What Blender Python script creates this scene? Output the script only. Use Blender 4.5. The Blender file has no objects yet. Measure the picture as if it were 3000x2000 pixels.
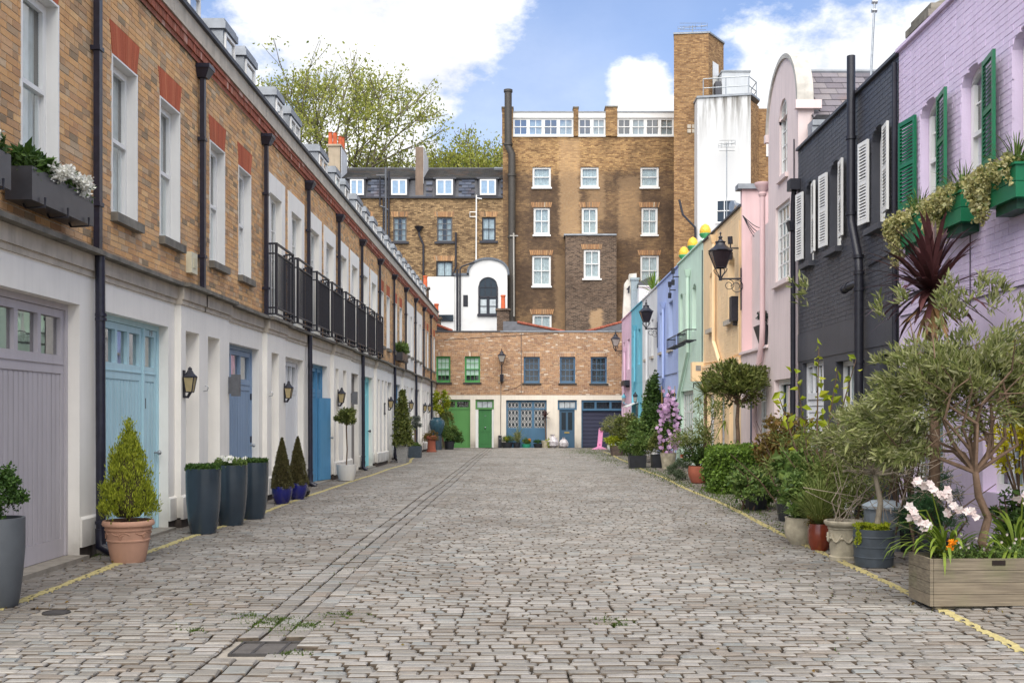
import bpy, math, random
import numpy as np
from mathutils import Vector
R = random.Random(11); NR = np.random.default_rng(11)
sc = bpy.context.scene; COL = sc.collection
sin, cos, pi, rad = math.sin, math.cos, math.pi, math.radians
# ------------------------------------------------------------------ camera
cd = bpy.data.cameras.new('camera'); cam = bpy.data.objects.new('camera', cd); COL.objects.link(cam)
cam.location = (0, 0, 1.6); cam.rotation_euler = (rad(90), 0, 0)
cd.lens = 36; cd.sensor_width = 36; cd.shift_x = -34/3000; cd.shift_y = 218/3000
cd.clip_start = .05; cd.clip_end = 3000
sc.camera = cam
# ------------------------------------------------------------------ sky and sun
SUN_EL, SUN_AZ = rad(54), rad(191)      # azimuth from +Y, clockwise: behind the camera, to the right
w = bpy.data.worlds.new('World'); sc.world = w; w.use_nodes = True
nt = w.node_tree; N = nt.nodes; LK = nt.links; N.clear()
def nn(t, **k):
    n = N.new(t)
    for a, b in k.items(): setattr(n, a, b)
    return n
sky = nn('ShaderNodeTexSky', sky_type='NISHITA', sun_disc=False, sun_elevation=SUN_EL, sun_rotation=SUN_AZ,
         air_density=1.0, dust_density=.6, ozone_density=1.6)
tc = nn('ShaderNodeTexCoord')
nz = nn('ShaderNodeTexNoise'); nz.inputs['Scale'].default_value = 5.5; nz.inputs['Detail'].default_value = 9; nz.inputs['Roughness'].default_value = .62
mp = nn('ShaderNodeMapping'); mp.inputs['Scale'].default_value = (1, 1, 1.7)
LK.new(tc.outputs['Generated'], mp.inputs['Vector']); LK.new(mp.outputs['Vector'], nz.inputs['Vector'])
nz2 = nn('ShaderNodeTexNoise'); nz2.inputs['Scale'].default_value = 1.6; nz2.inputs['Detail'].default_value = 3
LK.new(mp.outputs['Vector'], nz2.inputs['Vector'])
def vmath(op, a, b=None):
    n = nn('ShaderNodeVectorMath', operation=op)
    LK.new(a, n.inputs[0])
    if b is not None: n.inputs[1].default_value = b
    return n
def fm(op, a, b, c=None):
    n = nn('ShaderNodeMath', operation=op)
    for i, x in enumerate((a, b, c)):
        if x is None: continue
        if isinstance(x, (int, float)): n.inputs[i].default_value = x
        else: LK.new(x, n.inputs[i])
    return n.outputs[0]
# cumulus banks of this sky: (azimuth direction x, elevation z, angular radius)
clouds = [(-.19,.41,.10),(-.10,.37,.09),(-.15,.50,.14),(-.30,.24,.11),(-.16,.27,.08),
          (.26,.295,.075),(.33,.315,.075),(.40,.33,.06),(.24,.25,.07),(.34,.25,.10),(.46,.30,.12),(.50,.47,.08),(.115,.305,.035),(.148,.295,.022),(.62,.35,.18)]
acc = None
for (x, z, r) in clouds:
    v = Vector((x, 1, z)).normalized()
    d = vmath('DISTANCE', tc.outputs['Generated'], tuple(v)).outputs['Value']
    f = fm('MULTIPLY_ADD', d, -1/r, 1.0)
    acc = f if acc is None else fm('SMOOTH_MAX', acc, f, .25) if False else fm('MAXIMUM', acc, f)
# elsewhere round the compass broken cloud, so the rest of the sky goes on as this piece does
sep = nn('ShaderNodeSeparateXYZ'); LK.new(tc.outputs['Generated'], sep.inputs[0])
away = nn('ShaderNodeMapRange'); away.inputs['From Min'].default_value = .80; away.inputs['From Max'].default_value = .45
LK.new(sep.outputs['Y'], away.inputs['Value'])
el = fm('MULTIPLY', fm('SUBTRACT', nz2.outputs['Fac'], .44), 5.0)
el = fm('ADD', fm('MULTIPLY', fm('ADD', el, 1.2), away.outputs[0]), -1.2)
acc = fm('MAXIMUM', acc, el)
field = fm('MULTIPLY_ADD', fm('SUBTRACT', nz.outputs['Fac'], .5), 3.2, acc)
mask = nn('ShaderNodeMapRange', interpolation_type='SMOOTHSTEP'); mask.inputs['From Min'].default_value = -.12; mask.inputs['From Max'].default_value = .42
LK.new(field, mask.inputs['Value'])
wisp = nn('ShaderNodeMapRange'); wisp.inputs['From Min'].default_value = .52; wisp.inputs['From Max'].default_value = .8; wisp.inputs['To Max'].default_value = .45
LK.new(nz2.outputs['Fac'], wisp.inputs['Value'])
mk = fm('MAXIMUM', mask.outputs[0], wisp.outputs[0])
ccol = nn('ShaderNodeMix', data_type='RGBA'); ccol.inputs[6].default_value = (2.55, 2.65, 2.85, 1); ccol.inputs[7].default_value = (4.7, 4.7, 4.7, 1)
LK.new(fm('MULTIPLY_ADD', nz.outputs['Fac'], 2.6, -.85), ccol.inputs[0])
boost = nn('ShaderNodeMix', data_type='RGBA', blend_type='MULTIPLY'); boost.inputs[0].default_value = 1; boost.inputs[7].default_value = (.58, .61, .70, 1)
LK.new(sky.outputs[0], boost.inputs[6])
mix = nn('ShaderNodeMix', data_type='RGBA'); LK.new(mk, mix.inputs[0]); LK.new(boost.outputs[2], mix.inputs[6]); LK.new(ccol.outputs[2], mix.inputs[7])
bg = nn('ShaderNodeBackground'); bg.inputs['Strength'].default_value = .1
LK.new(mix.outputs[2], bg.inputs[0])
wo = nn('ShaderNodeOutputWorld'); LK.new(bg.outputs[0], wo.inputs[0])
sl = bpy.data.lights.new('sun', 'SUN'); sl.energy = 1.8; sl.angle = rad(75); sl.color = (1, .95, .87)
so = bpy.data.objects.new('sun', sl); COL.objects.link(so)
sdir = Vector((sin(SUN_AZ)*cos(SUN_EL), cos(SUN_AZ)*cos(SUN_EL), sin(SUN_EL)))
so.rotation_euler = sdir.to_track_quat('Z', 'Y').to_euler()
vs = sc.view_settings; vs.view_transform = 'Standard'; vs.look = 'None'; vs.gamma = 1; vs.use_curve_mapping = False; vs.exposure = 1.62
sc.cycles.max_bounces = 7; sc.cycles.diffuse_bounces = 4; sc.cycles.transparent_max_bounces = 12
# ------------------------------------------------------------------ mesh helpers
ORG = {}
def org(o): return ORG.get(o.name, Vector((0, 0, 0))) if o else Vector((0, 0, 0))
def thing(name, label, cat, loc=(0, 0, 0), group=None, kind=None):
    o = bpy.data.objects.new(name, None); COL.objects.link(o); o.location = loc; o.empty_display_size = .2
    if label: o['label'] = label
    if cat: o['category'] = cat
    if group: o['group'] = group
    if kind: o['kind'] = kind
    ORG[o.name] = Vector(loc); return o
def tag(o, label, cat, group=None):
    o['label'] = label; o['category'] = cat
    if group: o['group'] = group
    return o
def link_mesh(name, me, parent, mat, loc=(0, 0, 0)):
    o = bpy.data.objects.new(name, me); COL.objects.link(o)
    if mat is not None and not me.materials:
        me.materials.append(mat)
    if parent: o.parent = parent
    o.location = loc
    return o
class MB:
    def __init__(s, F=None): s.v = []; s.f = []; s.F = F
    def add(s, vs, fs):
        n = len(s.v); F = s.F
        s.v += [F(*p) for p in vs] if F else [tuple(p) for p in vs]
        s.f += [tuple(i+n for i in f) for f in fs]
    def box(s, a, b, c, d, e, f):
        s.add([(a,c,e),(b,c,e),(b,d,e),(a,d,e),(a,c,f),(b,c,f),(b,d,f),(a,d,f)],
              [(0,3,2,1),(4,5,6,7),(0,1,5,4),(1,2,6,5),(2,3,7,6),(3,0,4,7)])
    def quad(s, *p): s.add(p, [tuple(range(len(p)))])
    def prism(s, poly, c, d, axis='v'):      # poly of (u,w), swept in v
        n = len(poly)
        if axis == 'v': P = [(u, c, w_) for u, w_ in poly]+[(u, d, w_) for u, w_ in poly]
        elif axis == 'w': P = [(u, v, c) for u, v in poly]+[(u, v, d) for u, v in poly]
        else: P = [(c, v, w_) for v, w_ in poly]+[(d, v, w_) for v, w_ in poly]
        s.add(P, [tuple(range(n))[::-1], tuple(range(n, 2*n))]+[(i, (i+1) % n, n+(i+1) % n, n+i) for i in range(n)])
    def tube(s, pts, r, n=8, cap=True):
        pts = [Vector(p) for p in pts]; rs = r if isinstance(r, (list, tuple)) else [r]*len(pts)
        P = []; prev = None
        for i, p in enumerate(pts):
            t = (pts[min(i+1, len(pts)-1)]-pts[max(i-1, 0)])
            t = t.normalized() if t.length > 1e-9 else Vector((0, 0, 1))
            if prev is None:
                a = t.cross(Vector((0, 0, 1)) if abs(t.z) < .9 else Vector((1, 0, 0))).normalized()
            else:
                a = prev-t*prev.dot(t); a = a.normalized() if a.length > 1e-6 else t.orthogonal().normalized()
            prev = a; b = t.cross(a)
            for k in range(n):
                q = 2*pi*k/n; P.append(tuple(p+(a*cos(q)+b*sin(q))*rs[i]))
        fs = [(i*n+k, i*n+(k+1) % n, (i+1)*n+(k+1) % n, (i+1)*n+k) for i in range(len(pts)-1) for k in range(n)]
        if cap: fs += [tuple(range(n))[::-1], tuple(range((len(pts)-1)*n, len(pts)*n))]
        s.add(P, fs)
    def lathe(s, c, prof, n=28, sq=False):
        P = []; m = len(prof)
        for r_, z_ in prof:
            for k in range(n):
                q = 2*pi*(k+.5)/n
                if sq: k_ = r_/max(abs(cos(q)), abs(sin(q)))
                else: k_ = r_
                P.append((c[0]+k_*cos(q), c[1]+k_*sin(q), c[2]+z_))
        fs = [(i*n+k, i*n+(k+1) % n, (i+1)*n+(k+1) % n, (i+1)*n+k) for i in range(m-1) for k in range(n)]
        fs += [tuple(range(n))[::-1], tuple(range((m-1)*n, m*n))]
        s.add(P, fs)
    def build(s, name, parent, mat, label=None, kind=None, smooth=False, loc=None, sharp=35):
        base = Vector(loc) if loc is not None else org(parent)
        me = bpy.data.meshes.new(name)
        me.from_pydata([(x-base.x, y-base.y, z-base.z) for x, y, z in s.v], [], s.f)
        me.update()
        if smooth: smooth_mesh(me, sharp)
        o = link_mesh(name, me, parent, mat, tuple(base) if loc is not None else (0, 0, 0))
        ORG[o.name] = base
        if label: o['label'] = label
        if kind: o['kind'] = kind
        return o
def smooth_mesh(me, sharp=35):
    me.polygons.foreach_set('use_smooth', [True]*len(me.polygons)); me.set_sharp_from_angle(angle=rad(sharp))
def np_mesh(name, V, Fq, parent=None, mat=None, kind=None, smooth=False, base=None, nv=4):
    """V (n,3) float, Fq (m,4) int"""
    base = org(parent) if base is None else Vector(base)
    V = np.asarray(V, dtype=np.float32)-np.array(base[:], dtype=np.float32); Fq = np.asarray(Fq, dtype=np.int32)
    me = bpy.data.meshes.new(name); m = len(Fq)
    me.vertices.add(len(V)); me.vertices.foreach_set('co', V.ravel())
    me.loops.add(m*nv); me.loops.foreach_set('vertex_index', Fq.ravel())
    me.polygons.add(m); me.polygons.foreach_set('loop_start', np.arange(m, dtype=np.int32)*nv)
    me.polygons.foreach_set('loop_total', np.full(m, nv, dtype=np.int32))
    me.polygons.foreach_set('use_smooth', np.full(m, bool(smooth)))
    me.update(calc_edges=True); me.validate()
    o = link_mesh(name, me, parent, mat); ORG[o.name] = base
    if kind: o['kind'] = kind
    return o
CUBE_F = np.array([(0,3,2,1),(4,5,6,7),(0,1,5,4),(1,2,6,5),(2,3,7,6),(3,0,4,7)])
def copy_tree(o, loc=None, label=None, parent=None, rotz=None):
    c = o.copy(); COL.objects.link(c)
    if parent: c.parent = parent
    if loc is not None: c.location = loc
    if rotz is not None: c.rotation_euler = (0, 0, rotz)
    if label: c['label'] = label
    for ch in list(o.children): copy_tree(ch, parent=c)
    return c
# facade frames: u along the wall, v out towards the street, w up
FL = lambda u, v, w_: (-5+v, u, w_)
FR = lambda u, v, w_: (5.2-v, u, w_)
FB = lambda u, v, w_: (u, 58-v, w_)
def FY(y): return lambda u, v, w_: (u, y-v, w_)
def arc_w(u, a, b, d, rise):
    m = (a+b)/2; h = (b-a)/2; x = min(1, abs(u-m)/h)
    return d-rise+rise*(math.sqrt(1-x*x) if rise > .4*h else 1-x*x)
def comp(u0, u1, w0, w1, holes):
    us = sorted({u0, u1, *[min(max(h[i], u0), u1) for h in holes for i in (0, 1)]}); out = []
    for a, b in zip(us, us[1:]):
        if b-a < 1e-5: continue
        m = (a+b)/2
        hs = sorted((h[2], h[3]) for h in holes if h[0] < m < h[1]); z = w0
        for c, d in hs:
            if c > z+1e-5: out.append((a, b, z, min(c, w1)))
            z = max(z, d)
        if z < w1-1e-5: out.append((a, b, z, w1))
    return out
def wall(mb, u0, u1, w0, w1, holes, v=0., d=.15):
    """front face with real openings and their reveals; hole = (u0,u1,w0,w1[,rise])"""
    for a, b, c, e in comp(u0, u1, w0, w1, holes): mb.quad((a, v, c), (b, v, c), (b, v, e), (a, v, e))
    for h in holes:
        a, b, c, e = h[:4]; rise = h[4] if len(h) > 4 else 0; s = e-rise
        mb.quad((a, v, c), (a, v-d, c), (a, v-d, s), (a, v, s)); mb.quad((b, v, c), (b, v-d, c), (b, v-d, s), (b, v, s))
        if c > w0+.01: mb.quad((a, v, c), (b, v, c), (b, v-d, c), (a, v-d, c))
        if not rise: mb.quad((a, v, e), (b, v, e), (b, v-d, e), (a, v-d, e))
        else:
            n = 12; P = [(a+(b-a)*i/n, arc_w(a+(b-a)*i/n, a, b, e, rise)) for i in range(n+1)]
            for (p, q), (r_, t) in zip(P, P[1:]):
                mb.quad((p, v, q), (r_, v, t), (r_, v-d, t), (p, v-d, q))
                mb.quad((p, v, q), (r_, v, t), (r_, v, e), (p, v, e))
UNIT = {}
def unit_box(key, mat):
    if key not in UNIT:
        m = MB(); m.box(-.5, .5, -.5, .5, -.5, .5)
        me = bpy.data.meshes.new('brick'); me.from_pydata(m.v, [], m.f); me.update(); me.materials.append(mat); UNIT[key] = me
    return UNIT[key]
def bricks(par, F, u0, u1, w0, w1, holes, mat, single=0, side=True, L=.215, H=.065, J=.011, v=0., proud=.003, keep=None, maxd=22, wob=0, fixed=None):
    """real bricks, one box each: the `single` nearest are objects, the rest one part of kind stuff"""
    B = []; row = 0; wz = w0
    while wz < w1-.02:
        h = min(H, w1-wz); zc = wz+h/2
        iv = [(u0, u1)]
        for hl in holes:
            a, b, c, e = hl[:4]; rise = hl[4] if len(hl) > 4 else 0
            if zc < c-.01 or zc > e+.01: continue
            if rise and zc > e-rise:
                m = (a+b)/2; hh = (b-a)/2; t = min(1, max(0, (zc-(e-rise))/rise))
                x = hh*(math.sqrt(1-t*t) if rise > .4*hh else math.sqrt(1-t)); a, b = m-x-.01, m+x+.01
            iv = [q for p in iv for q in ((p[0], min(p[1], a)), (max(p[0], b), p[1])) if q[1]-q[0] > .012]
        for a, b in iv:
            u = u0-L*R.random()*.2-(L+J)*(.5 if row % 2 else 0); k = 0
            while u < b:
                l = L if (k+row) % 3 else L*.476
                s, e = max(u, a), min(u+l, b)
                if e-s > .02: B.append((s, e, wz, wz+h, v+proud*(.6+R.random()*.7)))
                u += l+J; k += 1
        wz += H+J; row += 1
    if keep: B = [b for b in B if keep(b)]
    pm = org(par); singles = []
    if single:
        c0 = Vector((0, 0, 1.6))
        vis = []
        for i, b in enumerate(B):
            p = Vector(F((b[0]+b[1])/2, v, (b[2]+b[3])/2)); sx = (p.x/p.y)*3000+1534; sy = 1218-(p.z-1.6)/p.y*3000
            if -10 < sx < 3010 and -10 < sy < 2010 and p.y < maxd: vis.append(((p-c0).length, i))
        vis.sort(); idx = {i for _, i in vis[:single]}
        me = unit_box(mat.name, mat)
        for i in sorted(idx):
            b = B[i]; p = Vector(F((b[0]+b[1])/2, (b[4]-.02+v)/2, (b[2]+b[3])/2))-pm
            o = bpy.data.objects.new('brick', me); COL.objects.link(o); o.parent = par; o.location = p
            t = b[4]-v+.02
            o.scale = (t, b[1]-b[0], b[3]-b[2]) if side else (b[1]-b[0], t, b[3]-b[2])
            j = (R.random()-.5)*.02; o.rotation_euler = (j, 0, 0) if side else (0, j, 0)
        B = [b for i, b in enumerate(B) if i not in idx]
    if B:
        A = np.array(B); n = len(A); lo = v-.02
        cx = np.stack([A[:,0],A[:,1],A[:,1],A[:,0],A[:,0],A[:,1],A[:,1],A[:,0]], 1)
        cv = np.stack([np.full(n,lo),np.full(n,lo),A[:,4],A[:,4],np.full(n,lo),np.full(n,lo),A[:,4],A[:,4]], 1)
        cz = np.stack([A[:,2]]*4+[A[:,3]]*4, 1)
        if wob: cz = cz+NR.normal(0, wob, (n, 1)); cx = cx+NR.normal(0, wob, (n, 8))
        o0 = np.array(F(0, 0, 0)); eu = np.array(F(1, 0, 0))-o0; ev = np.array(F(0, 1, 0))-o0
        V = o0+cx[..., None]*eu+cv[..., None]*ev+cz[..., None]*np.array((0, 0, 1.))
        Fq = (np.arange(n)[:, None, None]*8+CUBE_F[None, 1:]).reshape(-1, 4)
        Fq = (np.arange(n)[:, None, None]*8+CUBE_F[None]).reshape(-1, 4)
        np_mesh('brickwork', V.reshape(-1, 3), Fq, par, mat, kind='stuff')
# ------------------------------------------------------------------ materials
def H(s, k=1.0):
    s = s.lstrip('#'); c = [int(s[i:i+2], 16)/255 for i in (0, 2, 4)]
    return tuple(((x/12.92 if x <= .04045 else ((x+.055)/1.055)**2.4)*k) for x in c)+(1,)
MATS = {}
class G:
    def __init__(s, name):
        s.m = bpy.data.materials.new(name); s.m.use_nodes = True; s.t = s.m.node_tree; s.t.nodes.clear()
        s.pos = s.n('ShaderNodeNewGeometry').outputs['Position']
    def n(s, t, **k):
        x = s.t.nodes.new(t)
        for a, b in k.items(): setattr(x, a, b)
        return x
    def l(s, a, b): s.t.links.new(a, b)
    def put(s, sock, x):
        if isinstance(x, (int, float, tuple)): sock.default_value = x
        elif x is not None: s.l(x, sock)
    def math(s, op, a, b=None, c=None, clamp=False):
        x = s.n('ShaderNodeMath', operation=op, use_clamp=clamp)
        for i, q in enumerate((a, b, c)): s.put(x.inputs[i], q)
        return x.outputs[0]
    def noise(s, scale, detail=4, rough=.55, vec=None, stretch=None):
        vec = vec or s.pos
        if stretch:
            mp = s.n('ShaderNodeMapping'); mp.inputs['Scale'].default_value = stretch; s.l(vec, mp.inputs[0]); vec = mp.outputs[0]
        x = s.n('ShaderNodeTexNoise'); x.inputs['Scale'].default_value = scale; x.inputs['Detail'].default_value = detail; x.inputs['Roughness'].default_value = rough
        s.l(vec, x.inputs['Vector']); return x.outputs['Fac']
    def ramp(s, fac, stops, mode='LINEAR'):
        x = s.n('ShaderNodeValToRGB'); x.color_ramp.interpolation = mode; e = x.color_ramp.elements
        while len(e) < len(stops): e.new(.5)
        for i, (p, c) in enumerate(stops): e[i].position = p; e[i].color = c if len(c) == 4 else (*c, 1)
        s.l(fac, x.inputs[0]); return x.outputs[0]
    def mix(s, f, a, b, bt='MIX'):
        x = s.n('ShaderNodeMix', data_type='RGBA', blend_type=bt, clamp_factor=True)
        s.put(x.inputs[0], f); s.put(x.inputs[6], a); s.put(x.inputs[7], b); return x.outputs[2]
    def rnd(s):
        g = s.n('ShaderNodeNewGeometry').outputs['Random Per Island']; o = s.n('ShaderNodeObjectInfo').outputs['Random']
        return s.math('FRACT', s.math('ADD', g, o))
    def rng(s, x, a, b, c=0., d=1.):
        q = s.n('ShaderNodeMapRange'); s.l(x, q.inputs[0])
        for i, z in zip((1, 2, 3, 4), (a, b, c, d)): q.inputs[i].default_value = z
        return q.outputs[0]
    def out(s, col, rough=.7, metal=0., bump=None, bstr=.3, bdist=.01, coat=0., spec=.5, trans=0., sheen=0):
        p = s.n('ShaderNodeBsdfPrincipled'); s.put(p.inputs['Base Color'], col); s.put(p.inputs['Roughness'], rough)
        p.inputs['Metallic'].default_value = metal; p.inputs['Coat Weight'].default_value = coat; p.inputs['Specular IOR Level'].default_value = spec
        if bump is not None:
            b = s.n('ShaderNodeBump'); b.inputs['Strength'].default_value = bstr; b.inputs['Distance'].default_value = bdist
            s.l(bump, b.inputs['Height']); s.l(b.outputs[0], p.inputs['Normal'])
        sh = p.outputs[0]
        if trans:
            t = s.n('ShaderNodeBsdfTranslucent'); s.put(t.inputs[0], col); mx = s.n('ShaderNodeMixShader'); mx.inputs[0].default_value = trans
            s.l(sh, mx.inputs[1]); s.l(t.outputs[0], mx.inputs[2]); sh = mx.outputs[0]
        o = s.n('ShaderNodeOutputMaterial'); s.l(sh, o.inputs[0]); return s.m
def paint(name, col, rough=.55, var=.10, scale=2.2, bstr=.15, bscale=40, streak=.12, grime=True, k=.9, metal=0, coat=0, spec=.4):
    if name in MATS: return MATS[name]
    g = G(name); c = H(col, k) if isinstance(col, str) else col
    a = g.noise(scale, 5); b = g.noise(1.0, 4, stretch=(9, 9, .7)); f = g.noise(bscale, 4)
    x = g.rng(a, .3, .75, 1-var, 1+var*.4); y = g.rng(b, .45, .8, 1, 1-streak)
    v = g.math('MULTIPLY', x, y)
    col2 = g.mix(1., c, g.n('ShaderNodeCombineColor').outputs[0]) if False else None
    mul = g.n('ShaderNodeVectorMath', operation='SCALE'); mul.inputs[0].default_value = c[:3]; g.l(v, mul.inputs['Scale'])
    cc = mul.outputs[0]
    if grime:
        s = g.n('ShaderNodeSeparateXYZ'); g.l(g.pos, s.inputs[0])
        m = g.math('MULTIPLY', g.rng(s.outputs[2], .55, -.1, 0, .75), g.rng(a, .3, .7, .2, 1.2), clamp=True)
        cc = g.mix(m, cc, H('#6d655a'))
    MATS[name] = g.out(cc, rough, metal, f, bstr, .006, coat, spec); return MATS[name]
def plain(name, col, rough=.5, metal=0, k=1., var=.15, scale=12, bstr=.1, coat=0, spec=.5):
    if name in MATS: return MATS[name]
    g = G(name); c = H(col, k); a = g.noise(scale, 5)
    mul = g.n('ShaderNodeVectorMath', operation='SCALE'); mul.inputs[0].default_value = c[:3]; g.l(g.rng(a, .3, .7, 1-var, 1+var), mul.inputs['Scale'])
    MATS[name] = g.out(mul.outputs[0], rough, metal, g.noise(scale*6, 3), bstr, .004, coat, spec); return MATS[name]
def brickmat(name, stops, rough=.9, stain=.0, fine=.25, k=1., cover=None, pale=0., pc='#d2b08c'):
    if name in MATS: return MATS[name]
    g = G(name); r_ = g.rnd(); c = g.ramp(r_, [(p, H(h, k)) for p, h in stops])
    if pale: c = g.mix(pale, c, H(pc))
    a = g.noise(38, 5, .7); b = g.noise(1.1, 4)
    c = g.mix(g.rng(a, .5, .75, 0, fine), c, H('#3a2a20')); c = g.mix(g.rng(a, .45, .25, 0, fine), c, H('#e2c8a0'))
    c = g.mix(g.rng(b, .5, .75, 0, .35), c, H('#7a5a42'))
    if cover: c = g.mix(g.rng(g.noise(2.3, 5, .65), cover[1], cover[1]+.08, 0, cover[2]), c, H(cover[0]))
    MATS[name] = g.out(c, rough, bump=g.noise(120, 4), bstr=.5, bdist=.004, spec=.2); return MATS[name]
def leafmat(name, stops, rough=.5, trans=.3, spec=.3, k=.85):
    if name in MATS: return MATS[name]
    g = G(name); c = g.ramp(g.rnd(), [(p, H(h, k)) for p, h in stops])
    MATS[name] = g.out(c, rough, trans=trans, spec=spec); return MATS[name]
def glassmat(name='window_glass', tint=(.9, .95, .95, 1), base=.07):
    if name in MATS: return MATS[name]
    g = G(name); t = g.n('ShaderNodeBsdfTransparent'); t.inputs[0].default_value = tint
    gl = g.n('ShaderNodeBsdfGlossy'); gl.inputs['Roughness'].default_value = .02; gl.inputs[0].default_value = (1, 1, 1, 1)
    b = g.n('ShaderNodeBump'); b.inputs['Strength'].default_value = .08; b.inputs['Distance'].default_value = .02; g.l(g.noise(1.7, 2), b.inputs['Height']); g.l(b.outputs[0], gl.inputs['Normal'])
    lw = g.n('ShaderNodeLayerWeight'); lw.inputs[0].default_value = .5
    f = g.math('MULTIPLY_ADD', g.math('POWER', lw.outputs['Facing'], 3.), .8, base, clamp=True)
    mx = g.n('ShaderNodeMixShader'); g.l(f, mx.inputs[0]); g.l(t.outputs[0], mx.inputs[1]); g.l(gl.outputs[0], mx.inputs[2])
    o = g.n('ShaderNodeOutputMaterial'); g.l(mx.outputs[0], o.inputs[0]); MATS[name] = g.m; return g.m
GLASS = glassmat(); GLASSB = glassmat('bright_window_glass', (.8, .88, .92, 1), .28)
WHITE = paint('white_gloss_paint', '#f0efec', rough=.35, var=.05, streak=.06, grime=False, k=.88)
WFRAME = paint('white_window_paint', '#f4f3f0', rough=.4, var=.05, streak=.05, grime=False, k=.88)
RENDERW = paint('cream_white_render', '#f4f0e8', rough=.8, var=.06, streak=.07, bstr=.25, bscale=60, k=.97)
NICHE = RENDERW
BLACK = plain('black_iron_paint', '#22222b', rough=.42, var=.25)
PIPE = plain('dark_navy_pipe_paint', '#1f2030', rough=.35, var=.3, spec=.5)
DARK = plain('dark_interior', '#17171a', rough=.9)
ROOM = plain('dim_room_interior', '#4a4642', rough=.9)
CURT = plain('white_net_curtain', '#b3bbbe', rough=.9, var=.2, scale=5)
BLIND = plain('pale_window_blind', '#cfe0d6', rough=.8, var=.05)
STONE = paint('weathered_portland_stone', '#cfc4b4', rough=.9, var=.22, scale=3.5, streak=.25, bstr=.5, bscale=70, grime=False)
STONED = paint('dirty_ledge_slab', '#8a857b', rough=.9, var=.45, scale=4, streak=.3, bstr=.6, bscale=70, grime=False)
LEAD = plain('grey_lead_sheet', '#8b9096', rough=.5, var=.2, scale=4, metal=.2)
MORTAR = plain('lime_mortar', '#cdc3b2', rough=1, var=.15, scale=6, bstr=.4)
YBRICK = brickmat('london_stock_brick', [(0,'#c48a52'),(.16,'#d69c60'),(.3,'#b57844'),(.44,'#e0b078'),(.55,'#a87a58'),(.66,'#cb9c74'),(.76,'#a06440'),(.84,'#7c5c4a'),(.90,'#c8ae94'),(.945,'#4e4240'),(.975,'#302a30'),(1,'#94705c')], k=1.08, pale=.38, pc='#dfc49c')
YBRICKD = brickmat('darker_stock_brick', [(0,'#9a6a42'),(.2,'#b98556'),(.4,'#8a5a3a'),(.55,'#c99a6a'),(.68,'#76503a'),(.8,'#ad8560'),(.9,'#5a4236'),(.96,'#3a302c'),(1,'#d9c6ac')], k=1., pale=.3, pc='#b39a7c')
MBRICK = brickmat('mixed_reclaimed_brick', [(0,'#9c7454'),(.16,'#b58a66'),(.3,'#86604a'),(.44,'#c49c74'),(.56,'#a07a5c'),(.68,'#6e4c3c'),(.78,'#bf9a78'),(.86,'#805848'),(.92,'#a88c74'),(.955,'#e6dccb'),(.985,'#54403a'),(1,'#c8aa88')], k=1., pale=.3, pc='#c4a688')
REDB = brickmat('red_gauged_brick', [(0,'#b4492f'),(.4,'#c05638'),(.8,'#a84028'),(1,'#cc6a4a')], fine=.1, k=.9, pale=.15)
REDC = brickmat('red_cornice_brick', [(0,'#8e4038'),(.4,'#a04c40'),(.7,'#7a3630'),(.9,'#a85c50'),(1,'#c8a49a')], fine=.15, k=.95, pale=.15)
# ================================================================== the ground
def gz(y): return -.2*max(0., min(1., (y-15)/43))
def G0(x, y):
    z = gz(y)-.018*math.exp(-((x+1.85)/.5)**2)
    z += .012*sin(x*.9+y*.23)+.008*sin(y*.71+x*.4)
    if x > 3.3: z += .05*min(1, (x-3.3)/1.6)
    return z
def line_l(y):    # the painted line on the left
    return -4.43+.0075*(y-8)+.025*sin(y*.9)+(-.55*max(0, min(1, (y-38)/6)) if y > 38 else 0)
def line_r(y): return 3.42+.014*(y-7)+.02*sin(y*.7+1)-(.006*(y-30) if y > 30 else 0)
xs = list(np.linspace(-70, 80, 7))[:3]+list(np.linspace(-6, 6.4, 34))+[20, 40, 80]; ys = [-30, -8]+list(np.linspace(0, 60, 90))+[75, 110, 200, 600]
g = MB(); g.v = [(x, y, G0(x, y)-.034 if -6.1 < x < 6.5 and 0 <= y <= 60 else gz(y)-.06) for y in ys for x in xs]
nx = len(xs); g.f = [(j*nx+i, j*nx+i+1, (j+1)*nx+i+1, (j+1)*nx+i) for j in range(len(ys)-1) for i in range(nx-1)]
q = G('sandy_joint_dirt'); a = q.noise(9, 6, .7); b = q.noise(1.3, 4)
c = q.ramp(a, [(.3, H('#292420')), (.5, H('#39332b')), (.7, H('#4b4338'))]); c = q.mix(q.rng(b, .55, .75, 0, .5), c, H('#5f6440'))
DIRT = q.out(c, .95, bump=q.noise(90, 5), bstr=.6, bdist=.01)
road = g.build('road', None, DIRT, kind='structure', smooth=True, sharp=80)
# setts
q = G('granite_sett'); r_ = q.rnd(); a = q.noise(26, 6, .7); b = q.noise(1.0, 5, .6); f = q.noise(140, 3)
c = q.ramp(r_, [(0, H('#7b7770')), (.2, H('#8c8780')), (.38, H('#75726c')), (.52, H('#95908a')), (.64, H('#84827e')), (.76, H('#9a958d')), (.86, H('#7c7f7d')), (.93, H('#897f74')), (1, H('#6c6862'))])
c = q.mix(1., c, q.ramp(a, [(.25, (.66, .66, .67)), (.5, (1, 1, 1)), (.75, (1.0, .98, .96))]), 'MULTIPLY')
sx = q.n('ShaderNodeSeparateXYZ'); q.l(q.pos, sx.inputs[0])
edge = q.math('MAXIMUM', q.rng(sx.outputs[0], -3.3, -4.9, 0, .55), q.rng(sx.outputs[0], 3.3, 4.4, 0, .75))
dirt = q.math('ADD', q.rng(b, .48, .72, 0, .5), edge, clamp=True)
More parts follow.
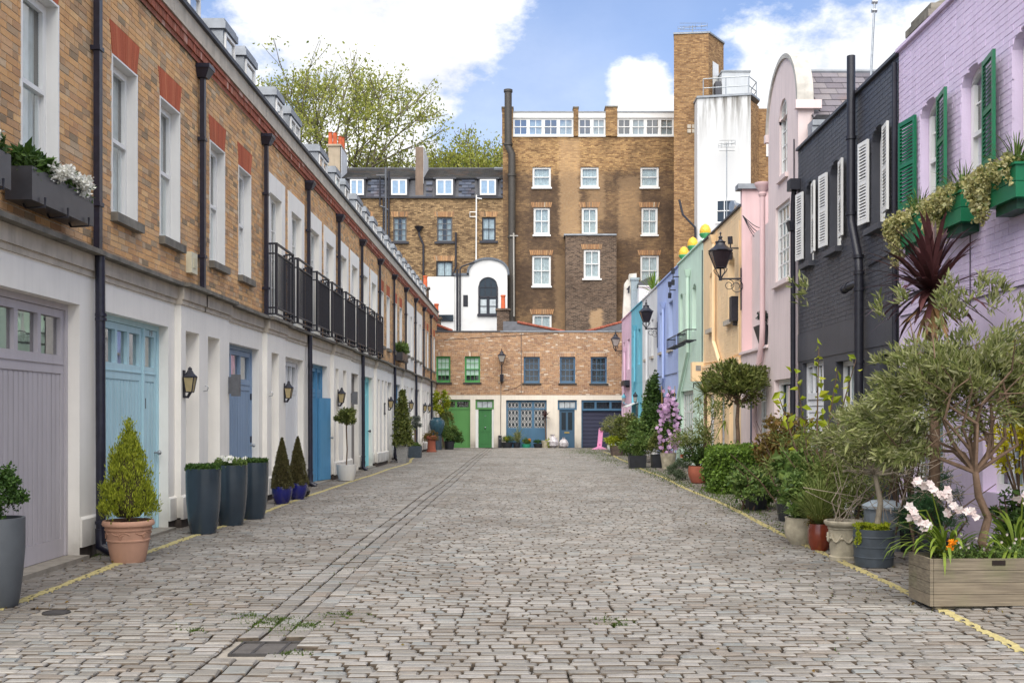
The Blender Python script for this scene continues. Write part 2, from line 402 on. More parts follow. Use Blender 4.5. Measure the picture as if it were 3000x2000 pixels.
c = q.mix(q.math('MULTIPLY', dirt, q.rng(a, .3, .6, .5, 1)), c, H('#5d5449'))
c = q.mix(q.rng(q.noise(3.1, 5, .7), .58, .72, 0, .25), c, H('#a39f98'))
c = q.mix(1., c, q.ramp(q.noise(.55, 5, .6), [(.36, (.80, .78, .76)), (.52, (1, 1, 1)), (.66, (1.0, 1.0, 1.0))]), 'MULTIPLY'); c = q.mix(q.rng(q.noise(1.9, 4, .6), .62, .70, 0, .35), c, H('#4e463d'))
SETT = q.out(c, q.rng(a, .3, .7, .5, .75), bump=f, bstr=.35, bdist=.004, spec=.45)
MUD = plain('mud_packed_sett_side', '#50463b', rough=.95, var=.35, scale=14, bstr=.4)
S = []                      # x0,x1,y0,y1,dz,tx,ty,skew
GR = (-2.03, -1.55, 7.02, 7.42); MH = (-4.05, -3.7, 8.35, 8.62)
y = 4.6
while y < 57.8:
    d = R.uniform(.094, .112); x = -5.02+R.random()*.12
    while x < 5.22:
        l = R.uniform(.12, .235)
        if x > 3.6 and R.random() < .5: l *= .8
        x1 = x+l
        mid = (x+x1)/2
        if x < -2.12 and x1 > -2.24: x1 = max(x1, -2.10)
        if x1 > -2.099 and x < -1.61:
            if x < -2.13: x1 = -2.10
            else: pass
            if x1 > -2.099 and x < -1.61: x = -1.60; continue
        if x1-x > .05:
            yo = y+.035*sin(x*1.3+y*.15)+.010*sin(x*4.1+y*1.7)-(.05*math.exp(-((mid+1.85)/.9)**2))
            if not (GR[0]-.10 < mid < GR[1]+.04 and GR[2]-.1 < yo+.05 < GR[3]+.04) and not (MH[0] < mid < MH[1] and MH[2] < yo+.05 < MH[3]):
                gp = .004 if x1 == -2.10 else .007+R.random()**2*.017; yo += R.gauss(0, .0012)
                S.append((x, x1-gp, yo, yo+d-.015-R.random()*.010, R.gauss(0, .0018), R.gauss(0, .008), R.gauss(0, .022)))
        x = x1
    y += d
for c0 in (-2.10, -1.93, -1.76):       # the drainage channel: three long rows
    y = 4.6+R.random()*.1
    while y < 57.8:
        l = R.uniform(.15, .24)
        if not (GR[2]-.06 < y+l/2 < GR[3]+.06):
            S.append((c0+.005, c0+.158, y, y+l-.014, R.gauss(-.006, .003), R.gauss(0, .01), R.gauss(0, .01)))
        y += l
A = np.array(S); mx_, my_ = (A[:,0]+A[:,1])/2, (A[:,2]+A[:,3])/2
Z = np.array([G0(a, b) for a, b in zip(mx_, my_)])
def sett_geo(A, Z):
    n = len(A); hx, hy = (A[:,1]-A[:,0])/2, (A[:,3]-A[:,2])/2; cx, cy = (A[:,0]+A[:,1])/2, (A[:,2]+A[:,3])/2
    rings = [(0., 0., -.05), (.000, .000, -.012), (.004, .007, -.003), (.016, .016, .003)]
    sg = np.array([(-1, -1), (1, -1), (1, 1), (-1, 1)]); V = np.zeros((n, 16, 3))
    for k, (ix, iy, z) in enumerate(rings):
        for j, (a, b) in enumerate(sg):
            jx = NR.normal(0, .0045, n); jy = NR.normal(0, .0022, n)
            lx = a*(hx-ix)+jx; ly = b*(hy-iy)+jy
            V[:, k*4+j, 0] = cx+lx; V[:, k*4+j, 1] = cy+ly; V[:, k*4+j, 2] = Z+A[:,4]+z+(lx*A[:,5]+ly*A[:,6] if k else 0)
    F = [(k*4+j, k*4+(j+1) % 4, k*4+4+(j+1) % 4, k*4+4+j) for k in range(3) for j in range(4)]+[(12, 13, 14, 15)]
    return V, np.array(F)
V, SF = sett_geo(A, Z)
px_ = mx_/my_*3000+1534; py_ = 1218+(1.6-Z)/my_*3000
size = np.where((px_ > -5) & (px_ < 3005) & (py_ < 2005), 1/my_, 0); order = np.argsort(-size); near = set(order[:300].tolist())
sett_me = []
for k in range(8):          # eight stone shapes shared by the nearest setts
    hx, hy = .09, .048; jit = [R.gauss(0, .0035) for _ in range(8)]
    B = np.array([(-hx, hx, -hy, hy, 0, 0, 0)]); Vv, _ = sett_geo(B, np.zeros(1))
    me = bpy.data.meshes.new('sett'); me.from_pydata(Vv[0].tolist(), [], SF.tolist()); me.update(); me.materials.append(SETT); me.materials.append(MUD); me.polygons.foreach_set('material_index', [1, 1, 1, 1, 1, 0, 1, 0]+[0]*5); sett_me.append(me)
for i in near:
    o = bpy.data.objects.new('sett', R.choice(sett_me)); COL.objects.link(o); o.parent = road
    o.location = (mx_[i], my_[i], Z[i]+A[i, 4]); o.scale = ((A[i,1]-A[i,0])/.18, (A[i,3]-A[i,2])/.096, 1); o.rotation_euler = (A[i,6], -A[i,5], R.gauss(0, .012))
rest = np.array([i for i in range(len(A)) if i not in near])
so_ = np_mesh('setts', V[rest].reshape(-1, 3), (np.arange(len(rest))[:, None, None]*16+SF[None]).reshape(-1, 4), road, SETT, kind='stuff')
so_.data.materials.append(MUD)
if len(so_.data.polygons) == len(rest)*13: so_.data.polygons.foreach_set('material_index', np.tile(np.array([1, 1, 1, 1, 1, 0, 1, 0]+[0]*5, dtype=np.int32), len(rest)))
# worn yellow lines: paint lying on each stone it crosses
q = G('worn_yellow_line_paint'); a = q.noise(30, 6, .75); b = q.noise(2.1, 3)
c = q.mix(q.rng(a, .4, .65), H('#b3a672'), H('#a09464'))
pr = q.n('ShaderNodeBsdfPrincipled'); q.l(c, pr.inputs['Base Color']); pr.inputs['Roughness'].default_value = .8
tr = q.n('ShaderNodeBsdfTransparent'); mx = q.n('ShaderNodeMixShader'); wr = q.math('MULTIPLY', q.rng(a, .57, .66), q.rng(b, .35, .65, .25, 1.0), clamp=True); q.l(wr, mx.inputs[0])
q.l(pr.outputs[0], mx.inputs[1]); q.l(tr.outputs[0], mx.inputs[2]); o_ = q.n('ShaderNodeOutputMaterial'); q.l(mx.outputs[0], o_.inputs[0]); YEL = q.m
for nm, ln, y0, y1, wd in (('road_marking', line_l, 4.6, 46, .055), ('road_marking', line_r, 4.6, 50, .05)):
    m = MB()
    for i in range(len(A)):
        yc = my_[i]
        if not y0 < yc < y1: continue
        c = ln(yc)
        wl = wd*(.85+.12*sin(yc*3)); a_, b_ = c-wl, c+wl
        x0, x1 = max(a_+R.gauss(0, .004), A[i,0]+.004), min(b_+R.gauss(0, .004), A[i,1]-.004)
        if x1-x0 < .012: continue
        z = Z[i]+A[i,4]; f_ = lambda x, y: (x, y, z+.0085+(x-mx_[i])*A[i,5]+(y-yc)*A[i,6])
        ya, yb = A[i,2]+.001, A[i,3]-.001
        m.quad(f_(x0, ya), f_(x1, ya), f_(x1, yb), f_(x0, yb))
        m.quad(f_(x0, ya), f_(x1, ya), (x1, ya-.010, z-.02), (x0, ya-.010, z-.02))
    for i in range(int((y1-y0)/.1)):
        ya, yb = y0+i*.1, y0+i*.1+.1; a_, b_ = ln(ya), ln(yb); m.quad((a_-wd*.8, ya, G0(a_, ya)-.010), (a_+wd*.8, ya, G0(a_, ya)-.010), (b_+wd*.8, yb, G0(b_, yb)-.010), (b_-wd*.8, yb, G0(b_, yb)-.010))
    m.build(nm, None, YEL, kind='structure')
# drain grate, small round cover
t = thing('drain_grate', 'rusty iron drain grate sunk in the channel of the cobbled street', 'drain grate', (-1.79, 7.22, G0(-1.79, 7.22)))
zg = G0(-1.79, 7.22)-.004; IRON = plain('worn_cast_iron', '#403d3b', rough=.6, var=.3, metal=.2)
m = MB(); m.box(GR[0], GR[1], GR[2], GR[2]+.018, zg-.05, zg); m.box(GR[0], GR[1], GR[3]-.018, GR[3], zg-.05, zg); m.box(GR[0], GR[0]+.018, GR[2]+.018, GR[3]-.018, zg-.05, zg); m.box(GR[1]-.018, GR[1], GR[2]+.018, GR[3]-.018, zg-.05, zg)
for x in (-1.885, -1.70): m.box(x, x+.022, GR[2]+.018, GR[3]-.018, zg-.04, zg-.002)
m.build('frame', t, IRON)
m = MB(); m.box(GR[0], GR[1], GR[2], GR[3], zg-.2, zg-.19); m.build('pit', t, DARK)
for k in range(9):
    m = MB(); y = GR[2]+.03+k*.036; m.box(GR[0]+.018, GR[1]-.018, y, y+.012, zg-.014, zg-.004); m.build('bar', t, plain('polished_iron_bar', '#5c5855', rough=.5, var=.2))
m = MB(); m.box(-2.13, -1.50, 6.94, 7.49, zg-.06, zg-.02); CONC = plain('patched_concrete', '#8a8378', rough=.9, var=.2, scale=8, bstr=.4); m.build('concrete_collar', t, CONC)
t = thing('stopcock_cover', 'small round iron stopcock cover among the setts near the left planter', 'manhole cover', (-3.87, 8.48, G0(-3.87, 8.48)))
m = MB(); m.lathe((-3.87, 8.48, G0(-3.87, 8.48)-.04), [(.11, 0), (.11, .04), (.10, .042), (.1, .038)], 24); m.build('rim', t, IRON, smooth=True)
m = MB(); m.box(-4.06, -3.69, 8.34, 8.63, G0(-3.87, 8.48)-.05, G0(-3.87, 8.48)-.012); m.build('concrete_collar', t, CONC)
# ================================================================== shared builders
def panes(par, F, a, b, c, d, v, nx, ny, single, mat=None, g=.02):
    mat = mat or GLASS
    if not single:
        m = MB(F); m.quad((a, v, c), (b, v, c), (b, v, d), (a, v, d)); m.build('pane', par, mat); return
    for i in range(nx):
        for j in range(ny):
            x0 = a+(b-a)*i/nx; x1 = a+(b-a)*(i+1)/nx; z0 = c+(d-c)*j/ny; z1 = c+(d-c)*(j+1)/ny
            e = R.uniform(-.002, .002)
            m = MB(F); m.quad((x0+g/2, v+e, z0+g/2), (x1-g/2, v-e, z0+g/2), (x1-g/2, v-e, z1-g/2), (x0+g/2, v+e, z1-g/2)); m.build('pane', par, mat)
def window(par, F, a, b, c, d, mat=None, rec=.12, nx=2, ny=2, sash=True, single=False, back='curtain', t=.055, g=.02, rise=0, glass=None, name='window', dep=.05, cill=0):
    """frame with its sashes, glazing bars, panes, and what is seen behind them"""
    mat = mat or WFRAME; m = MB(F); v0, v1 = -rec-dep, -rec
    top = d-rise
    m.box(a, a+t, v0, v1, c, top); m.box(b-t, b, v0, v1, c, top); m.box(a+t, b-t, v0, v1, c, c+t*1.3)
    if rise:
        n = 10; P = [(a+(b-a)*i/n, arc_w(a+(b-a)*i/n, a, b, d, rise)) for i in range(n+1)]
        Q = [(a+t+(b-a-2*t)*i/n, max(top-t*.3, arc_w(a+t+(b-a-2*t)*i/n, a, b, d, rise)-t)) for i in range(n+1)]
        for i in range(n): m.prism([Q[i], Q[i+1], P[i+1], P[i]], v0, v1)
        yt = d-t
    else:
        m.box(a+t, b-t, v0, v1, d-t, d); yt = d-t
    ia, ib, ic, id_ = a+t, b-t, c+t*1.3, yt
    if sash:
        mid = (ic+id_)/2; s = .04
        m.box(ia, ib, v0-.01, v1+.012, mid-.025, mid+.025)
        zt = min(top, id_)
        m.box(ia, ia+s, v0+.01, v1+.008, mid+.025, zt); m.box(ib-s, ib, v0+.01, v1+.008, mid+.025, zt)
        if not rise: m.box(ia+s, ib-s, v0+.01, v1+.008, id_-s, id_)
        m.box(ia, ia+s, v0-.03, v0+.005, ic, mid-.025); m.box(ib-s, ib, v0-.03, v0+.005, ic, mid-.025); m.box(ia+s, ib-s, v0-.03, v0+.005, ic, ic+s*1.4)
        gi = s
    else: gi = 0; mid = None
    A_, B_ = ia+gi, ib-gi
    for i in range(1, nx):
        x = A_+(B_-A_)*i/nx; m.box(x-g/2, x+g/2, v0+.012, v0+.036, ic, min(id_, arc_w(x, a, b, d, rise)-t*.8 if rise else id_))
    zs = [(ic, id_, ny)] if not sash else [(ic, mid-.025, ny//2), (mid+.025, id_, ny-ny//2)]
    for z0, z1, k in zs:
        for j in range(1, k): z = z0+(z1-z0)*j/k; m.box(A_, B_, v0+.014, v0+.034, z-g/2, z+g/2)
    if cill: m.box(a-.02, b+.02, v0, v1+cill, c-.04, c-.002)
    w_ = m.build(name, par, mat)
    for z0, z1, k in zs:
        if rise and z1 == id_ and not single:
            n = 8; P = [(A_+(B_-A_)*i/n, arc_w(A_+(B_-A_)*i/n, a, b, d, rise)-.02) for i in range(n+1)]
            mm = MB(F); mm.quad((A_, v0+.02, z0), (B_, v0+.02, z0), *[(u, v0+.02, z) for u, z in P[::-1]]); mm.build('pane', w_, glass or GLASS)
        else: panes(w_, F, A_, B_, z0, z1, v0+.02, nx, max(k, 1), single, glass, g)
    bm = MB(F); bm.quad((a, v0-.35, c), (b, v0-.35, c), (b, v0-.35, d), (a, v0-.35, d))
    for x in (a, b): bm.quad((x, v0-.35, c), (x, v0-.35, d), (x, v0, d), (x, v0, c))
    for z in (c, d): bm.quad((a, v0-.35, z), (b, v0-.35, z), (b, v0, z), (a, v0, z))
    bm.build('room_behind', w_, DARK if back == 'dark' else plain('brown_room', '#5a3a30', rough=.9) if back == 'brown' else ROOM)
    if back in ('curtain', 'curtains'):
        cm = MB(F); n = 26; vv = v0-.06
        for (s, e) in (((ia, ib),) if back == 'curtain' else ((ia, ia+(ib-ia)*.33), (ib-(ib-ia)*.33, ib))):
            P = [(s+(e-s)*i/n, vv-.018*sin(i*1.9+s)-.008*sin(i*.7)) for i in range(n+1)]
            for (p, q), (r_, u) in zip(P, P[1:]): cm.quad((p, q, c), (r_, u, c), (r_, u, d), (p, q, d))
        cm.build('curtain', w_, CURT, smooth=True, sharp=80)
    if back == 'blind':
        cm = MB(F); zb = c+(d-c)*.27; cm.quad((ia, v0-.04, zb), (ib, v0-.04, zb), (ib, v0-.04, d), (ia, v0-.04, d)); cm.build('blind', w_, BLIND)
    return w_
def garage(par, F, a, b, d, mat, np_=4, rec=.16, z0=None, single=False, pane_h=.42, side=None, solid=False, base=None):
    """a tall boarded garage door with a row of lights on top; side = u of the wicket leaf split"""
    zb = base if base is not None else gz(F(a, 0, 0)[1])+.03; v1 = -rec; v0 = -rec-.05; m = MB(F)
    m.box(a, a+.06, v0, v1+.02, zb, d); m.box(b-.06, b, v0, v1+.02, zb, d); m.box(a+.06, b-.06, v0, v1+.02, d-.07, d)
    door = m.build('garage_door', par, mat)
    leaves = [(a+.065, b-.065, np_)] if side is None else [(a+.065, side-.03, np_), (side+.03, b-.065, 1)]
    if side is not None:
        m = MB(F); m.box(side-.025, side+.025, v0, v1+.03, zb, d-.072); m.build('mullion', door, mat)
    for (x0, x1, k) in leaves:
        ph1 = d-.16; ph0 = ph1-pane_h; m = MB(F); st = .075
        m.box(x0, x0+st, v0, v1, zb, d-.075); m.box(x1-st, x1, v0, v1, zb, d-.075)
        m.box(x0+st, x1-st, v0, v1, ph1, d-.075); m.box(x0+st, x1-st, v0, v1, ph0-.20, ph0); m.box(x0+st, x1-st, v0, v1, zb, zb+.2)
        m.box(x0+st*.3, x1-st*.3, v1, v1+.012, ph0-.10, ph0-.085)
        pw = (x1-x0-2*st)/k
        for i in range(1, k): m.box(x0+st+pw*i-.035, x0+st+pw*i+.035, v0, v1, ph0, ph1)
        m.build('leaf_frame', door, mat)
        for i in range(k):
            p0 = x0+st+pw*i+(.035 if i else 0); p1 = x0+st+pw*(i+1)-(.035 if i < k-1 else 0)
            mm = MB(F); e = R.uniform(-.003, .003); mm.quad((p0, v0+.008+e, ph0), (p1, v0+.008-e, ph0), (p1, v0+.008-e, ph1), (p0, v0+.008+e, ph1)); mm.build('pane', door, GLASSB)
        m = MB(F); m.box(x0+st, x1-st, v0-.25, v0-.24, ph0-.1, ph1+.1); m.build('room_behind', door, ROOM)
        n = max(1, int(round((x1-x0-2*st)/.105))); w_ = (x1-x0-2*st)/n; joined = MB(F)
        for i in range(n):
            mm = MB(F) if single else joined; s = x0+st+i*w_+.003
            mm.box(s, s+w_-.006, v0, v1-.012-R.random()*.004, zb+.2, ph0-.2)
            mm.box(s+.012, s+w_-.018, v1-.013, v1-.008, zb+.205, ph0-.215)
            if single: mm.build('plank', door, mat)
        if not single: joined.build('planks', door, mat, kind='stuff')
    return door
def hopper_pipe(label, F, u, ztop, zbot, v=.07, r=.05, mat=PIPE, group='rainwater downpipes on the brick terrace', hop=True, shoe=False, square=True):
    t = thing('downpipe', label, 'downpipe', F(u, v, zbot), group)
    m = MB(F)
    if square: m.box(u-r, u+r, v-r*.8, v+r*.8, zbot, ztop)
    else: m.tube([(u, v, zbot), (u, v, ztop)], r, 10)
    m.build('pipe', t, mat, smooth=not square)
    if hop:
        m = MB(F); n = [(u-.13, u+.13, v-.09, v+.13, ztop), (u-.075, u+.075, v-.07, v+.07, ztop-.19)]
        (a, b, c, d, e), (a2, b2, c2, d2, e2) = n
        m.add([(a2,c2,e2),(b2,c2,e2),(b2,d2,e2),(a2,d2,e2),(a,c,e-.06),(b,c,e-.06),(b,d,e-.06),(a,d,e-.06)], [tuple(f) for f in CUBE_F.tolist()])
        m.box(a-.012, b+.012, c, d+.012, e-.06, e); m.build('hopper', t, mat)
    for z in np.arange(zbot+.5, ztop-.3, 1.8):
        m = MB(F); m.box(u-r-.02, u+r+.02, v-r-.02, v+r*.8+.012, z, z+.05); m.build('bracket', t, mat)
    if shoe:
        m = MB(F); m.tube([(u, v, zbot+.25), (u, v+.01, zbot+.1), (u, v+.14, zbot+.01)], r*1.15, 10); m.build('shoe', t, mat, smooth=True)
    return t
# ================================================================== the brick terrace on the left
LIL = paint('lilac_grey_door_paint', '#c2bcc1', var=.06, grime=False); LBL = paint('pale_blue_door_paint', '#bfe2ec', var=.05, grime=False)
SLB = paint('slate_blue_door_paint', '#8fa6c2', var=.07, grime=False); MBL = paint('mid_blue_door_paint', '#5c9ac4', var=.07, grime=False)
TAU = paint('taupe_door_paint', '#8f8a88', var=.07, grime=False); CYA = paint('turquoise_door_paint', '#98e2ea', var=.05, grime=False)
WDR = paint('white_door_paint', '#e9eaec', var=.05, grime=False)
SLATE = plain('dark_roof_slate', '#4a4b50', rough=.7, var=.3, scale=3, bstr=.4)
def Pk(k): return 11.85+3.88*k
# per house: garage (u0,u1,mat,panes,side), niches, forward bay, upper kind, label words
GROUND = {
 -1: dict(g=(8.75, 11.53, LIL, 5, None), n=[], f=None, up='w', lab='nearest stock brick mews house, with the lilac grey garage door'),
 0: dict(g=(12.03, 14.41, LBL, 4, 13.83), n=[(14.88, 15.5)], f=(14.68, 15.73), up='w', lab='stock brick mews house with the pale blue garage door'),
 1: dict(g=(17.24, 19.35, SLB, 3, None), n=[(15.93, 16.55)], f=(15.73, 17.08), up='w', lab='stock brick mews house with slate blue door behind three tall planters'),
 2: dict(g=(21.35, 23.25, WDR, 4, None), n=[(19.95, 20.55)], f=(19.61, 21.12), up='f', lab='brick mews house with white garage door and the first two black balconies'),
 3: dict(g=(23.95, 26.1, MBL, 3, 25.4), n=[(26.75, 27.2)], f=(26.5, 27.37), up='f', lab='brick mews house with mid blue garage door whose wicket stands ajar'),
 4: dict(g=(29.45, 31.0, TAU, 2, None), n=[(27.85, 28.4)], f=(27.37, 29.2), up='f', lab='brick mews house with taupe door behind the ball bay tree in a white pot'),
 5: dict(g=(31.75, 33.9, CYA, 3, 33.2), n=[(34.5, 34.95)], f=(34.2, 35.13), up='f', lab='brick mews house with the turquoise garage door'),
 6: dict(g=(37.3, 38.8, WDR, 2, None), n=[(35.45, 35.95), (36.35, 36.85)], f=(35.13, 37.0), up='w', lab='brick mews house with framed notice on its white ground floor'),
 7: dict(g=(39.5, 41.6, MBL, 3, None), n=[(42.15, 42.6)], f=(41.9, 42.89), up='w', lab='brick mews house with window box above a blue garage door'),
 8: dict(g=(45.0, 46.5, WDR, 2, None), n=[(43.15, 43.6)], f=(42.89, 44.6), up='p', lab='mews house with a white rendered upper floor, nearer of the two'),
 9: dict(g=(47.1, 49.2, TAU, 3, None), n=[(49.8, 50.25)], f=(49.5, 50.65), up='p', lab='mews house with a white rendered upper floor, farther of the two'),
 10: dict(g=(52.8, 54.2, WDR, 2, None), n=[(51, 51.4)], f=(50.65, 52.2), up='w', lab='second from last brick mews house of the left terrace'),
 11: dict(g=(55.0, 57.0, WDR, 2, None), n=[], f=None, up='w', lab='last brick mews house of the left terrace, against the end building'),
}
for k, D in GROUND.items():
    u0, u1 = Pk(k), Pk(k+1)
    if k == -1: u0 = 6.2
    if k == 11: u1 = 59.0
    zb = gz((u0+u1)/2)
    H_ = thing('mews_house', D['lab'], 'house', (-5, (u0+u1)/2, zb), 'brick mews houses of the left terrace')
    ga = D['g']; holes = [(ga[0], ga[1], zb-.3, 2.85)]
    # ground floor: back plane and, in front of it, the forward bay with its niches
    m = MB(FL)
    parts = [(u0, u1)] if not D['f'] else ([(u0, D['f'][0])] if D['f'][0] > u0+.01 else [])+([(D['f'][1], u1)] if D['f'][1] < u1-.01 else [])
    for a, b in parts: wall(m, a, b, zb+.14, 3.2, [h for h in holes if a-.01 <= h[0] and h[1] <= b+.01], 0, .2)
    if D['f']:
        a, b = D['f']; nh = [(x, y, zb+.42, 2.84) for x, y in D['n']]
        wall(m, a, b, zb+.14, 3.2, nh, .09, .2)
        for x, y in D['n']: m.quad((x, -.11, zb+.4), (y, -.11, zb+.4), (y, -.11, 2.86), (x, -.11, 2.86))
        m.quad((a, 0, zb+.14), (a, .09, zb+.14), (a, .09, 3.2), (a, 0, 3.2)); m.quad((b, 0, zb+.14), (b, .09, zb+.14), (b, .09, 3.2), (b, 0, 3.2))
    m.build('ground_floor_wall', H_, RENDERW)
    # plinth blocks at the feet of the piers
    segs = []
    for a, b in parts:
        for c0, d0 in ([(a, b)] if not (a-.01 <= ga[0] and ga[1] <= b+.01) else [(a, ga[0]), (ga[1], b)]):
            if d0-c0 > .04: segs.append((c0, d0, .03))
    if D['f']: segs.append((D['f'][0]-.02, D['f'][1]+.02, .13))
    for a, b, v in segs:
        vb = .0015 if v < .1 else .0915; m = MB(FL); m.box(a, b, vb, v, zb+.12, zb+.43); m.prism([(vb, zb+.43), (v, zb+.43), (v-.025, zb+.46), (vb, zb+.46)], a, b, 'u'); m.build('plinth', H_, RENDERW)
    for a, b, v in segs: m = MB(FL); m.box(a+.012, b-.012, -.08, v-.035, zb-.25, zb+.118); m.build('footing', H_, plain('dark_footing_brick', '#4b423c', rough=.95, var=.4, scale=9, bstr=.6))
    m = MB(FL); m.box(ga[0]-.03, ga[1]+.03, -.22, .10, zb-.2, zb+.035); m.build('threshold', H_, CONC)
    garage(H_, FL, ga[0], ga[1], 2.85, ga[2], ga[3], rec=.15, single=k < 2, side=ga[4], base=zb+.04)
    # stone band and dirty ledge
    m = MB(FL); cuts = [(u0, u1, 0)] if not D['f'] else [(a, b, 0) for a, b in parts]+[(D['f'][0]-.03, D['f'][1]+.03, .09)]
    for a, b, v in cuts:
        n = max(1, int((b-a)/.62)); s = (b-a)/n
        for i in range(n):
            x0, x1 = a+i*s+.003, a+(i+1)*s-.003
            m2 = MB(FL); m2.box(x0, x1, -.1, v+.05, 3.27, 3.447); m2.box(x0, x1, -.1, v+.025, 3.2, 3.27)
            m2.build('stone_block', H_, STONE)
        m2 = MB(FL); m2.box(a-.02, b+.02, -.1, v+.16+R.uniform(-.008, .008), 3.45, 3.505); m2.build('ledge', H_, STONED)
    # upper floor
    p = Pk(k); brick_top = 6.98; W = []
    for o in (.6, 2.24):
        if D['up'] == 'w': W.append((p+o, p+o+.77, 4.07, 6.0))
        elif D['up'] == 'f': W.append((p+o-.1 if o < 1 else p+o+.14, (p+o-.1 if o < 1 else p+o+.14)+.98, 3.55, 6.0))
        else: W.append((p+o+.1, p+o+.8, 4.2, 6.0))
    # mortar backing
    e_ = .034 if D['up'] == 'w' else .02
    m = MB(FL); wall(m, u0, u1, 3.5, 7.5, [(a-e_, b+e_, c, d+.004) for a, b, c, d in W], -.005, .12); m.build('upper_wall', H_, MORTAR)
    if D['up'] == 'f': BH = [(a-.3, b+.3, 3.4, 6.38) for a, b, c, d in W]
    elif D['up'] == 'p': BH = [(u0+.22, u1-.22, 3.4, 6.5)]
    else: BH = [(a-.035, b+.035, c-.02, d+.385) for a, b, c, d in W]+[(a-.05, b+.05, c-.13, c) for a, b, c, d in W]
    bricks(H_, FL, u0+.004, u1-.004, 3.51, brick_top, BH, YBRICK, single=300 if k < 2 else (120 if k == 2 else 0), maxd=22, v=0, wob=.001)
    if D['up'] == 'w':
        for a, b, c, d in W:      # red gauged arch, soldier bricks
            n = 12
            for i in range(n):
                s = (i-n/2)/n; x0 = a+(b-a)*i/n; x1 = a+(b-a)*(i+1)/n; sp = .10
                y0 = x0+((x0-(a+b)/2)/((b-a)/2))*sp; y1 = x1+((x1-(a+b)/2)/((b-a)/2))*sp
                m = MB(FL); m.prism([(x0+.002, d+.0), (x1-.002, d+.0), (y1-.002, d+.385), (y0+.002, d+.385)], -.02, .007+R.random()*.003); m.build('arch_brick', H_, REDB)
            m = MB(FL); m.box(a-.06, b+.06, -.12, .09, c-.11, c-.0); m.build('window_sill', H_, STONED)
            m = MB(FL)      # white painted reveal lining
            m.box(a-.03, a, -.12, .009, c, d); m.box(b, b+.03, -.12, .009, c, d); m.box(a-.03, b+.03, -.12, .009, d-.03, d+.0) if False else m.box(a, b, -.12, .009, d-.025, d-.002)
            m.build('reveal', H_, WHITE)
            window(H_, FL, a, b, c, d-.026, rec=.12, nx=1, ny=2, back='curtain', single=k < 2)
    elif D['up'] == 'f':
        for a, b, c, d in W:
            m = MB(FL); wall(m, a-.3, b+.3, 3.505, 6.38, [(a, b, 3.55, 6.0)], .02, .16)
            for x in (a-.3, b+.3): m.quad((x, -.05, 3.5), (x, .02, 3.5), (x, .02, 6.38), (x, -.05, 6.38))
            m.quad((a-.3, -.05, 6.38), (b+.3, -.05, 6.38), (b+.3, .02, 6.38), (a-.3, .02, 6.38)); m.build('window_surround', H_, RENDERW)
            mm = (a+b)/2
            w_ = window(H_, FL, a, b, c, d, rec=.10, nx=2, ny=4, sash=False, back='curtain', name='french_window', t=.06, single=k < 4)
            m = MB(FL); m.box(mm-.05, mm+.05, -.15, -.085, c, d-.06); m.build('meeting_stile', w_, WFRAME)
    else:
        m = MB(FL); wall(m, u0+.22, u1-.22, 3.5, 6.5, W, .012, .14); m.quad((u0+.22, -.05, 3.5), (u0+.22, .012, 3.5), (u0+.22, .012, 6.5), (u0+.22, -.05, 6.5)); m.build('upper_render', H_, RENDERW)
        for a, b, c, d in W:
            window(H_, FL, a, b, c, d, rec=.10, nx=1, ny=2, back='curtain'); m = MB(FL); m.box(a-.06, b+.06, -.1, .10, c-.1, c); m.build('window_sill', H_, STONED)
    # red corbelled cornice, white band, lead capping
    n = int((u1-u0)/.082)
    cb = MB(FL)
    bricks(H_, FL, u0, u1, 6.985, 7.05, [], REDC, L=.215, v=.03, H=.065)
    Bm = MB(FL)
    for i in range(n):
        x = u0+i*(u1-u0)/n; e = .055+.012*R.random(); Bm.box(x+.003, x+.075, -.05, e, 7.055, 7.165)
    Bm.build('corbel_bricks', H_, REDC, kind='stuff')
    bricks(H_, FL, u0, u1, 7.17, 7.235, [], REDC, L=.215, v=.075)
    m = MB(FL); m.box(u0, u1, -.3, .03, 6.985, 7.24); m.build('cornice_bed', H_, MORTAR)
    n = 3; s = (u1-u0)/n
    for i in range(n):
        m = MB(FL); m.box(u0+i*s+.006, u0+(i+1)*s-.006, -.25, .075, 7.242, 7.53); m.box(u0+i*s+.006, u0+(i+1)*s-.006, -.25, .10, 7.242, 7.285); m.build('parapet_block', H_, STONE)
    m = MB(FL); m.box(u0, u1, -.3, .13, 7.533, 7.60); m.prism([(-.3, 7.6), (.1, 7.6), (-.1, 7.68), (-.3, 7.68)], u0, u1, 'u'); m.build('gutter', H_, plain('dark_capping', '#43444a', rough=.6, var=.3))
    m = MB(FL); m.prism([(-.3, 7.5), (-1.6, 9.25), (-5.5, 9.4), (-5.5, 7.0)], u0, u1, 'u'); m.build('roof', H_, SLATE)
    # dormers
    dl = {-1: [], 0: [(13.5, 14.5), (15.0, 15.68)], 1: [(16.75, 17.45), (18.8, 19.55)], 2: [(20.2, 21.0), (22.7, 23.4)], 3: [(24.1, 25.2)], 4: [(27.5, 28.7), (29.9, 30.6)], 5: [(31.5, 32.2), (33.6, 34.8)]}.get(k, [(p+.5, p+1.3), (p+2.3, p+3.2)])
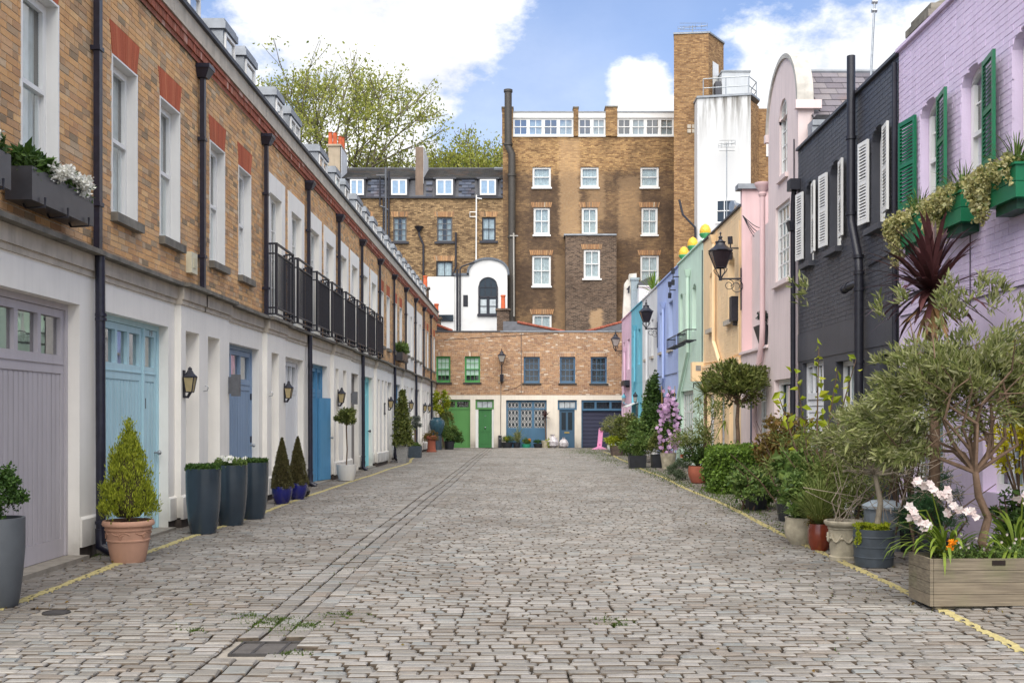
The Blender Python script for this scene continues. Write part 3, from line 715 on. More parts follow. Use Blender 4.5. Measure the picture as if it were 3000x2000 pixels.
    for a, b in dl:
        m = MB(FL); a_, b_ = a+.06, b-.06; F_ = lambda x0, x1, y0, y1, z0, z1: m.box(x0, x1, y0, y1, z0, z1)
        F_(a, b, -1.9, -.52, 7.5, 8.70); F_(a-.05, b+.05, -2.0, -.46, 8.70, 8.83); F_(a-.02, b+.02, -2.0, -.49, 8.83, 8.89)
        dm = m.build('dormer', H_, LEAD)
        m = MB(FL); z0, z1 = 8.0, 8.66; v = -.50
        m.box(a_, b_, -.52, v+.02, z0, z0+.05); m.box(a_, b_, -.52, v+.02, z1-.05, z1); m.box(a_, a_+.05, -.52, v+.02, z0+.05, z1-.05); m.box(b_-.05, b_, -.52, v+.02, z0+.05, z1-.05)
        if b-a > .9: m.box((a+b)/2-.025, (a+b)/2+.025, -.52, v+.02, z0+.05, z1-.05)
        m.build('dormer_window', dm, WFRAME)
        m = MB(FL); m.quad((a_+.05, -.512, z0+.05), (b_-.05, -.512, z0+.05), (b_-.05, -.512, z1-.05), (a_+.05, -.512, z1-.05)); m.build('pane', dm, GLASSB)
    m = MB(FL); m.box(u0, u1, -6, -5.9, zb-.2, 9.0); m.build('back_wall', H_, MORTAR)
    if k in (-1, 11):
        e = u0 if k == -1 else u1; m = MB(FL); m.quad((e, -6, zb-.2), (e, 0, zb-.2), (e, 0, 7.5), (e, -6, 7.5)); m.build('end_wall', H_, MORTAR)
# details on the terrace
for i in range(12):
    low = i in (0, 3, 5, 7, 9, 11)
    ords = ['nearest', 'second', 'third', 'fourth', 'fifth', 'sixth', 'seventh', 'eighth', 'ninth', 'tenth', 'eleventh', 'farthest']
    ex = {0: ' beside the pale blue garage door', 1: ' ending on the ledge above the forward bay', 2: ' just before the first black balcony'}.get(i, '')
    hopper_pipe('%s dark downpipe along the brick terrace%s' % (ords[i], ex), FL, Pk(i), 9.2 if i == 0 else 6.97, 3.52, v=.17 if False else .075, r=.044, hop=i > 0)
    if low:
        t = bpy.context.scene.objects[-1] if False else None
for i in (0, 3, 5, 7, 9, 11):
    u = Pk(i); nm = ['nearest', 0, 0, 'second', 0, 'third', 0, 'fourth', 0, 'fifth', 0, 'farthest'][i]
    t = thing('lower_downpipe', '%s dark round pipe running down the white ground floor to the street' % nm, 'downpipe', (-4.9, u, gz(u)), 'lower downpipes of the left terrace')
    m = MB(FL); m.tube([(u, .10, 3.45), (u, .10, 3.3), (u, .11, gz(u)+.12)], .055, 12); m.build('pipe', t, PIPE, smooth=True)
    m = MB(FL); m.tube([(u, .11, gz(u)+.3), (u, .11, gz(u)+.1), (u, .24, gz(u)+.03)], .065, 12); m.build('shoe', t, PIPE, smooth=True)
    for z in (2.75, 2.70, .35):
        m = MB(FL); m.tube([(u, .108, z), (u, .108, z+.035)], .066, 12); m.build('collar', t, PIPE, smooth=True)
# balconies
n = 0; bal = None
blab = ['nearest black railing balcony of the brick terrace', 'second black railing balcony from the camera', 'third black railing balcony from the camera', 'fourth black railing balcony from the camera', 'fifth black railing balcony from the camera', 'sixth black railing balcony from the camera', 'second farthest black railing balcony', 'farthest black railing balcony, before the brick windows start again']
for k in (2, 3, 4, 5):
    for o in (.5, 2.38):
        u = Pk(k)+o-.32; L_ = 1.46; z0 = 3.56; z1 = 4.95; v1 = .22
        if bal is None:
            bal = thing('balcony_railing', blab[0], 'balcony', (0, 0, 0), 'black Juliet balconies on the left terrace')
            FX = lambda a, v, w_: (v, a, w_)
            for a in (0, L_-.05):
                m = MB(FX); m.box(a, a+.05, v1-.05, v1, 0, z1-z0); m.build('post', bal, BLACK); m = MB(FX); m.box(a+.005, a+.045, 0, .04, .02, z1-z0-.02); m.build('post', bal, BLACK)
            for nm, za, zc in (('top_rail', z1-z0-.035, z1-z0), ('middle_rail', z1-z0-.22, z1-z0-.195), ('bottom_rail', .12, .15), ('foot_rail', 0, .03)):
                m = MB(FX); m.box(.05, L_-.05, v1-.045, v1-.005, za, zc)
                for a in (.01, L_-.04): m.box(a, a+.03, .04, v1-.05, za, zc)
                m.build(nm, bal, BLACK)
            for i in range(13):
                a = .05+(L_-.1)*(i+1)/14; m = MB(FX); m.box(a-.008, a+.008, v1-.033, v1-.017, .15, z1-z0-.22); m.build('baluster', bal, BLACK)
            for i in range(2):
                a = (.01, L_-.03)[i]
                for q_ in range(2): m = MB(FX); m.box(a, a+.016, .07+q_*.055, .086+q_*.055, .03, z1-z0-.03); m.build('baluster', bal, BLACK)
            bal.location = (-5+.02, u, z0)
        else: copy_tree(bal, (-5+.02, u, z0), blab[n])
        n += 1
# wall lanterns
AMB = plain('amber_lantern_glass', '#ab9a72', rough=.15, var=.1)
def lantern(label, u, z, s=1., v=.09):
    t = thing('wall_lantern', label, 'lantern', (-5+v, u, z), 'black lanterns on the left terrace')
    F = lambda a, b, c: (-5+v+b*s, u+a*s, z+c*s)
    m = MB(F); m.box(-.045, .045, 0, .02, -.04, .40); m.tube([(0, .01, -.02), (0, .07, -.03), (0, .12, .06)], .025, 8); m.build('back_plate', t, BLACK)
    m = MB(F); b0, b1 = [(-.05, .05), (.05, .05), (.05, .15), (-.05, .15)], [(-.08, .02), (.08, .02), (.08, .19), (-.08, .19)]
    V = [(x, y, .05) for x, y in b0]+[(x, y, .29) for x, y in b1]
    for i in range(4):
        j = (i+1) % 4
        m.tube([V[i], V[i+4]], .009, 5); m.tube([V[i], V[j]], .008, 5); m.tube([V[i+4], V[j+4]], .010, 5)
    m.add([(-.04,.06,.04),(.04,.06,.04),(.04,.14,.04),(-.04,.14,.04),(-.05,.05,.055),(.05,.05,.055),(.05,.15,.055),(-.05,.15,.055)], [tuple(f) for f in CUBE_F.tolist()])
    m.build('cage', t, BLACK)
    m = MB(F)
    for i in range(4):
        j = (i+1) % 4; m.quad(V[i], V[j], V[j+4], V[i+4])
    m.build('glass', t, AMB)
    m = MB(F); m.lathe((0, .105, .29), [(.115, 0), (.112, .012), (.07, .05), (.045, .09), (.035, .11), (.03, .12), (.034, .135), (.018, .155), (0.004, .165)], 4 if False else 8); m.build('roof', t, BLACK)
    return t
lantern('nearest black lantern with amber glass, beside the first niche', 14.78, 1.9, .9, .09)
lantern('second black lantern with amber glass, by the white garage door', 21.0, 1.92, .88, .09)
lantern('third black lantern, above the ball bay tree in its white pot', 27.05, 1.9, 1.0, .09)
lantern('fourth black lantern, beside the framed notice', 37.1, 1.85, 1.0, .09)
lantern('fifth black lantern, behind the tall leafy shrub', 43.9, 1.85, 1.0, .09)
lantern('sixth black lantern near the end of the terrace', 50.0, 1.8, 1.0, .09)
lantern('farthest black lantern, last before the green house', 52.4, 1.8, 1.0, .09)
def wall_thing(name, label, cat, F, parts):
    mats_ = None; t = thing(name, label, cat, F(*parts[0][1][:1], 0, parts[0][1][4]) if False else F(parts[0][1][0], parts[0][1][2], parts[0][1][4]))
    for nm, bx, mt in parts:
        m = MB(F); m.box(*bx); m.build(nm, t, mt)
    return t
GREY = plain('grey_powder_coat', '#5c5e63', rough=.4); STEEL = plain('brushed_steel_plate', '#9fa3a6', rough=.3, metal=.6); YELP = plain('yellow_plate', '#d9c22e', rough=.5)
wall_thing('up_down_light', 'square grey up and down wall light at the slate blue garage door', 'wall light', FL, [('back_box', (17.02, 17.12, .09, .14, 1.97, 2.25), GREY), ('lamp_body', (17.01, 17.13, .14, .27, 1.93, 2.29), GREY)])
wall_thing('up_down_light', 'square grey up and down wall light at the taupe door', 'wall light', FL, [('back_box', (29.1, 29.2, .09, .14, 1.97, 2.25), GREY), ('lamp_body', (29.09, 29.21, .14, .27, 1.93, 2.29), GREY)])
wall_thing('door_intercom', 'steel intercom panel with a yellow plate in the second niche', 'intercom', FL, [('plate', (16.04, 16.34, -.11, -.085, 1.56, 1.72), STEEL), ('label_plate', (16.24, 16.30, -.085, -.082, 1.62, 1.70), YELP), ('lens', (16.10, 16.15, -.085, -.08, 1.60, 1.65), BLACK)])
wall_thing('door_intercom', 'narrow steel intercom in the niche beside the white garage door', 'intercom', FL, [('plate', (20.2, 20.4, -.11, -.085, 1.45, 1.72), STEEL), ('screen', (20.23, 20.37, -.085, -.081, 1.6, 1.69), BLACK), ('keypad', (20.23, 20.37, -.085, -.081, 1.48, 1.55), BLACK)])
wall_thing('alarm_box', 'cream burglar alarm box on the brick above the ledge', 'alarm box', FL, [('case', (15.15, 15.42, .0, .09, 3.72, 4.03), paint('cream_plastic', '#e3dcc0', grime=False)), ('disc', (15.22, 15.35, .09, .10, 3.80, 3.95), paint('cream_plastic_disc', '#d4ccae', grime=False))])
wall_thing('framed_notice', 'black framed white notice on the white wall past the turquoise door', 'notice', FL, [('frame', (35.98, 36.3, .09, .12, 1.66, 2.06), BLACK), ('paper', (36.02, 36.26, .12, .125, 1.70, 2.02), WHITE)])
# hooks
for u, la in ((15.7, 'small metal hook on the pier between the first two niches'), (19.75, 'small metal hook on the pier left of the white garage door')):
    m = MB(FL); m.tube([(u, .09, 1.98), (u, .15, 1.99), (u, .165, 2.03), (u, .15, 2.06), (u, .11, 2.06)], .008, 6); o = m.build('wall_hook', None, STEEL, loc=(-4.91, u, 2.0), smooth=True); tag(o, la, 'hook')
# door knobs and hinges, house numbers
def knob(par, F, u, v, z, mat, r=.035):
    m = MB(F); m.tube([(u, v, z), (u, v+.05, z)], r*.4, 10); m.tube([(u, v+.045, z), (u, v+.052, z), (u, v+.07, z), (u, v+.09, z), (u, v+.098, z)], [r*.5, r*.9, r, r*.8, r*.2], 14); return m.build('door_knob', par, mat, smooth=True)
houses = {k: o for k, o in zip(GROUND, [o for o in sc.objects if o.name.startswith('mews_house')])}
def hdoor(k): return [c for c in houses[k].children if c.name.startswith('garage_door')][0]
knob(hdoor(1), FL, 19.2, -.13, 1.05, STEEL); knob(hdoor(2), FL, 21.5, -.13, 1.05, STEEL)
for k_, u_ in ((1, 19.24),):
    for z in (.35, 1.1, 1.9): m = MB(FL); m.box(u_+.045, u_+.065, -.15, -.125, z, z+.12); m.build('hinge', hdoor(k_), BLACK)
hd = hdoor(0); knob(hd, FL, 14.28, -.15, 1.09, STEEL)
for z in (1.7, .95, .25): m = MB(FL); m.box(13.865, 13.885, -.15, -.12, z, z+.14); m.build('hinge', hd, BLACK)
def text(par, s, F, u, v, z, size, mat, name='house_number', flip=False, align='CENTER', frame=None):
    cu = bpy.data.curves.new(name, 'FONT'); cu.body = s; cu.size = size; cu.extrude = .002; cu.align_x = align; cu.align_y = 'CENTER'; cu.resolution_u = 3
    o = bpy.data.objects.new(name, cu); COL.objects.link(o)
    dg = bpy.context.evaluated_depsgraph_get(); dg.update(); me = bpy.data.meshes.new_from_object(o.evaluated_get(dg)); bpy.data.objects.remove(o)
    V = np.zeros(len(me.vertices)*3); me.vertices.foreach_get('co', V); V = V.reshape(-1, 3); base = org(par)
    for i, (x, y_, zz) in enumerate(V):
        P = Vector(F(u+(-x if flip else x), v+zz, z+y_))-base; me.vertices[i].co = P
    me.materials.clear(); me.materials.append(mat); me.name = name
    o = bpy.data.objects.new(name, me); COL.objects.link(o); o.parent = par; ORG[o.name] = base; return o
text(hd, '19', FL, 14.13, -.145, 2.74, .13, STEEL); text(hd, '21', FL, 12.55, -.185, 2.60, .12, BLACK)
m = MB(FL)
for bx in ((12.44, 12.455, -.19, -.183, 2.50, 2.70), (12.645, 12.66, -.19, -.183, 2.50, 2.70), (12.44, 12.66, -.19, -.183, 2.70, 2.712), (12.44, 12.66, -.19, -.183, 2.488, 2.5)): m.box(*bx)
m.build('number_frame', hd, BLACK)
# the blue wicket leaf that stands ajar
hd = hdoor(3); m = MB(); a = rad(14); L_ = .66
F = lambda a_, v, w_: (-5.10+a_*sin(a)+v*cos(a), 25.44+a_*cos(a)-v*sin(a), w_)
m = MB(F); m.box(0, L_, -.02, .03, .0, 2.05); m.box(.06, L_-.06, .03, .036, .3, 1.95); m.build('wicket_leaf', hd, MBL); knob(hd, F, L_-.06, .03, 1.05, STEEL)
knob(hdoor(5), FL, 33.75, -.13, 1.1, BLACK, .05)
# ================================================================== the painted houses on the right
PUR = paint('lilac_purple_masonry_paint', '#e7d5ef', rough=.6, var=.10, scale=1.3, streak=.12, bstr=.5, bscale=45, grime=False, k=.97)
CHA = paint('charcoal_masonry_paint', '#505158', rough=.42, var=.22, scale=1.6, streak=.2, bstr=.5, bscale=45, grime=False, k=.95)
PNK = paint('pale_pink_render', '#f5e2df', rough=.75, var=.09, scale=1.0, streak=.12, bstr=.25, bscale=50, k=.88)
PNK2 = paint('rose_pink_render', '#efcdcd', rough=.75, var=.08, scale=1.0, streak=.14, bstr=.2, bscale=50, grime=False, k=.9)
ORA = paint('peach_orange_masonry_paint', '#fbdcb0', rough=.65, var=.10, scale=1.2, streak=.12, bstr=.4, bscale=45, k=1.)
MIN = paint('mint_green_masonry_paint', '#d8f0de', rough=.65, var=.10, scale=1.2, streak=.12, bstr=.4, bscale=45, k=.97)
PER = paint('periwinkle_blue_masonry_paint', '#bccdf8', rough=.65, var=.10, scale=1.2, streak=.14, bstr=.4, bscale=45, k=.92)
WHM = paint('white_masonry_paint', '#f2f3f4', rough=.65, var=.08, scale=1.2, streak=.14, bstr=.4, bscale=45, k=.88)
AQU = paint('aqua_blue_masonry_paint', '#80cfe4', rough=.65, var=.10, scale=1.2, streak=.14, bstr=.4, bscale=45, k=.9)
BUB = paint('bubblegum_pink_masonry_paint', '#f6d2e6', rough=.65, var=.10, scale=1.2, streak=.14, bstr=.4, bscale=45, k=.9)
GRN = paint('dark_green_gloss_paint', '#1f7a52', rough=.35, var=.12, grime=False, k=.9)
DGREY = plain('dark_capping', '#43444a', rough=.6, var=.3)
def rhouse(label, u0, u1, mat, holes, top=6.62, brick=(3.1, None), single=0, cap=None, back=6, arch=None, bands=()):
    zb = gz((u0+u1)/2); h = thing('painted_house', label, 'house', (5.2, (u0+u1)/2, zb), 'painted mews houses on the right')
    m = MB(FR); wall(m, u0, u1, zb-.25, top, holes, -.0012, .22)
    m.box(u0, u1, -.3, -.24, 5.9, top)
    for e in (u0, u1): m.quad((e, -.004, zb-.3), (e, -back, zb-.3), (e, -back, top-.3), (e, -.004, top))
    m.quad((u0, -.3, top-.5), (u1, -.3, top-.5), (u1, -back, top-.4), (u0, -back, top-.4)); m.quad((u0, -back, zb), (u1, -back, zb), (u1, -back, top-.4), (u0, -back, top-.4))
    m.build('wall', h, mat)
    if brick: bricks(h, FR, u0+.003, u1-.003, brick[0], top-.005, holes, mat, single=single, v=0, proud=.0042, J=.009, wob=.0018, maxd=26)
    m = MB(FR); m.box(u0, u1, -.32, .055, top, top+.045); m.box(u0, u1, -.28, .03, top+.045, top+.07); m.build('parapet_coping', h, cap or mat)
    return h
def rsill(h, a, b, c, mat, ext=.06, out=.08, t=.09): m = MB(FR); m.box(a-ext, b+ext, -.12, out, c-t, c); m.build('window_sill', h, mat)
def shutter(par, F, u, z0, z1, wd, mat, ang, hinge_left, n=14, base_v=.03, name='shutter'):
    """louvred shutter folded back on its hinge; ang = degrees off the wall"""
    a = rad(ang); s = 1 if hinge_left else -1
    G_ = lambda p, q, z: F(u+s*(p*cos(a)-q*sin(a)), base_v+p*sin(a)+q*cos(a), z)
    m = MB(G_); st = .045
    m.box(0, st, 0, .035, z0, z1); m.box(wd-st, wd, 0, .035, z0, z1)
    mid = (z0+z1)/2
    for a_, b_ in ((z0, z0+.07), (z1-.06, z1), (mid-.03, mid+.03)): m.box(st, wd-st, 0.002, .033, a_, b_)
    o = m.build(name, par, mat)
    for za, zb_ in ((z0+.07, mid-.03), (mid+.03, z1-.06)):
        k = max(4, int((zb_-za)/.045)); h_ = (zb_-za)/k; 
        for i in range(k):
            z = za+i*h_; mm = MB(G_); mm.add([(st, .030, z+.004), (wd-st, .030, z+.004), (wd-st, .004, z+h_*.95), (st, .004, z+h_*.95), (st, .036, z+.009), (wd-st, .036, z+.009), (wd-st, .010, z+h_*.95+.005), (st, .010, z+h_*.95+.005)], [tuple(f) for f in CUBE_F.tolist()])
            mm.build('slat', o, mat)
    return o
# --- purple
hp = [(12.80, 13.42, 4.12, 5.66, .17), (11.53, 12.16, 4.12, 5.66, .17), (10.26, 10.90, 4.12, 5.66, .17), (9.0, 9.63, 4.12, 5.66, .17)]
gp = [(12.7, 13.9, 0.02, 2.55), (9.9, 11.6, .75, 2.35)]
PURH = rhouse('lilac purple painted brick house with green shutters and window boxes', 7.4, 14.18, PUR, hp+gp, brick=(2.95, None), single=300, cap=PUR)
for i, (a, b, c, d, r_) in enumerate(hp):
    window(PURH, FR, a+.01, b-.01, c, d, rec=.11, nx=2, ny=4, rise=.17, back='curtain', single=i < 3, t=.06)
    rsill(PURH, a, b, c, PUR)
shutter(PURH, FR, 13.47, 4.37, 5.56, .44, GRN, 7, True)
for u in (12.75, 11.48, 10.21): shutter(PURH, FR, u, 4.37, 5.56, .44, GRN, 10, False)
window(PURH, FR, 12.7, 13.9, .02, 2.55, rec=.16, nx=4, ny=5, sash=False, back='curtain', t=.08, g=.03, name='garden_door', single=True)
window(PURH, FR, 9.9, 11.6, .75, 2.35, rec=.16, nx=6, ny=5, sash=False, back='curtains', t=.07, g=.025, single=True)
m = MB(FR); m.tube([(11.9, .012, 2.9), (11.9, .012, 3.7)], .006, 5); m.tube([(7.6, .012, 2.92), (10.2, .014, 2.96), (12.3, .012, 2.95), (14.1, .012, 2.97)], .008, 5); m.build('wall_cable', PURH, BLACK)
# --- charcoal
hd_ = [(14.72, 15.29, 4.38, 5.86, .18), (16.77, 17.38, 4.38, 5.86, .18), (18.34, 18.88, 4.38, 5.86, .18)]
gd = [(14.3, 14.95, .0, 2.5), (15.65, 17.05, 0.02, 2.5), (17.75, 19.1, 0.02, 2.58)]
CHAH = rhouse('charcoal painted brick house with white louvred shutters', 14.18, 19.38, CHA, hd_+gd, brick=(3.15, None), single=300, cap=CHA, top=6.6)
for i, (a, b, c, d, r_) in enumerate(hd_):
    window(CHAH, FR, a+.01, b-.01, c, d, rec=.12, nx=2, ny=4, rise=.18, back='curtain', single=True); rsill(CHAH, a, b, c, CHA, out=.12)
WSH = WFRAME
for a, b, s in ((14.72, 15.29, 1), (16.77, 17.38, 1), (18.34, 18.88, 1)):
    shutter(CHAH, FR, b+.03, 4.5, 5.74, .33, WSH, 6, True); shutter(CHAH, FR, a-.03, 4.5, 5.74, .33, WSH, 8, False)
window(CHAH, FR, 15.65, 17.05, .02, 2.5, rec=.12, nx=5, ny=4, sash=False, back='curtain', t=.08, g=.03, name='garden_door', single=True)
# white boarded door with lights over
m = MB(FR); a, b = 17.75, 19.1
m.box(a, a+.08, -.15, -.08, 0, 2.58); m.box(b-.08, b, -.15, -.08, 0, 2.58); m.box(a+.08, b-.08, -.15, -.08, 2.5, 2.58); m.box(a+.08, b-.08, -.15, -.07, 1.9, 2.02)
for i in (1, 2, 3): x = a+.08+(b-a-.16)*i/4; m.box(x-.03, x+.03, -.14, -.09, 2.02, 2.5)
gdoor = m.build('garage_door', CHAH, WDR); panes(gdoor, FR, a+.08, b-.08, 2.02, 2.5, -.12, 4, 1, True, GLASSB, .06)
for i in range(16): m = MB(FR); z = .03+i*.117; m.add([(a+.08,-.12,z),(b-.08,-.12,z),(b-.08,-.085,z),(a+.08,-.085,z),(a+.08,-.12,z+.11),(b-.08,-.12,z+.11),(b-.08,-.10,z+.11),(a+.08,-.10,z+.11)], [tuple(f) for f in CUBE_F.tolist()]); m.build('plank', gdoor, WDR)
m = MB(FR); m.quad((14.3, -.2, 0), (14.95, -.2, 0), (14.95, -.2, 2.5), (14.3, -.2, 2.5)); m.box(14.3, 14.38, -.18, -.1, 0, 2.5); m.build('front_door', CHAH, plain('dark_door_paint', '#26262c', rough=.4))
m = MB(FR); m.box(14.25, 19.38, -.003, .012, 2.62, 3.14); m.build('render_band', CHAH, CHA)
# soil pipe in front of the charcoal wall
t = thing('soil_pipe', 'thick black soil pipe rising above the parapet of the charcoal house and kinked halfway', 'soil pipe', (5.1, 15.6, 0))
m = MB(FR); m.tube([(15.95, .10, 7.2), (15.95, .10, 4.75), (15.93, .10, 4.6), (15.6, .10, 4.0), (15.58, .10, 3.8)], .065, 14); m.build('upper_pipe', t, BLACK, smooth=True)
m = MB(FR); m.tube([(15.58, .10, 3.8), (15.58, .10, 0.02)], .07, 14); m.build('lower_pipe', t, BLACK, smooth=True)
m = MB(FR); m.tube([(15.6, .10, 3.62), (15.9, .12, 3.62), (16.25, .12, 3.60)], .055, 14); m.build('side_branch', t, BLACK, smooth=True)
for z, u in ((5.9, 15.95), (4.72, 15.95), (4.0, 15.6), (3.5, 15.58), (3.75, 15.58), (2.4, 15.58), (1.2, 15.58)): m = MB(FR); m.tube([(u, .10, z), (u, .10, z+.05)], .082, 14); m.build('collar', t, BLACK, smooth=True)
for u, z in ((16.0, 3.62), (16.2, 3.6)): m = MB(FR); m.tube([(u, .12, z), (u+.04, .12, z)], .068, 14); m.build('collar', t, BLACK, smooth=True)
t = thing('dark_downpipe', 'thin black downpipe standing at the joint of the charcoal and the purple house', 'downpipe', (5.15, 14.22, 0)); m = MB(FR); m.tube([(14.22, .05, 6.5), (14.22, .05, .02)], .035, 10); m.build('pipe', t, BLACK, smooth=True)
t = thing('rainwater_pipe', 'black rainwater pipe with hopper between the charcoal house and the pale pink house', 'downpipe', (5.1, 19.45, 0))
m = MB(FR); m.tube([(19.35, .09, 5.85), (19.42, .09, 5.6), (19.42, .09, .05)], .05, 12); m.build('pipe', t, BLACK, smooth=True)
m = MB(FR); m.add([(19.34,.03,5.1),(19.5,.03,5.1),(19.5,.16,5.1),(19.34,.16,5.1),(19.3,.01,5.28),(19.54,.01,5.28),(19.54,.2,5.28),(19.3,.2,5.28)], [tuple(f) for f in CUBE_F.tolist()]); m.box(19.2, 19.45, .01, .2, 5.85, 6.05); m.build('hopper', t, BLACK)
# --- pale pink with a round gable
u0, u1 = 19.4, 21.76; PG = thing('painted_house', 'pale pink rendered house with a round topped gable', 'house', (5.2, 20.6, gz(20)), 'painted mews houses on the right'); mc = (u0+u1)/2; hw = (u1-u0)/2
PH = [(20.2, 20.82, 6.4, 7.95, .31), (20.0, 21.14, 4.3, 5.87), (19.95, 21.25, -.3, 2.34)]
m = MB(FR); wall(m, u0, u1, -.3, 7.55, [(20.2, 20.82, 6.4, 7.56)]+PH[1:], 0, .2)
n = 24; P = [(mc-hw*cos(pi*i/n), 7.55+1.17*sin(pi*i/n)) for i in range(n+1)]
for i in range(n):
    (p, q), (r_, s) = P[i], P[i+1]
    lo = lambda u: max(7.55, arc_w(u, 20.2, 20.82, 7.95, .31)) if 20.2 < u < 20.82 else 7.55
    m.quad((p, 0, lo(p)), (r_, 0, lo(r_)), (r_, 0, s), (p, 0, q))
    m.quad((p, -.3, 7.55), (r_, -.3, 7.55), (r_, -.3, s), (p, -.3, q))
for e in (u0, u1): m.quad((e, 0, -.3), (e, -6, -.3), (e, -6, 6.2), (e, -.3, 6.5)); m.quad((e, 0, 6.2), (e, -.3, 6.2), (e, -.3, 7.55), (e, 0, 7.55))
m.build('wall', PG, PNK)
for i in range(n):
    (p, q), (r_, s) = P[i], P[i+1]; k = 1.075; f = lambda a, b: (mc+(a-mc)*k, 7.55+(b-7.55)*k+.0)
    m = MB(FR); m.prism([(p, q), (r_, s), f(r_, s), f(p, q)], -.27, .04); m.build('coping_stone', PG, paint('weathered_coping', '#cfcac0', var=.3, scale=4, streak=.3, grime=False))
m = MB(FR); m.box(u0-.1, u0+.02, -.42, .07, 7.40, 7.56); m.build('gable_foot', PG, PNK); m = MB(FR); m.box(u1-.02, u1+.1, -.42, .07, 7.40, 7.56); m.build('gable_foot', PG, PNK)
m = MB(FR); PP = [(20.2+.62*i/16, arc_w(20.2+.62*i/16, 20.2, 20.82, 7.95, .31)) for i in range(17)]
for (p, q), (r_, s) in zip(PP, PP[1:]): m.quad((p, 0, max(q, 7.55)), (r_, 0, max(s, 7.55)), (r_, -.2, max(s, 7.55)), (p, -.2, max(q, 7.55)))
for e in (20.2, 20.82): m.quad((e, 0, 7.5), (e, -.2, 7.5), (e, -.2, 7.64), (e, 0, 7.64))
m.build('arch_reveal', PG, PNK)
window(PG, FR, 20.21, 20.81, 6.4, 7.94, rec=.04, nx=2, ny=5, sash=False, rise=.3, back='curtain', name='arched_window', single=True); rsill(PG, 20.2, 20.82, 6.4, PNK, out=.06)
window(PG, FR, 20.0, 21.14, 4.3, 5.87, rec=.05, nx=4, ny=5, sash=False, back='curtain', name='casement_window', single=True, t=.07, g=.03); rsill(PG, 20.0, 21.14, 4.3, PNK, out=.09)
m = MB(FR); m.box(19.95, 20.05, -.18, -.1, -.1, 2.34); m.box(21.12, 21.25, -.18, -.1, -.1, 2.34); m.box(20.05, 21.12, -.18, -.1, 2.24, 2.34); fr = m.build('door_frame', PG, WFRAME)
m = MB(FR); m.box(20.05, 20.13, -.2, -.16, -.05, 2.24); m.box(21.05, 21.12, -.2, -.16, -.05, 2.24); m.box(20.13, 21.05, -.2, -.16, -.05, .06); m.box(20.55, 20.62, -.2, -.16, .06, 2.24); gd_ = m.build('glass_door', PG, plain('grey_green_metal', '#3c4a4c', rough=.4)); panes(gd_, FR, 20.13, 21.05, .06, 2.24, -.18, 2, 1, True, GLASSB, .05)
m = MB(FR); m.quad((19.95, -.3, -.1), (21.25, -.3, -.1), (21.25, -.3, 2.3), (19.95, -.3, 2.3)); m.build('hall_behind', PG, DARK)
# slate roof seen over the charcoal parapet
rf = thing('roof_slope', 'grey slate roof slope beside the round pink gable', 'roof', (6.8, 19.6, 7.2))
SL2 = brickmat('grey_purple_slate', [(0,'#77727a'),(.3,'#8b868c'),(.55,'#6b6870'),(.8,'#9a9496'),(1,'#5c5a62')], fine=.2, k=.8)
m = MB(); m.quad((5.45, 19.3, 7.2), (9.5, 19.3, 7.2), (9.5, 20.6, 8.5), (5.45, 20.6, 8.5)); m.quad((5.45, 20.6, 8.5), (9.5, 20.6, 8.5), (9.5, 22, 7.2), (5.45, 22, 7.2)); m.build('roof_deck', rf, DGREY)
for r0 in range(8):
    for c0 in range(12):
        x = 5.47+c0*.33+(.165 if r0 % 2 else 0); s0 = r0/8; s1 = (r0+1.12)/8
        y0, z0, y1, z1 = 19.3+1.3*s0, 7.2+1.3*s0, 19.3+1.3*s1, 7.2+1.3*s1
        m = MB(); m.add([(x, y0-.012, z0+.022), (x+.322, y0-.012, z0+.022), (x+.322, y1-.004, z1+.006), (x, y1-.004, z1+.006), (x, y0-.01, z0+.012), (x+.322, y0-.01, z0+.012)], [(0,1,2,3), (0,1,5,4)]); m.build('slate', rf, SL2)
m = MB(); m.tube([(5.4, 20.6, 8.52), (9.5, 20.6, 8.52)], .05, 8); m.build('ridge', rf, LEAD)
m = MB(); m.box(5.45, 9.5, 19.05, 19.3, 6.3, 7.2); m.build('upstand', rf, plain('soot_black_render', '#2a2a2e', rough=.8, var=.4)); m = MB(); m.box(5.35, 6.1, 18.95, 19.3, 6.98, 7.08); m.box(5.35, 6.1, 18.98, 19.28, 6.7, 6.98); m.build('lead_gutter', rf, LEAD)
# chimney stack and aerials behind the purple parapet
t = thing('chimney_stack', 'weathered stone topped chimney stack behind the purple parapet', 'chimney', (6.0, 14.6, 6.3))
STN = plain('mossy_old_stone', '#7c776c', rough=.95, var=.4, scale=7, bstr=.6); m = MB(); m.box(5.7, 6.5, 14.3, 15.0, 6.3, 7.15); m.build('stack', t, STN)
m = MB(); m.box(5.62, 6.58, 14.22, 15.08, 7.15, 7.25); m.box(5.68, 6.52, 14.28, 15.02, 7.25, 7.36); m.lathe((6.1, 14.65, 7.36), [(.3, 0), (.28, .1), (.18, .16)], 10); m.build('cap', t, STN)
for (x, y, z0, z1, lx, la) in ((6.4, 19.0, 7.0, 9.9, .12, 'leaning aerial pole above the slate roof'), (6.15, 14.9, 7.3, 9.0, 0, 'upright aerial pole on the stone chimney stack')):
    t = thing('aerial_pole', la, 'aerial', (x, y, z0)); m = MB(); m.tube([(x, y, z0), (x+lx*1.2, y, z1)], .022, 6); m.build('pole', t, STEEL)
    m = MB()
    for k in range(5): z = z1-.15-.16*k; f = lx*1.2*(z-z0)/(z1-z0); m.tube([(x+f-.05, y, z), (x+f+.05, y, z)], .035, 6)
    m.build('clamps', t, STEEL)
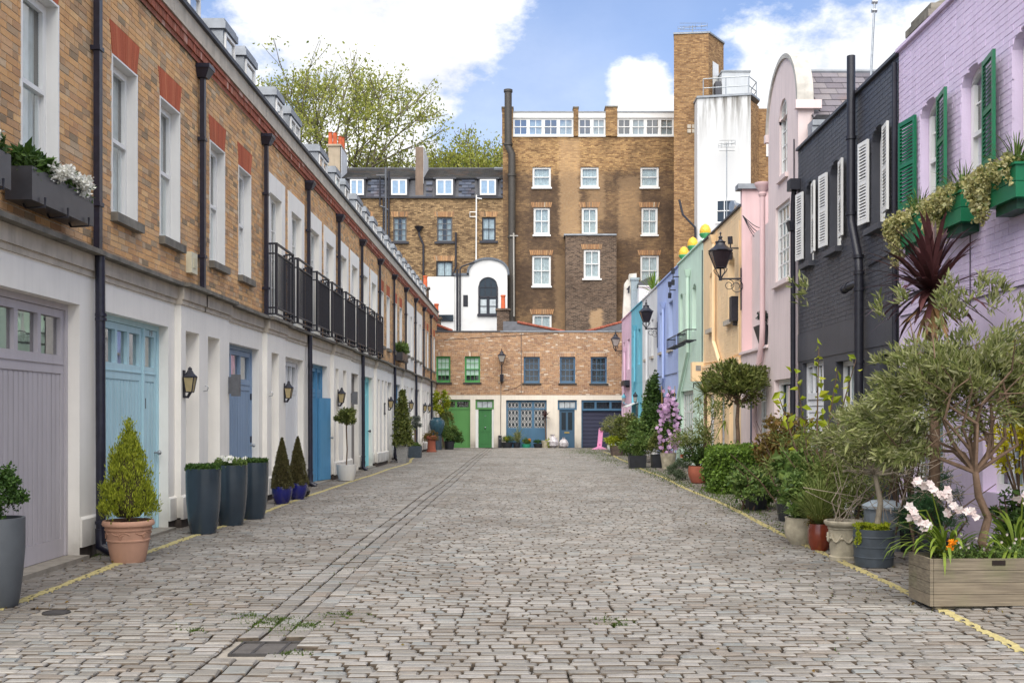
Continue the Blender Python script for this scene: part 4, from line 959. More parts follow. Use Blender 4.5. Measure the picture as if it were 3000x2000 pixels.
# --- rose pink house, single storey front with a terrace, and the wall behind it
RP = rhouse('rose pink single storey front with a roof terrace', 21.76, 24.5, PNK, [(21.95, 22.75, .75, 2.35), (23.3, 23.95, -.3, 2.15)], top=3.05, brick=None, cap=PNK, back=3)
window(RP, FR, 21.95, 22.75, .75, 2.35, rec=.08, nx=3, ny=4, sash=False, back='curtain', single=True, g=.03); rsill(RP, 21.95, 22.75, .75, WFRAME)
NAVY = paint('navy_door_paint', '#1d3a55', var=.1, grime=False); m = MB(FR); m.box(23.3, 23.95, -.15, -.1, -.1, 2.15); dn = m.build('front_door', RP, NAVY)
for z0, z1 in ((.2, .9), (1.0, 1.9)): m = MB(FR); m.box(23.4, 23.6, -.1, -.085, z0, z1); m.box(23.65, 23.85, -.1, -.085, z0, z1); m.build('door_panel', dn, NAVY)
m = MB(); m.box(5.21, 8.5, 24.42, 24.6, 2.9, 7.0); m.build('terrace_wall', RP, PNK2); m = MB(); m.box(5.1, 8.5, 24.34, 24.68, 7.0, 7.12); m.build('wall_coping', RP, LEAD)
m = MB(); m.box(6.9, 7.05, 21.76, 24.42, 2.9, 6.6); m.build('set_back_wall', RP, PNK2)
t = thing('pink_downpipe', 'pale pink downpipe with bell hopper beside the roof terrace', 'downpipe', (5.1, 22.0, 0)); m = MB(FR); m.tube([(21.95, .08, 6.35), (21.95, .08, 3.5), (22.0, .08, 3.2), (22.6, .08, 2.3), (22.7, .08, 2.1), (22.7, .08, .05)], .06, 12); m.build('pipe', t, PNK2, smooth=True)
m = MB(FR); m.lathe((21.95, .08, 6.3), [(.07, 0), (.09, .05), (.08, .09), (.15, .22), (.17, .25), (.17, .29)], 16); m.build('hopper', t, PNK2, smooth=True)
m = MB(); m.box(5.16, 5.20, 21.7, 21.77, 2.9, 6.3); 
# --- orange, mint, periwinkle, white, aqua, bubblegum
ORH = rhouse('peach orange painted brick house', 24.5, 29.6, ORA, [(25.22, 26.05, 4.0, 5.6, .14), (27.9, 28.6, 4.0, 5.6, .14), (25.0, 25.9, -.3, 2.25), (26.5, 27.4, -.3, 2.2), (28.0, 29.0, -.3, 2.2)], top=6.6, brick=(3.05, None), cap=DGREY)
window(ORH, FR, 25.23, 26.04, 4.0, 5.59, rec=.18, nx=2, ny=4, rise=.14, back='curtain'); rsill(ORH, 25.22, 26.05, 4.0, STONE, out=.12, t=.12)
window(ORH, FR, 27.91, 28.59, 4.0, 5.59, rec=.18, nx=2, ny=4, rise=.14, back='curtain'); rsill(ORH, 27.9, 28.6, 4.0, STONE, out=.12, t=.12)
CRM = paint('cream_door_paint', '#d8cdbd', grime=False)
for a, b, mt in ((25.0, 25.9, CRM), (26.5, 27.4, WDR), (28.0, 29.0, WDR)):
    m = MB(FR); m.box(a, b, -.16, -.1, -.15, 2.25 if a == 25. else 2.2); dd = m.build('front_door', ORH, mt)
    for s in (.12, .52):
        for z0, z1 in ((.15, .85), (1.0, 1.95)): m = MB(FR); m.box(a+s, a+s+.3, -.1, -.085, z0, z1); m.build('door_panel', dd, mt)
m = MB(FR); m.box(24.52, 29.6, -.003, .05, 2.35, 2.95); m.box(24.52, 29.6, -.003, .07, 2.95, 3.02); m.build('render_band', ORH, ORA)
def pipe2(label, pts, mat, r=.05, hop=True):
    u, z = pts[0][0], pts[0][1]; t = thing('painted_downpipe', label, 'downpipe', FR(u, .08, z)); m = MB(FR); m.tube([(p[0], .08, p[1]) for p in pts], r, 10); m.build('pipe', t, mat, smooth=True)
    if hop: m = MB(FR); m.add([(u-.06,.02,z-.05),(u+.06,.02,z-.05),(u+.06,.14,z-.05),(u-.06,.14,z-.05),(u-.14,.0,z+.16),(u+.14,.0,z+.16),(u+.14,.2,z+.16),(u-.14,.2,z+.16)], [tuple(f) for f in CUBE_F.tolist()]); m.build('hopper', t, mat)
pipe2('orange downpipe with a kink on the peach house', [(27.6, 6.3), (27.6, 3.6), (26.6, 2.9), (26.6, -.1)], ORA)
MNH = rhouse('mint green painted brick house with three slim windows', 29.6, 34.4, MIN, [(30.85, 31.55, 4.2, 5.62, .12), (32.25, 32.95, 4.2, 5.62, .12), (33.45, 34.05, 4.2, 5.62, .12), (31.4, 33.9, -.35, 2.4), (29.9, 30.7, -.35, 2.1)], top=6.66, brick=(3.1, None))
for a, b in ((30.86, 31.54), (32.26, 32.94), (33.46, 34.04)): window(MNH, FR, a, b, 4.2, 5.61, rec=.2, nx=2, ny=4, rise=.12, back='curtain', mat=MIN if a > 33 else None)
window(MNH, FR, 31.4, 33.9, -.1, 2.4, rec=.10, nx=6, ny=4, sash=False, back='curtain', name='garden_door', t=.1, g=.05); window(MNH, FR, 29.9, 30.7, -.1, 2.1, rec=.12, nx=1, ny=1, sash=False, back='dark', name='front_door', t=.1)
pipe2('mint green downpipe running slantwise on the mint house', [(32.0, 6.0), (32.0, 3.6), (33.9, 2.3), (34.0, 2.1), (34.0, -.1)], MIN)
PEH = rhouse('periwinkle blue painted brick house', 34.4, 39.8, PER, [(35.65, 36.7, 3.95, 5.65), (38.4, 39.1, 4.0, 5.5), (35.2, 36.4, -.35, 2.2), (37.2, 39.2, -.35, 2.3)], top=6.62)
window(PEH, FR, 35.66, 36.69, 3.95, 5.65, rec=.18, nx=2, ny=4, back='curtain'); rsill(PEH, 35.65, 36.7, 3.95, STONE); window(PEH, FR, 38.41, 39.09, 4.0, 5.5, rec=.2, nx=1, ny=2, back='curtain', mat=PER); rsill(PEH, 38.4, 39.1, 4.0, STONE)
window(PEH, FR, 35.2, 36.4, -.1, 2.2, rec=.1, nx=3, ny=3, sash=False, back='dark', name='garden_door', t=.1); window(PEH, FR, 37.2, 39.2, -.1, 2.3, rec=.1, nx=5, ny=3, sash=False, back='curtain', name='garden_door', t=.1)
pipe2('blue downpipe with a small hopper on the periwinkle house', [(37.6, 5.6), (37.6, 3.0), (38.6, 2.2), (38.6, -.1)], PER)
WHH = rhouse('white painted brick house with a bulkhead lamp', 39.8, 44.8, WHM, [(41.0, 41.7, 4.0, 5.5), (43.2, 43.9, 4.0, 5.5), (40.6, 42.2, -.35, 2.2)], top=6.62)
for a, b in ((41.0, 41.7), (43.2, 43.9)): window(WHH, FR, a, b, 4.0, 5.5, rec=.15, nx=1, ny=2, back='curtain'); rsill(WHH, a, b, 4.0, STONE)
window(WHH, FR, 40.6, 42.2, -.1, 2.2, rec=.1, nx=3, ny=3, sash=False, back='dark', name='garden_door', t=.1); pipe2('white downpipe with slant foot on the white house', [(42.6, 5.9), (42.6, 3.1), (43.4, 2.4), (43.4, -.1)], WHM)
AQH = rhouse('aqua blue painted brick house', 44.8, 49.4, AQU, [(45.6, 46.4, 3.9, 5.5), (48.2, 48.8, 3.9, 5.4), (45.2, 45.95, -.35, 2.2), (46.6, 48.2, -.35, 2.1)], top=6.62)
window(AQH, FR, 45.6, 46.4, 3.9, 5.5, rec=.22, nx=1, ny=2, back='dark', mat=AQU); window(AQH, FR, 48.2, 48.8, 3.9, 5.4, rec=.2, nx=1, ny=2, back='dark', mat=AQU)
window(AQH, FR, 45.2, 45.95, -.1, 2.2, rec=.2, nx=1, ny=1, sash=False, back='dark', name='front_door', mat=AQU, t=.1); window(AQH, FR, 46.6, 48.2, -.1, 2.1, rec=.08, nx=3, ny=3, sash=False, back='curtain', name='garden_door', t=.1)
pipe2('aqua downpipe with hopper on the aqua house', [(47.2, 5.6), (47.2, 3.2), (48.0, 2.6), (48.0, -.1)], AQU)
m = MB(FR); m.prism([(0, 2.25), (.5, 2.05), (.5, 2.0), (0, 2.2)], 46.5, 48.3, 'u'); m.build('door_canopy', AQH, WFRAME)
BUH = rhouse('bubblegum pink painted brick house at the far end of the row', 49.4, 54.2, BUB, [(50.2, 51.2, 3.9, 5.4), (52.6, 53.3, 3.9, 5.4), (50.3, 51.2, -.35, 2.2), (52.4, 53.6, -.35, 2.2)], top=6.62)
for a, b in ((50.2, 51.2), (52.6, 53.3)): window(BUH, FR, a, b, 3.9, 5.4, rec=.08, nx=2, ny=4, back='blind')
for a, b in ((50.3, 51.2), (52.4, 53.6)): window(BUH, FR, a, b, -.1, 2.2, rec=.1, nx=2, ny=3, sash=False, back='curtain', name='garden_door', t=.1)
pipe2('pink downpipe on the bubblegum house', [(51.9, 4.9), (51.9, 2.8), (53.0, 2.1), (53.0, -.1)], BUB)
wall_thing('window_box', 'long black empty window box on the bubblegum pink house', 'window box', FR, [('trough', (50.0, 51.8, .02, .28, 3.1, 3.35), BLACK), ('bracket', (50.2, 50.25, .0, .2, 3.0, 3.1), BLACK)])
# spotlights on the walls
for u, z, la in ((24.75, 5.65, 'black twin spotlight high on the peach house near the pink wall'), (35.0, 5.9, 'black twin spotlight on the periwinkle house near the mint house'), (34.25, 6.25, 'black twin spotlight at the top corner of the mint house')):
    t = thing('twin_spotlight', la, 'wall light', FR(u, 0, z), 'black twin spotlights on the painted houses')
    m = MB(FR); m.tube([(u, 0, z), (u, .2, z)], .02, 6); m.tube([(u, .2, z-.16), (u, .2, z+.16)], .015, 6); m.build('bracket', t, BLACK)
    for s in (-1, 1): m = MB(FR); m.tube([(u, .2, z+s*.10), (u, .21, z+s*.28)], .06, 10); m.build('lamp_head', t, BLACK, smooth=True)
wall_thing('junction_box', 'black wall box beside the peach house window', 'wall box', FR, [('case', (24.8, 25.1, .0, .16, 3.9, 4.5), BLACK), ('bracket', (24.9, 25.0, 0, .1, 3.8, 3.9), BLACK)])
wall_thing('meter_box', 'peach coloured metal box with grille at the corner of the mint house', 'wall box', FR, [('case', (29.45, 29.75, .0, .35, 2.6, 3.15), ORA), ('grille', (29.44, 29.45, .1, .25, 2.9, 3.05), STEEL)])
# extractor cowl
t = thing('extractor_cowl', 'round metal extractor cowl on the roof behind the peach house', 'vent cowl', (5.6, 26.6, 6.5)); m = MB(); m.tube([(5.6, 26.6, 6.4), (5.6, 26.6, 6.85), (5.55, 26.5, 6.98), (5.4, 26.4, 7.0)], .12, 12); m.build('duct', t, STEEL, smooth=True); m = MB(); m.tube([(5.42, 26.4, 7.0), (5.36, 26.38, 7.0)], .15, 12); m.build('hood', t, STEEL, smooth=True)
# pineapples on the mint parapet
PIY = plain('yellow_glazed_ceramic', '#e8b93a', rough=.35, var=.15); PIG = plain('green_glazed_ceramic', '#3f8f5c', rough=.35, var=.2)
for u, z, la in ((30.0, 6.73, 'nearest yellow ceramic pineapple in a green leaf cup on the mint parapet'), (32.2, 6.73, 'middle yellow ceramic pineapple on the mint parapet'), (34.0, 6.73, 'farthest yellow ceramic pineapple on the mint parapet')):
    t = thing('pineapple_finial', la, 'pineapple ornament', (5.32, u, z), 'ceramic pineapples on the mint parapet')
    SQ = lambda a, b, c: (5.32+(a-5.32)*.84, u+(b-u)*.84, z+(c-z)*.84)
    m = MB(SQ); m.lathe((5.32, u, z), [(.07, 0), (.06, .03), (.10, .08), (.17, .14), (.20, .22), (.185, .25)], 16); m.build('leaf_cup', t, PIG, smooth=True)
    for k in range(10):
        q_ = 2*pi*k/10; m = MB(SQ); c0, s0 = cos(q_), sin(q_)
        m.add([(5.32+c0*.13-s0*.05, u+s0*.13+c0*.05, z+.12), (5.32+c0*.13+s0*.05, u+s0*.13-c0*.05, z+.12), (5.32+c0*.235, u+s0*.235, z+.24), (5.32+c0*.15, u+s0*.15, z+.2)], [(0, 1, 2), (0, 2, 3), (1, 2, 3)]); m.build('cup_leaf', t, PIG)
    m = MB(SQ); pr = [(.165, .22), (.185, .30), (.178, .38), (.145, .47), (.09, .54), (.03, .58)]; m.lathe((5.32, u, z), pr, 18)
    for i, (r_, zz) in enumerate([(.182, .26), (.186, .31), (.184, .36), (.168, .41), (.148, .46), (.115, .51)]):
        for k in range(12):
            q_ = 2*pi*(k+(i % 2)/2)/12; x, y_ = 5.32+r_*cos(q_), u+r_*sin(q_); e = .022
            m.add([(x-sin(q_)*e, y_+cos(q_)*e, z+zz), (x+sin(q_)*e, y_-cos(q_)*e, z+zz), (x, y_, z+zz+e), (x, y_, z+zz-e), (x+cos(q_)*.022, y_+sin(q_)*.022, z+zz)], [(0, 2, 4), (2, 1, 4), (1, 3, 4), (3, 0, 4)])
    m.build('fruit', t, PIY)
# iron balconettes
for u0_, u1_, la in ((30.8, 32.6, 'nearer black iron window basket on the mint house'), (33.1, 35.0, 'farther black iron window basket on the mint house')):
    t = thing('window_basket', la, 'window basket', FR(u0_, 0, 3.85), 'iron window baskets on the mint house'); m = MB(FR)
    for z in (3.88, 4.2): m.tube([(u0_, 0, z), (u0_, .3, z), (u1_, .3, z), (u1_, 0, z)], .018, 5)
    m.build('rails', t, BLACK); n = 8
    for i in range(n+1): m = MB(FR); x = u0_+(u1_-u0_)*i/n; m.tube([(x, .3, 3.88), (x, .3, 4.2)], .010, 4); m.tube([(x, .3, 3.88), (x, 0, 3.88)], .010, 4); m.build('bar', t, BLACK)
for par, fr_, pts in ((CHAH, FR, [(14.3, .02, 3.9), (15.4, .02, 3.85)]), (ORH, FR, [(24.6, .02, 6.3), (24.62, .02, 3.1), (26.4, .02, 3.05), (29.5, .02, 3.12)]), (MNH, FR, [(29.7, .02, 6.4), (29.72, .02, 2.6), (31.2, .02, 2.6), (31.25, .02, 2.45)]), (PEH, FR, [(34.6, .02, 3.05), (39.7, .02, 3.1)]), (PG, FR, [(19.6, .02, 2.5), (19.62, .02, 6.9)])):
    m = MB(fr_); m.tube(pts, .012, 4); m.build('wall_cable', par, BLACK if par is not ORH else ORA)
t = thing('loose_cables', 'loose black cables looping from the pink terrace wall to the downpipe', 'cables', (5.3, 24.3, 6.0)); m = MB()
for q_ in range(4): m.tube([(5.2+.9*f, 24.3-.5*f, 6.35-.35*math.sin(f*pi)-q_*.12*math.sin(f*pi)) for f in np.linspace(0, 1, 10)], .009, 4)
m.build('cable', t, BLACK)
# street lamps on brackets
def street_lamp(label, L0, wall_pt, s=1., glassm=None, Hh=.72):
    x, y, z = L0; t = thing('street_lamp', label, 'street lamp', L0, 'black bracket street lamps'); F = lambda a, b, c: (x+a*s, y+b*s, z+c*s*Hh)
    m = MB(F); P = lambda r_, zz, n=4: [(r_*cos(2*pi*k/n+pi/4), r_*sin(2*pi*k/n+pi/4), zz) for k in range(n)]
    a, b = P(.155, .34), P(.33, .88)
    for i in range(4): m.tube([a[i], b[i]], .014, 5); m.tube([a[i], a[(i+1) % 4]], .014, 5); m.tube([b[i], b[(i+1) % 4]], .02, 5)
    m.build('lantern_cage', t, BLACK)
    for i in range(4): m = MB(F); j = (i+1) % 4; m.quad(a[i], a[j], b[j], b[i]); m.build('pane', t, glassm or plain('smoked_lamp_glass', '#2b2529', rough=.12))
    m = MB(F); m.lathe((0, 0, .88), [(.34, 0), (.33, .03)], 4); m.lathe((0, 0, .9), [(.30, 0), (.25, .05), (.15, .16), (.115, .22), (.11, .27), (.13, .29), (.12, .31), (.07, .33), (.05, .37), (.03, .40), (.05, .43), (.045, .47), (.015, .50), (.012, .55), (.03, .58), (.006, .63)], 12); m.build('roof', t, BLACK, smooth=True)
    m = MB(F)
    for q_ in (0, pi/2, pi, 3*pi/2):
        c_, s_ = cos(q_+pi/4), sin(q_+pi/4); m.tube([(c_*.03, s_*.03, 0), (c_*.08, s_*.08, .1), (c_*.16, s_*.16, .2), (c_*.19, s_*.19, .28), (c_*.14, s_*.14, .335)], .012, 5)
    m.tube([(0, 0, -.06), (0, 0, .34)], .022, 8); m.tube([(0, 0, -.08), (0, 0, .06)], .04, 8); m.build('frog', t, BLACK) if False else m.build('cradle', t, BLACK, smooth=True)
    m = MB(); w_ = Vector(wall_pt); p = Vector((x, y, z-.02*s)); m.tube([p, w_], .022*s, 8)
    d = (w_-p).normalized()
    for (t0, r_, sg) in ((.42, .13, 1), (.78, .17, 1)):
        c_ = p.lerp(w_, t0)+Vector((0, 0, -r_*s-.02)); pts = []
        for k in range(20):
            q_ = k/19*2*pi*1.35; rr = r_*s*(1-.62*k/19); pts.append(c_+d*(rr*sin(q_))+Vector((0, 0, rr*cos(q_))))
        m.tube(pts, .009*s, 5)
    m.tube([w_+Vector((0, 0, .25*s)), w_+Vector((0, 0, -.75*s))], .016*s, 6); m.build('wall_bracket', t, BLACK, smooth=True)
    return t
street_lamp('large black street lamp on a scroll bracket in front of the peach house', (4.69, 24.4, 4.88), (5.18, 24.4, 4.87), 1.0)
street_lamp('black bracket street lamp before the periwinkle house', (4.75, 39.7, 5.0), (5.18, 39.7, 4.99), 1.0)
street_lamp('black bracket street lamp at the far pink house, clear glass panes', (4.85, 54.0, 5.05), (5.19, 54.0, 5.04), .95, plain('pale_lamp_glass', '#a9a39b', rough=.15))
for u, z, mt, la in ((34.6, 1.95, BLACK, 'black door lantern between the mint and the periwinkle house'), (46.2, 2.15, BLACK, 'black door lantern on the aqua house'), (51.5, 2.2, AQU, 'blue door lantern on the bubblegum pink house')):
    t = thing('door_lantern', la, 'lantern', FR(u, .02, z)); m = MB(FR); m.tube([(u, 0, z), (u, .16, z), (u, .16, z+.08)], .018, 6); m.build('bracket', t, mt)
    m = MB(FR); m.lathe((u, .16, z+.06), [(.06, 0), (.10, .28), (.12, .29), (.11, .33), (.03, .43), (.01, .48)], 4 if False else 6); m.build('head', t, mt)
    m = MB(FR); m.lathe((u, .16, z+.10), [(.072, 0), (.098, .2)], 6); m.build('glass', t, plain('pale_lamp_glass', '#a9a39b', rough=.15))
# ================================================================== the end building across the mews
GDR = paint('leaf_green_door_paint', '#5f9a55', var=.07, grime=False); GDR2 = paint('deep_green_door_paint', '#3f7d45', var=.07, grime=False); STB = paint('steel_blue_door_paint', '#4c7390', var=.08, grime=False)
STB2 = paint('steel_blue_dark_paint', '#3f5f78', var=.08, grime=False); NVS = paint('navy_roller_shutter', '#3a3d58', var=.08, grime=False); CRE = paint('cream_render', '#efe6d6', rough=.8, var=.08, streak=.1, k=.88)
zb = -.2
def end_house(label, x0, x1, wins, gh, wm, split):
    h = thing('end_mews_house', label, 'house', ((x0+x1)/2, 58, zb), 'brick mews houses closing the street')
    m = MB(FB); wall(m, x0, x1, zb, 2.78, gh, 0, .25); m.build('ground_floor_wall', h, CRE); m = MB(FB)
    holes = [(a, b, c, d) for a, b, c, d, *_ in wins]
    wall(m, x0, x1, 2.785, 6.35, holes, -.006, .15); m.build('upper_wall', h, MORTAR)
    bricks(h, FB, x0+.003, x1-.003, 2.79, 6.33, [(a, b, c-.08, d+.235) for a, b, c, d in holes], MBRICK, side=False, v=0, proud=.008, wob=.0015)
    for a, b, c, d, back, nx, ny in wins:
        n = 10
        for i in range(n):
            s0 = a-.04+(b-a+.08)*i/n; k = 1.06; ce = (a+b)/2; f = lambda u: ce+(u-ce)*1.08
            m = MB(FB); m.prism([(s0+.006, d), (s0+(b-a+.08)/n-.006, d), (f(s0+(b-a+.08)/n)-.006, d+.225), (f(s0)+.006, d+.225)], -.02, .009); m.build('arch_brick', h, MBRICK)
        window(h, FB, a, b, c, d, mat=wm, rec=.1, nx=nx, ny=ny, back=back, t=.06, g=.025)
        m = MB(FB); m.box(a-.08, b+.08, -.1, .08, c-.09, c-.002); m.build('window_sill', h, plain('dark_window_sill', '#3a3836', rough=.8, var=.3))
    m = MB(FB); m.box(x0, x1, -.35, .05, 6.35, 6.42); m.build('parapet_coping', h, LEAD if 'blue' in label else DGREY)
    m = MB(FB); m.box(x0, x1, -6, -.35, 2, 6.2); m.quad((x0, 0, zb), (x0, -6, zb), (x0, -6, 6.3), (x0, 0, 6.3)); m.build('side_and_roof', h, DGREY); return h
GH = end_house('brick end house with green doors and green windows', -5.6, -1.32, [(-4.95, -4.14, 3.5, 4.98, 'blind', 3, 4), (-3.34, -2.46, 3.5, 4.98, 'blind', 3, 4)], [(-4.62, -3.02, zb-.1, 2.53), (-2.73, -1.68, zb-.1, 2.53)], paint('green_window_paint', '#4f9a55', grime=False, var=.05), 0)
BHh = end_house('brick end house with steel blue doors and roller shutter', -1.32, 7.4, [(0, .92, 3.46, 4.95, 'brown', 3, 4), (2.05, 2.93, 3.46, 4.95, 'brown', 3, 4), (3.80, 4.72, 3.44, 4.95, 'dark', 3, 4)], [(-.99, 1.31, zb-.1, 2.5), (1.93, 3.02, zb-.1, 2.5), (3.27, 5.7, zb-.1, 2.5)], paint('blue_window_paint', '#4f6f8c', grime=False, var=.05), 0)
# green garage
m = MB(FB); m.box(-4.62, -3.1, -.2, -.12, 1.98, 2.1); m.box(-4.62, -3.1, -.2, -.12, 2.42, 2.53); m.box(-3.9, -3.78, -.2, -.12, 2.1, 2.42); m.box(-4.62, -4.52, -.2, -.12, zb, 2.42); m.box(-3.12, -3.02, -.2, -.12, zb, 2.53); m.box(-4.52, -3.12, -.2, -.15, zb, 1.98)
gg = m.build('garage_door', GH, GDR); panes(gg, FB, -4.52, -3.9, 2.1, 2.42, -.16, 3, 2, True, GLASSB, .03); panes(gg, FB, -3.78, -3.12, 2.1, 2.42, -.16, 3, 2, True, GLASSB, .03)
m = MB(FB); m.box(-4.6, -3.1, -.24, -.21, 1.9, 2.5); m.build('room_behind', gg, ROOM)
m = MB(FB); m.box(-2.73, -1.68, -.2, -.1, 1.98, 2.06); m.box(-2.73, -2.64, -.2, -.1, 2.06, 2.53); m.box(-1.77, -1.68, -.2, -.1, 2.06, 2.53); m.box(-2.64, -1.77, -.2, -.1, 2.43, 2.53); fr = m.build('fanlight_frame', GH, GDR); panes(fr, FB, -2.64, -1.77, 2.06, 2.43, -.15, 3, 1, True, CURT, .03)
m = MB(FB); m.box(-2.73, -2.57, -.2, -.12, zb, 1.98); m.box(-1.8, -1.68, -.2, -.12, zb, 1.98); m.build('door_frame', GH, WFRAME)
m = MB(FB); m.box(-2.565, -1.805, -.22, -.17, zb, 1.97); dd = m.build('front_door', GH, GDR2)
for a, b in ((-2.47, -2.22), (-2.14, -1.89)):
    for z0, z1 in ((0, .55), (.72, 1.75)): m = MB(FB); m.box(a, b, -.17, -.155, z0, z1); m.build('door_panel', dd, GDR2)
knob(dd, FB, -2.18, -.17, .95, STEEL, .04); text(dd, '13', FB, -2.18, -.15, 1.6, .12, STEEL)
# blue garage with white lattice grilles
B0, B1 = -.99, 1.31
FB2 = lambda u, v, w_: FB(u, v-.2, w_)
m = MB(FB2); V0, V1 = .012, .05
xs_ = [B0, B0+.10, B0+.70, B0+.85, B0+1.45, B0+1.60, B0+2.20, B1]
m.box(B0, B1, V0, V1, zb, .93); m.box(B0, B1, V0, V1, 2.05-.1, 2.05); m.box(B0, B1, V0, V1, 2.38, 2.5)
for a, b in ((xs_[0], xs_[1]), (xs_[2], xs_[3]), (xs_[4], xs_[5]), (xs_[6], xs_[7])): m.box(a, b, V0, V1, .93, 1.95); m.box(a, b, V0, V1, 2.05, 2.38)
bg_ = m.build('garage_door', BHh, STB)
for a, b in ((xs_[1], xs_[2]), (xs_[3], xs_[4]), (xs_[5], xs_[6])):
    for z0, z1 in ((.93, 1.95), (2.05, 2.38)):
        m = MB(FB2); m.quad((a, .016, z0), (b, .016, z0), (b, .016, z1), (a, .016, z1)); m.build('pane', bg_, plain('dark_glass', '#2c343b', rough=.1))
        m = MB(FB2)
        for i in range(4): x = a+(b-a)*i/3; m.box(x-.008, x+.008, .022, .032, z0, z1)
        k = max(1, int(round((z1-z0)/.34)))
        for j in range(k+1): z = z0+(z1-z0)*j/k; m.box(a, b, .022, .030, z-.006, z+.006)
        for i in range(3):
            for j in range(k):
                xa, xb = a+(b-a)*i/3, a+(b-a)*(i+1)/3; za, zc = z0+(z1-z0)*j/k, z0+(z1-z0)*(j+1)/k; xm, zm = (xa+xb)/2, (za+zc)/2
                for p, q in (((xm, zc), (xa, zm)), ((xm, zc), (xb, zm)), ((xa, zm), (xm, za)), ((xb, zm), (xm, za))): m.tube([(p[0], .034, p[1]), (q[0], .034, q[1])], .008, 4)
        m.build('lattice_grille', bg_, WHITE)
m = MB(FB); m.box(1.93, 3.02, -.2, -.1, 1.95, 2.04); m.box(1.93, 2.02, -.2, -.1, 2.04, 2.5); m.box(2.93, 3.02, -.2, -.1, 2.04, 2.5); m.box(2.02, 2.93, -.2, -.1, 2.41, 2.5); fr = m.build('fanlight_frame', BHh, STB); panes(fr, FB, 2.02, 2.93, 2.04, 2.41, -.15, 3, 1, True, CURT, .03)
m = MB(FB); m.box(1.93, 2.02, -.2, -.12, zb, 1.95); m.box(2.9, 3.02, -.2, -.12, zb, 1.95); m.build('door_frame', BHh, CRE)
m = MB(FB); m.box(2.02, 2.9, -.22, -.17, zb, 1.94); dd = m.build('front_door', BHh, STB2)
for a, b in ((2.15, 2.4), (2.52, 2.77)): m = MB(FB); m.box(a, b, -.17, -.165, .8, 1.8); m.build('pane', dd, plain('dark_glass', '#2c343b', rough=.1))
m = MB(FB); m.box(2.31, 2.6, -.17, -.155, .62, .70); m.build('letter_plate', dd, plain('brass_plate', '#b9a05a', rough=.35, metal=.6))
m = MB(FB); m.box(3.27, 5.7, -.2, -.08, 1.9, 2.02); m.box(3.27, 5.7, -.2, -.08, 2.38, 2.5)
for a in (3.27, 4.02, 4.87, 5.6): m.box(a, a+.12, -.2, -.08, 2.02, 2.38)
m.box(3.27, 3.34, -.2, -.1, zb, 1.9); fr = m.build('fanlight_frame', BHh, STB)
for a in (3.39, 4.14, 4.99): panes(fr, FB, a, a+.61, 2.02, 2.38, -.14, 3, 2, True, plain('dark_glass', '#2c343b', rough=.1), .03)
sh0 = MB(FB); sh0.box(3.34, 5.7, -.25, -.24, zb, 1.9); shp = sh0.build('roller_shutter', BHh, NVS)
for i in range(27): z = zb+.02+i*.077; m = MB(FB); m.add([(3.34,-.235,z),(5.7,-.235,z),(5.7,-.165,z+.02),(3.34,-.165,z+.02),(3.34,-.235,z+.073),(5.7,-.235,z+.073),(5.7,-.175,z+.062),(3.34,-.175,z+.062)], [tuple(f) for f in CUBE_F.tolist()]); m.build('slat', shp, NVS)
t = thing('thin_cable', 'thin cable running down the brick and cream wall beside the street lamp', 'cable', (-1.2, 57.98, 3)); m = MB(FB); m.tube([(-1.28, .02, 3.3), (-1.3, .02, 1.6), (-1.3, .02, .55)], .02, 5); m.build('conduit', t, plain('grey_conduit', '#6b5f58', rough=.6)); m = MB(FB); m.tube([(-4.5, .015, 5.9), (-1.4, .015, 6.1), (2, .015, 6.3)], .012, 4); m.tube([(-1.2, .015, 3.0), (-.4, .015, 3.2), (-.12, .015, 3.4)], .012, 4); m.build('cable', t, BLACK)
t = wall_thing('meter_cabinet', 'small black cabinet standing at the foot of the cream wall', 'cabinet', FB, [('case', (-1.43, -1.24, .02, .2, zb, .5), BLACK), ('lock_plate', (-1.36, -1.31, .2, .206, .3, .36), STEEL)])
m = MB(FB); m.tube([(-.13, .02, 6.3), (-.13, .02, 2.9)], .018, 5); o = m.build('joint_cable', None, plain('grey_conduit', '#6b5f58', rough=.6), loc=(-.13, 58, 3)); tag(o, 'straight cable marking the joint between the two brick end houses', 'cable')
sl_ = street_lamp('black wall lamp on the brick end wall between green and blue windows', (-1.23, 57.6, 4.42), (-1.23, 57.98, 4.05), .9, plain('pale_lamp_glass', '#a9a39b', rough=.15))
m = MB(); m.box(-1.33, -1.13, 57.7, 57.95, 3.55, 3.95); m.build('control_box', sl_, BLACK); m = MB(); m.tube([(-1.23, 57.6, 4.4), (-1.23, 57.62, 3.6)], .035, 8); m.build('stem', sl_, BLACK)
# hipped slate roofs with red hip tiles behind the parapet
REDT = plain('red_clay_tile', '#8f4c38', rough=.85, var=.3, scale=5)
rf = thing('hipped_roof', 'low slate roof with red hip tiles behind the brick parapet', 'roof', (0, 61, 6.2)); m = MB()
m.quad((-1.2, 59, 6.3), (-1.2, 60, 7.15), (-.4, 59.7, 7.1), (2.5, 59, 6.4)); m.quad((3.3, 59, 6.35), (6.7, 60.6, 7.4), (9, 60.6, 7.4), (9, 59, 6.4)); m.quad((-6, 60, 7.3), (-6, 59, 6.3), (-3.8, 59, 6.35)); m.build('slates', rf, SLATE)
for p, q_ in (((-.35, 59.6, 7.05), (2.4, 59, 6.45)), ((3.4, 59, 6.4), (6.6, 60.5, 7.35)), ((-5.6, 59.5, 7.1), (-4.1, 59, 6.5))):
    n = 9
    for i in range(n): a = Vector(p).lerp(Vector(q_), i/n); b = Vector(p).lerp(Vector(q_), (i+.94)/n); m = MB(); m.tube([a, b], [.085, .075], 8); m.build('hip_tile', rf, REDT, smooth=True)
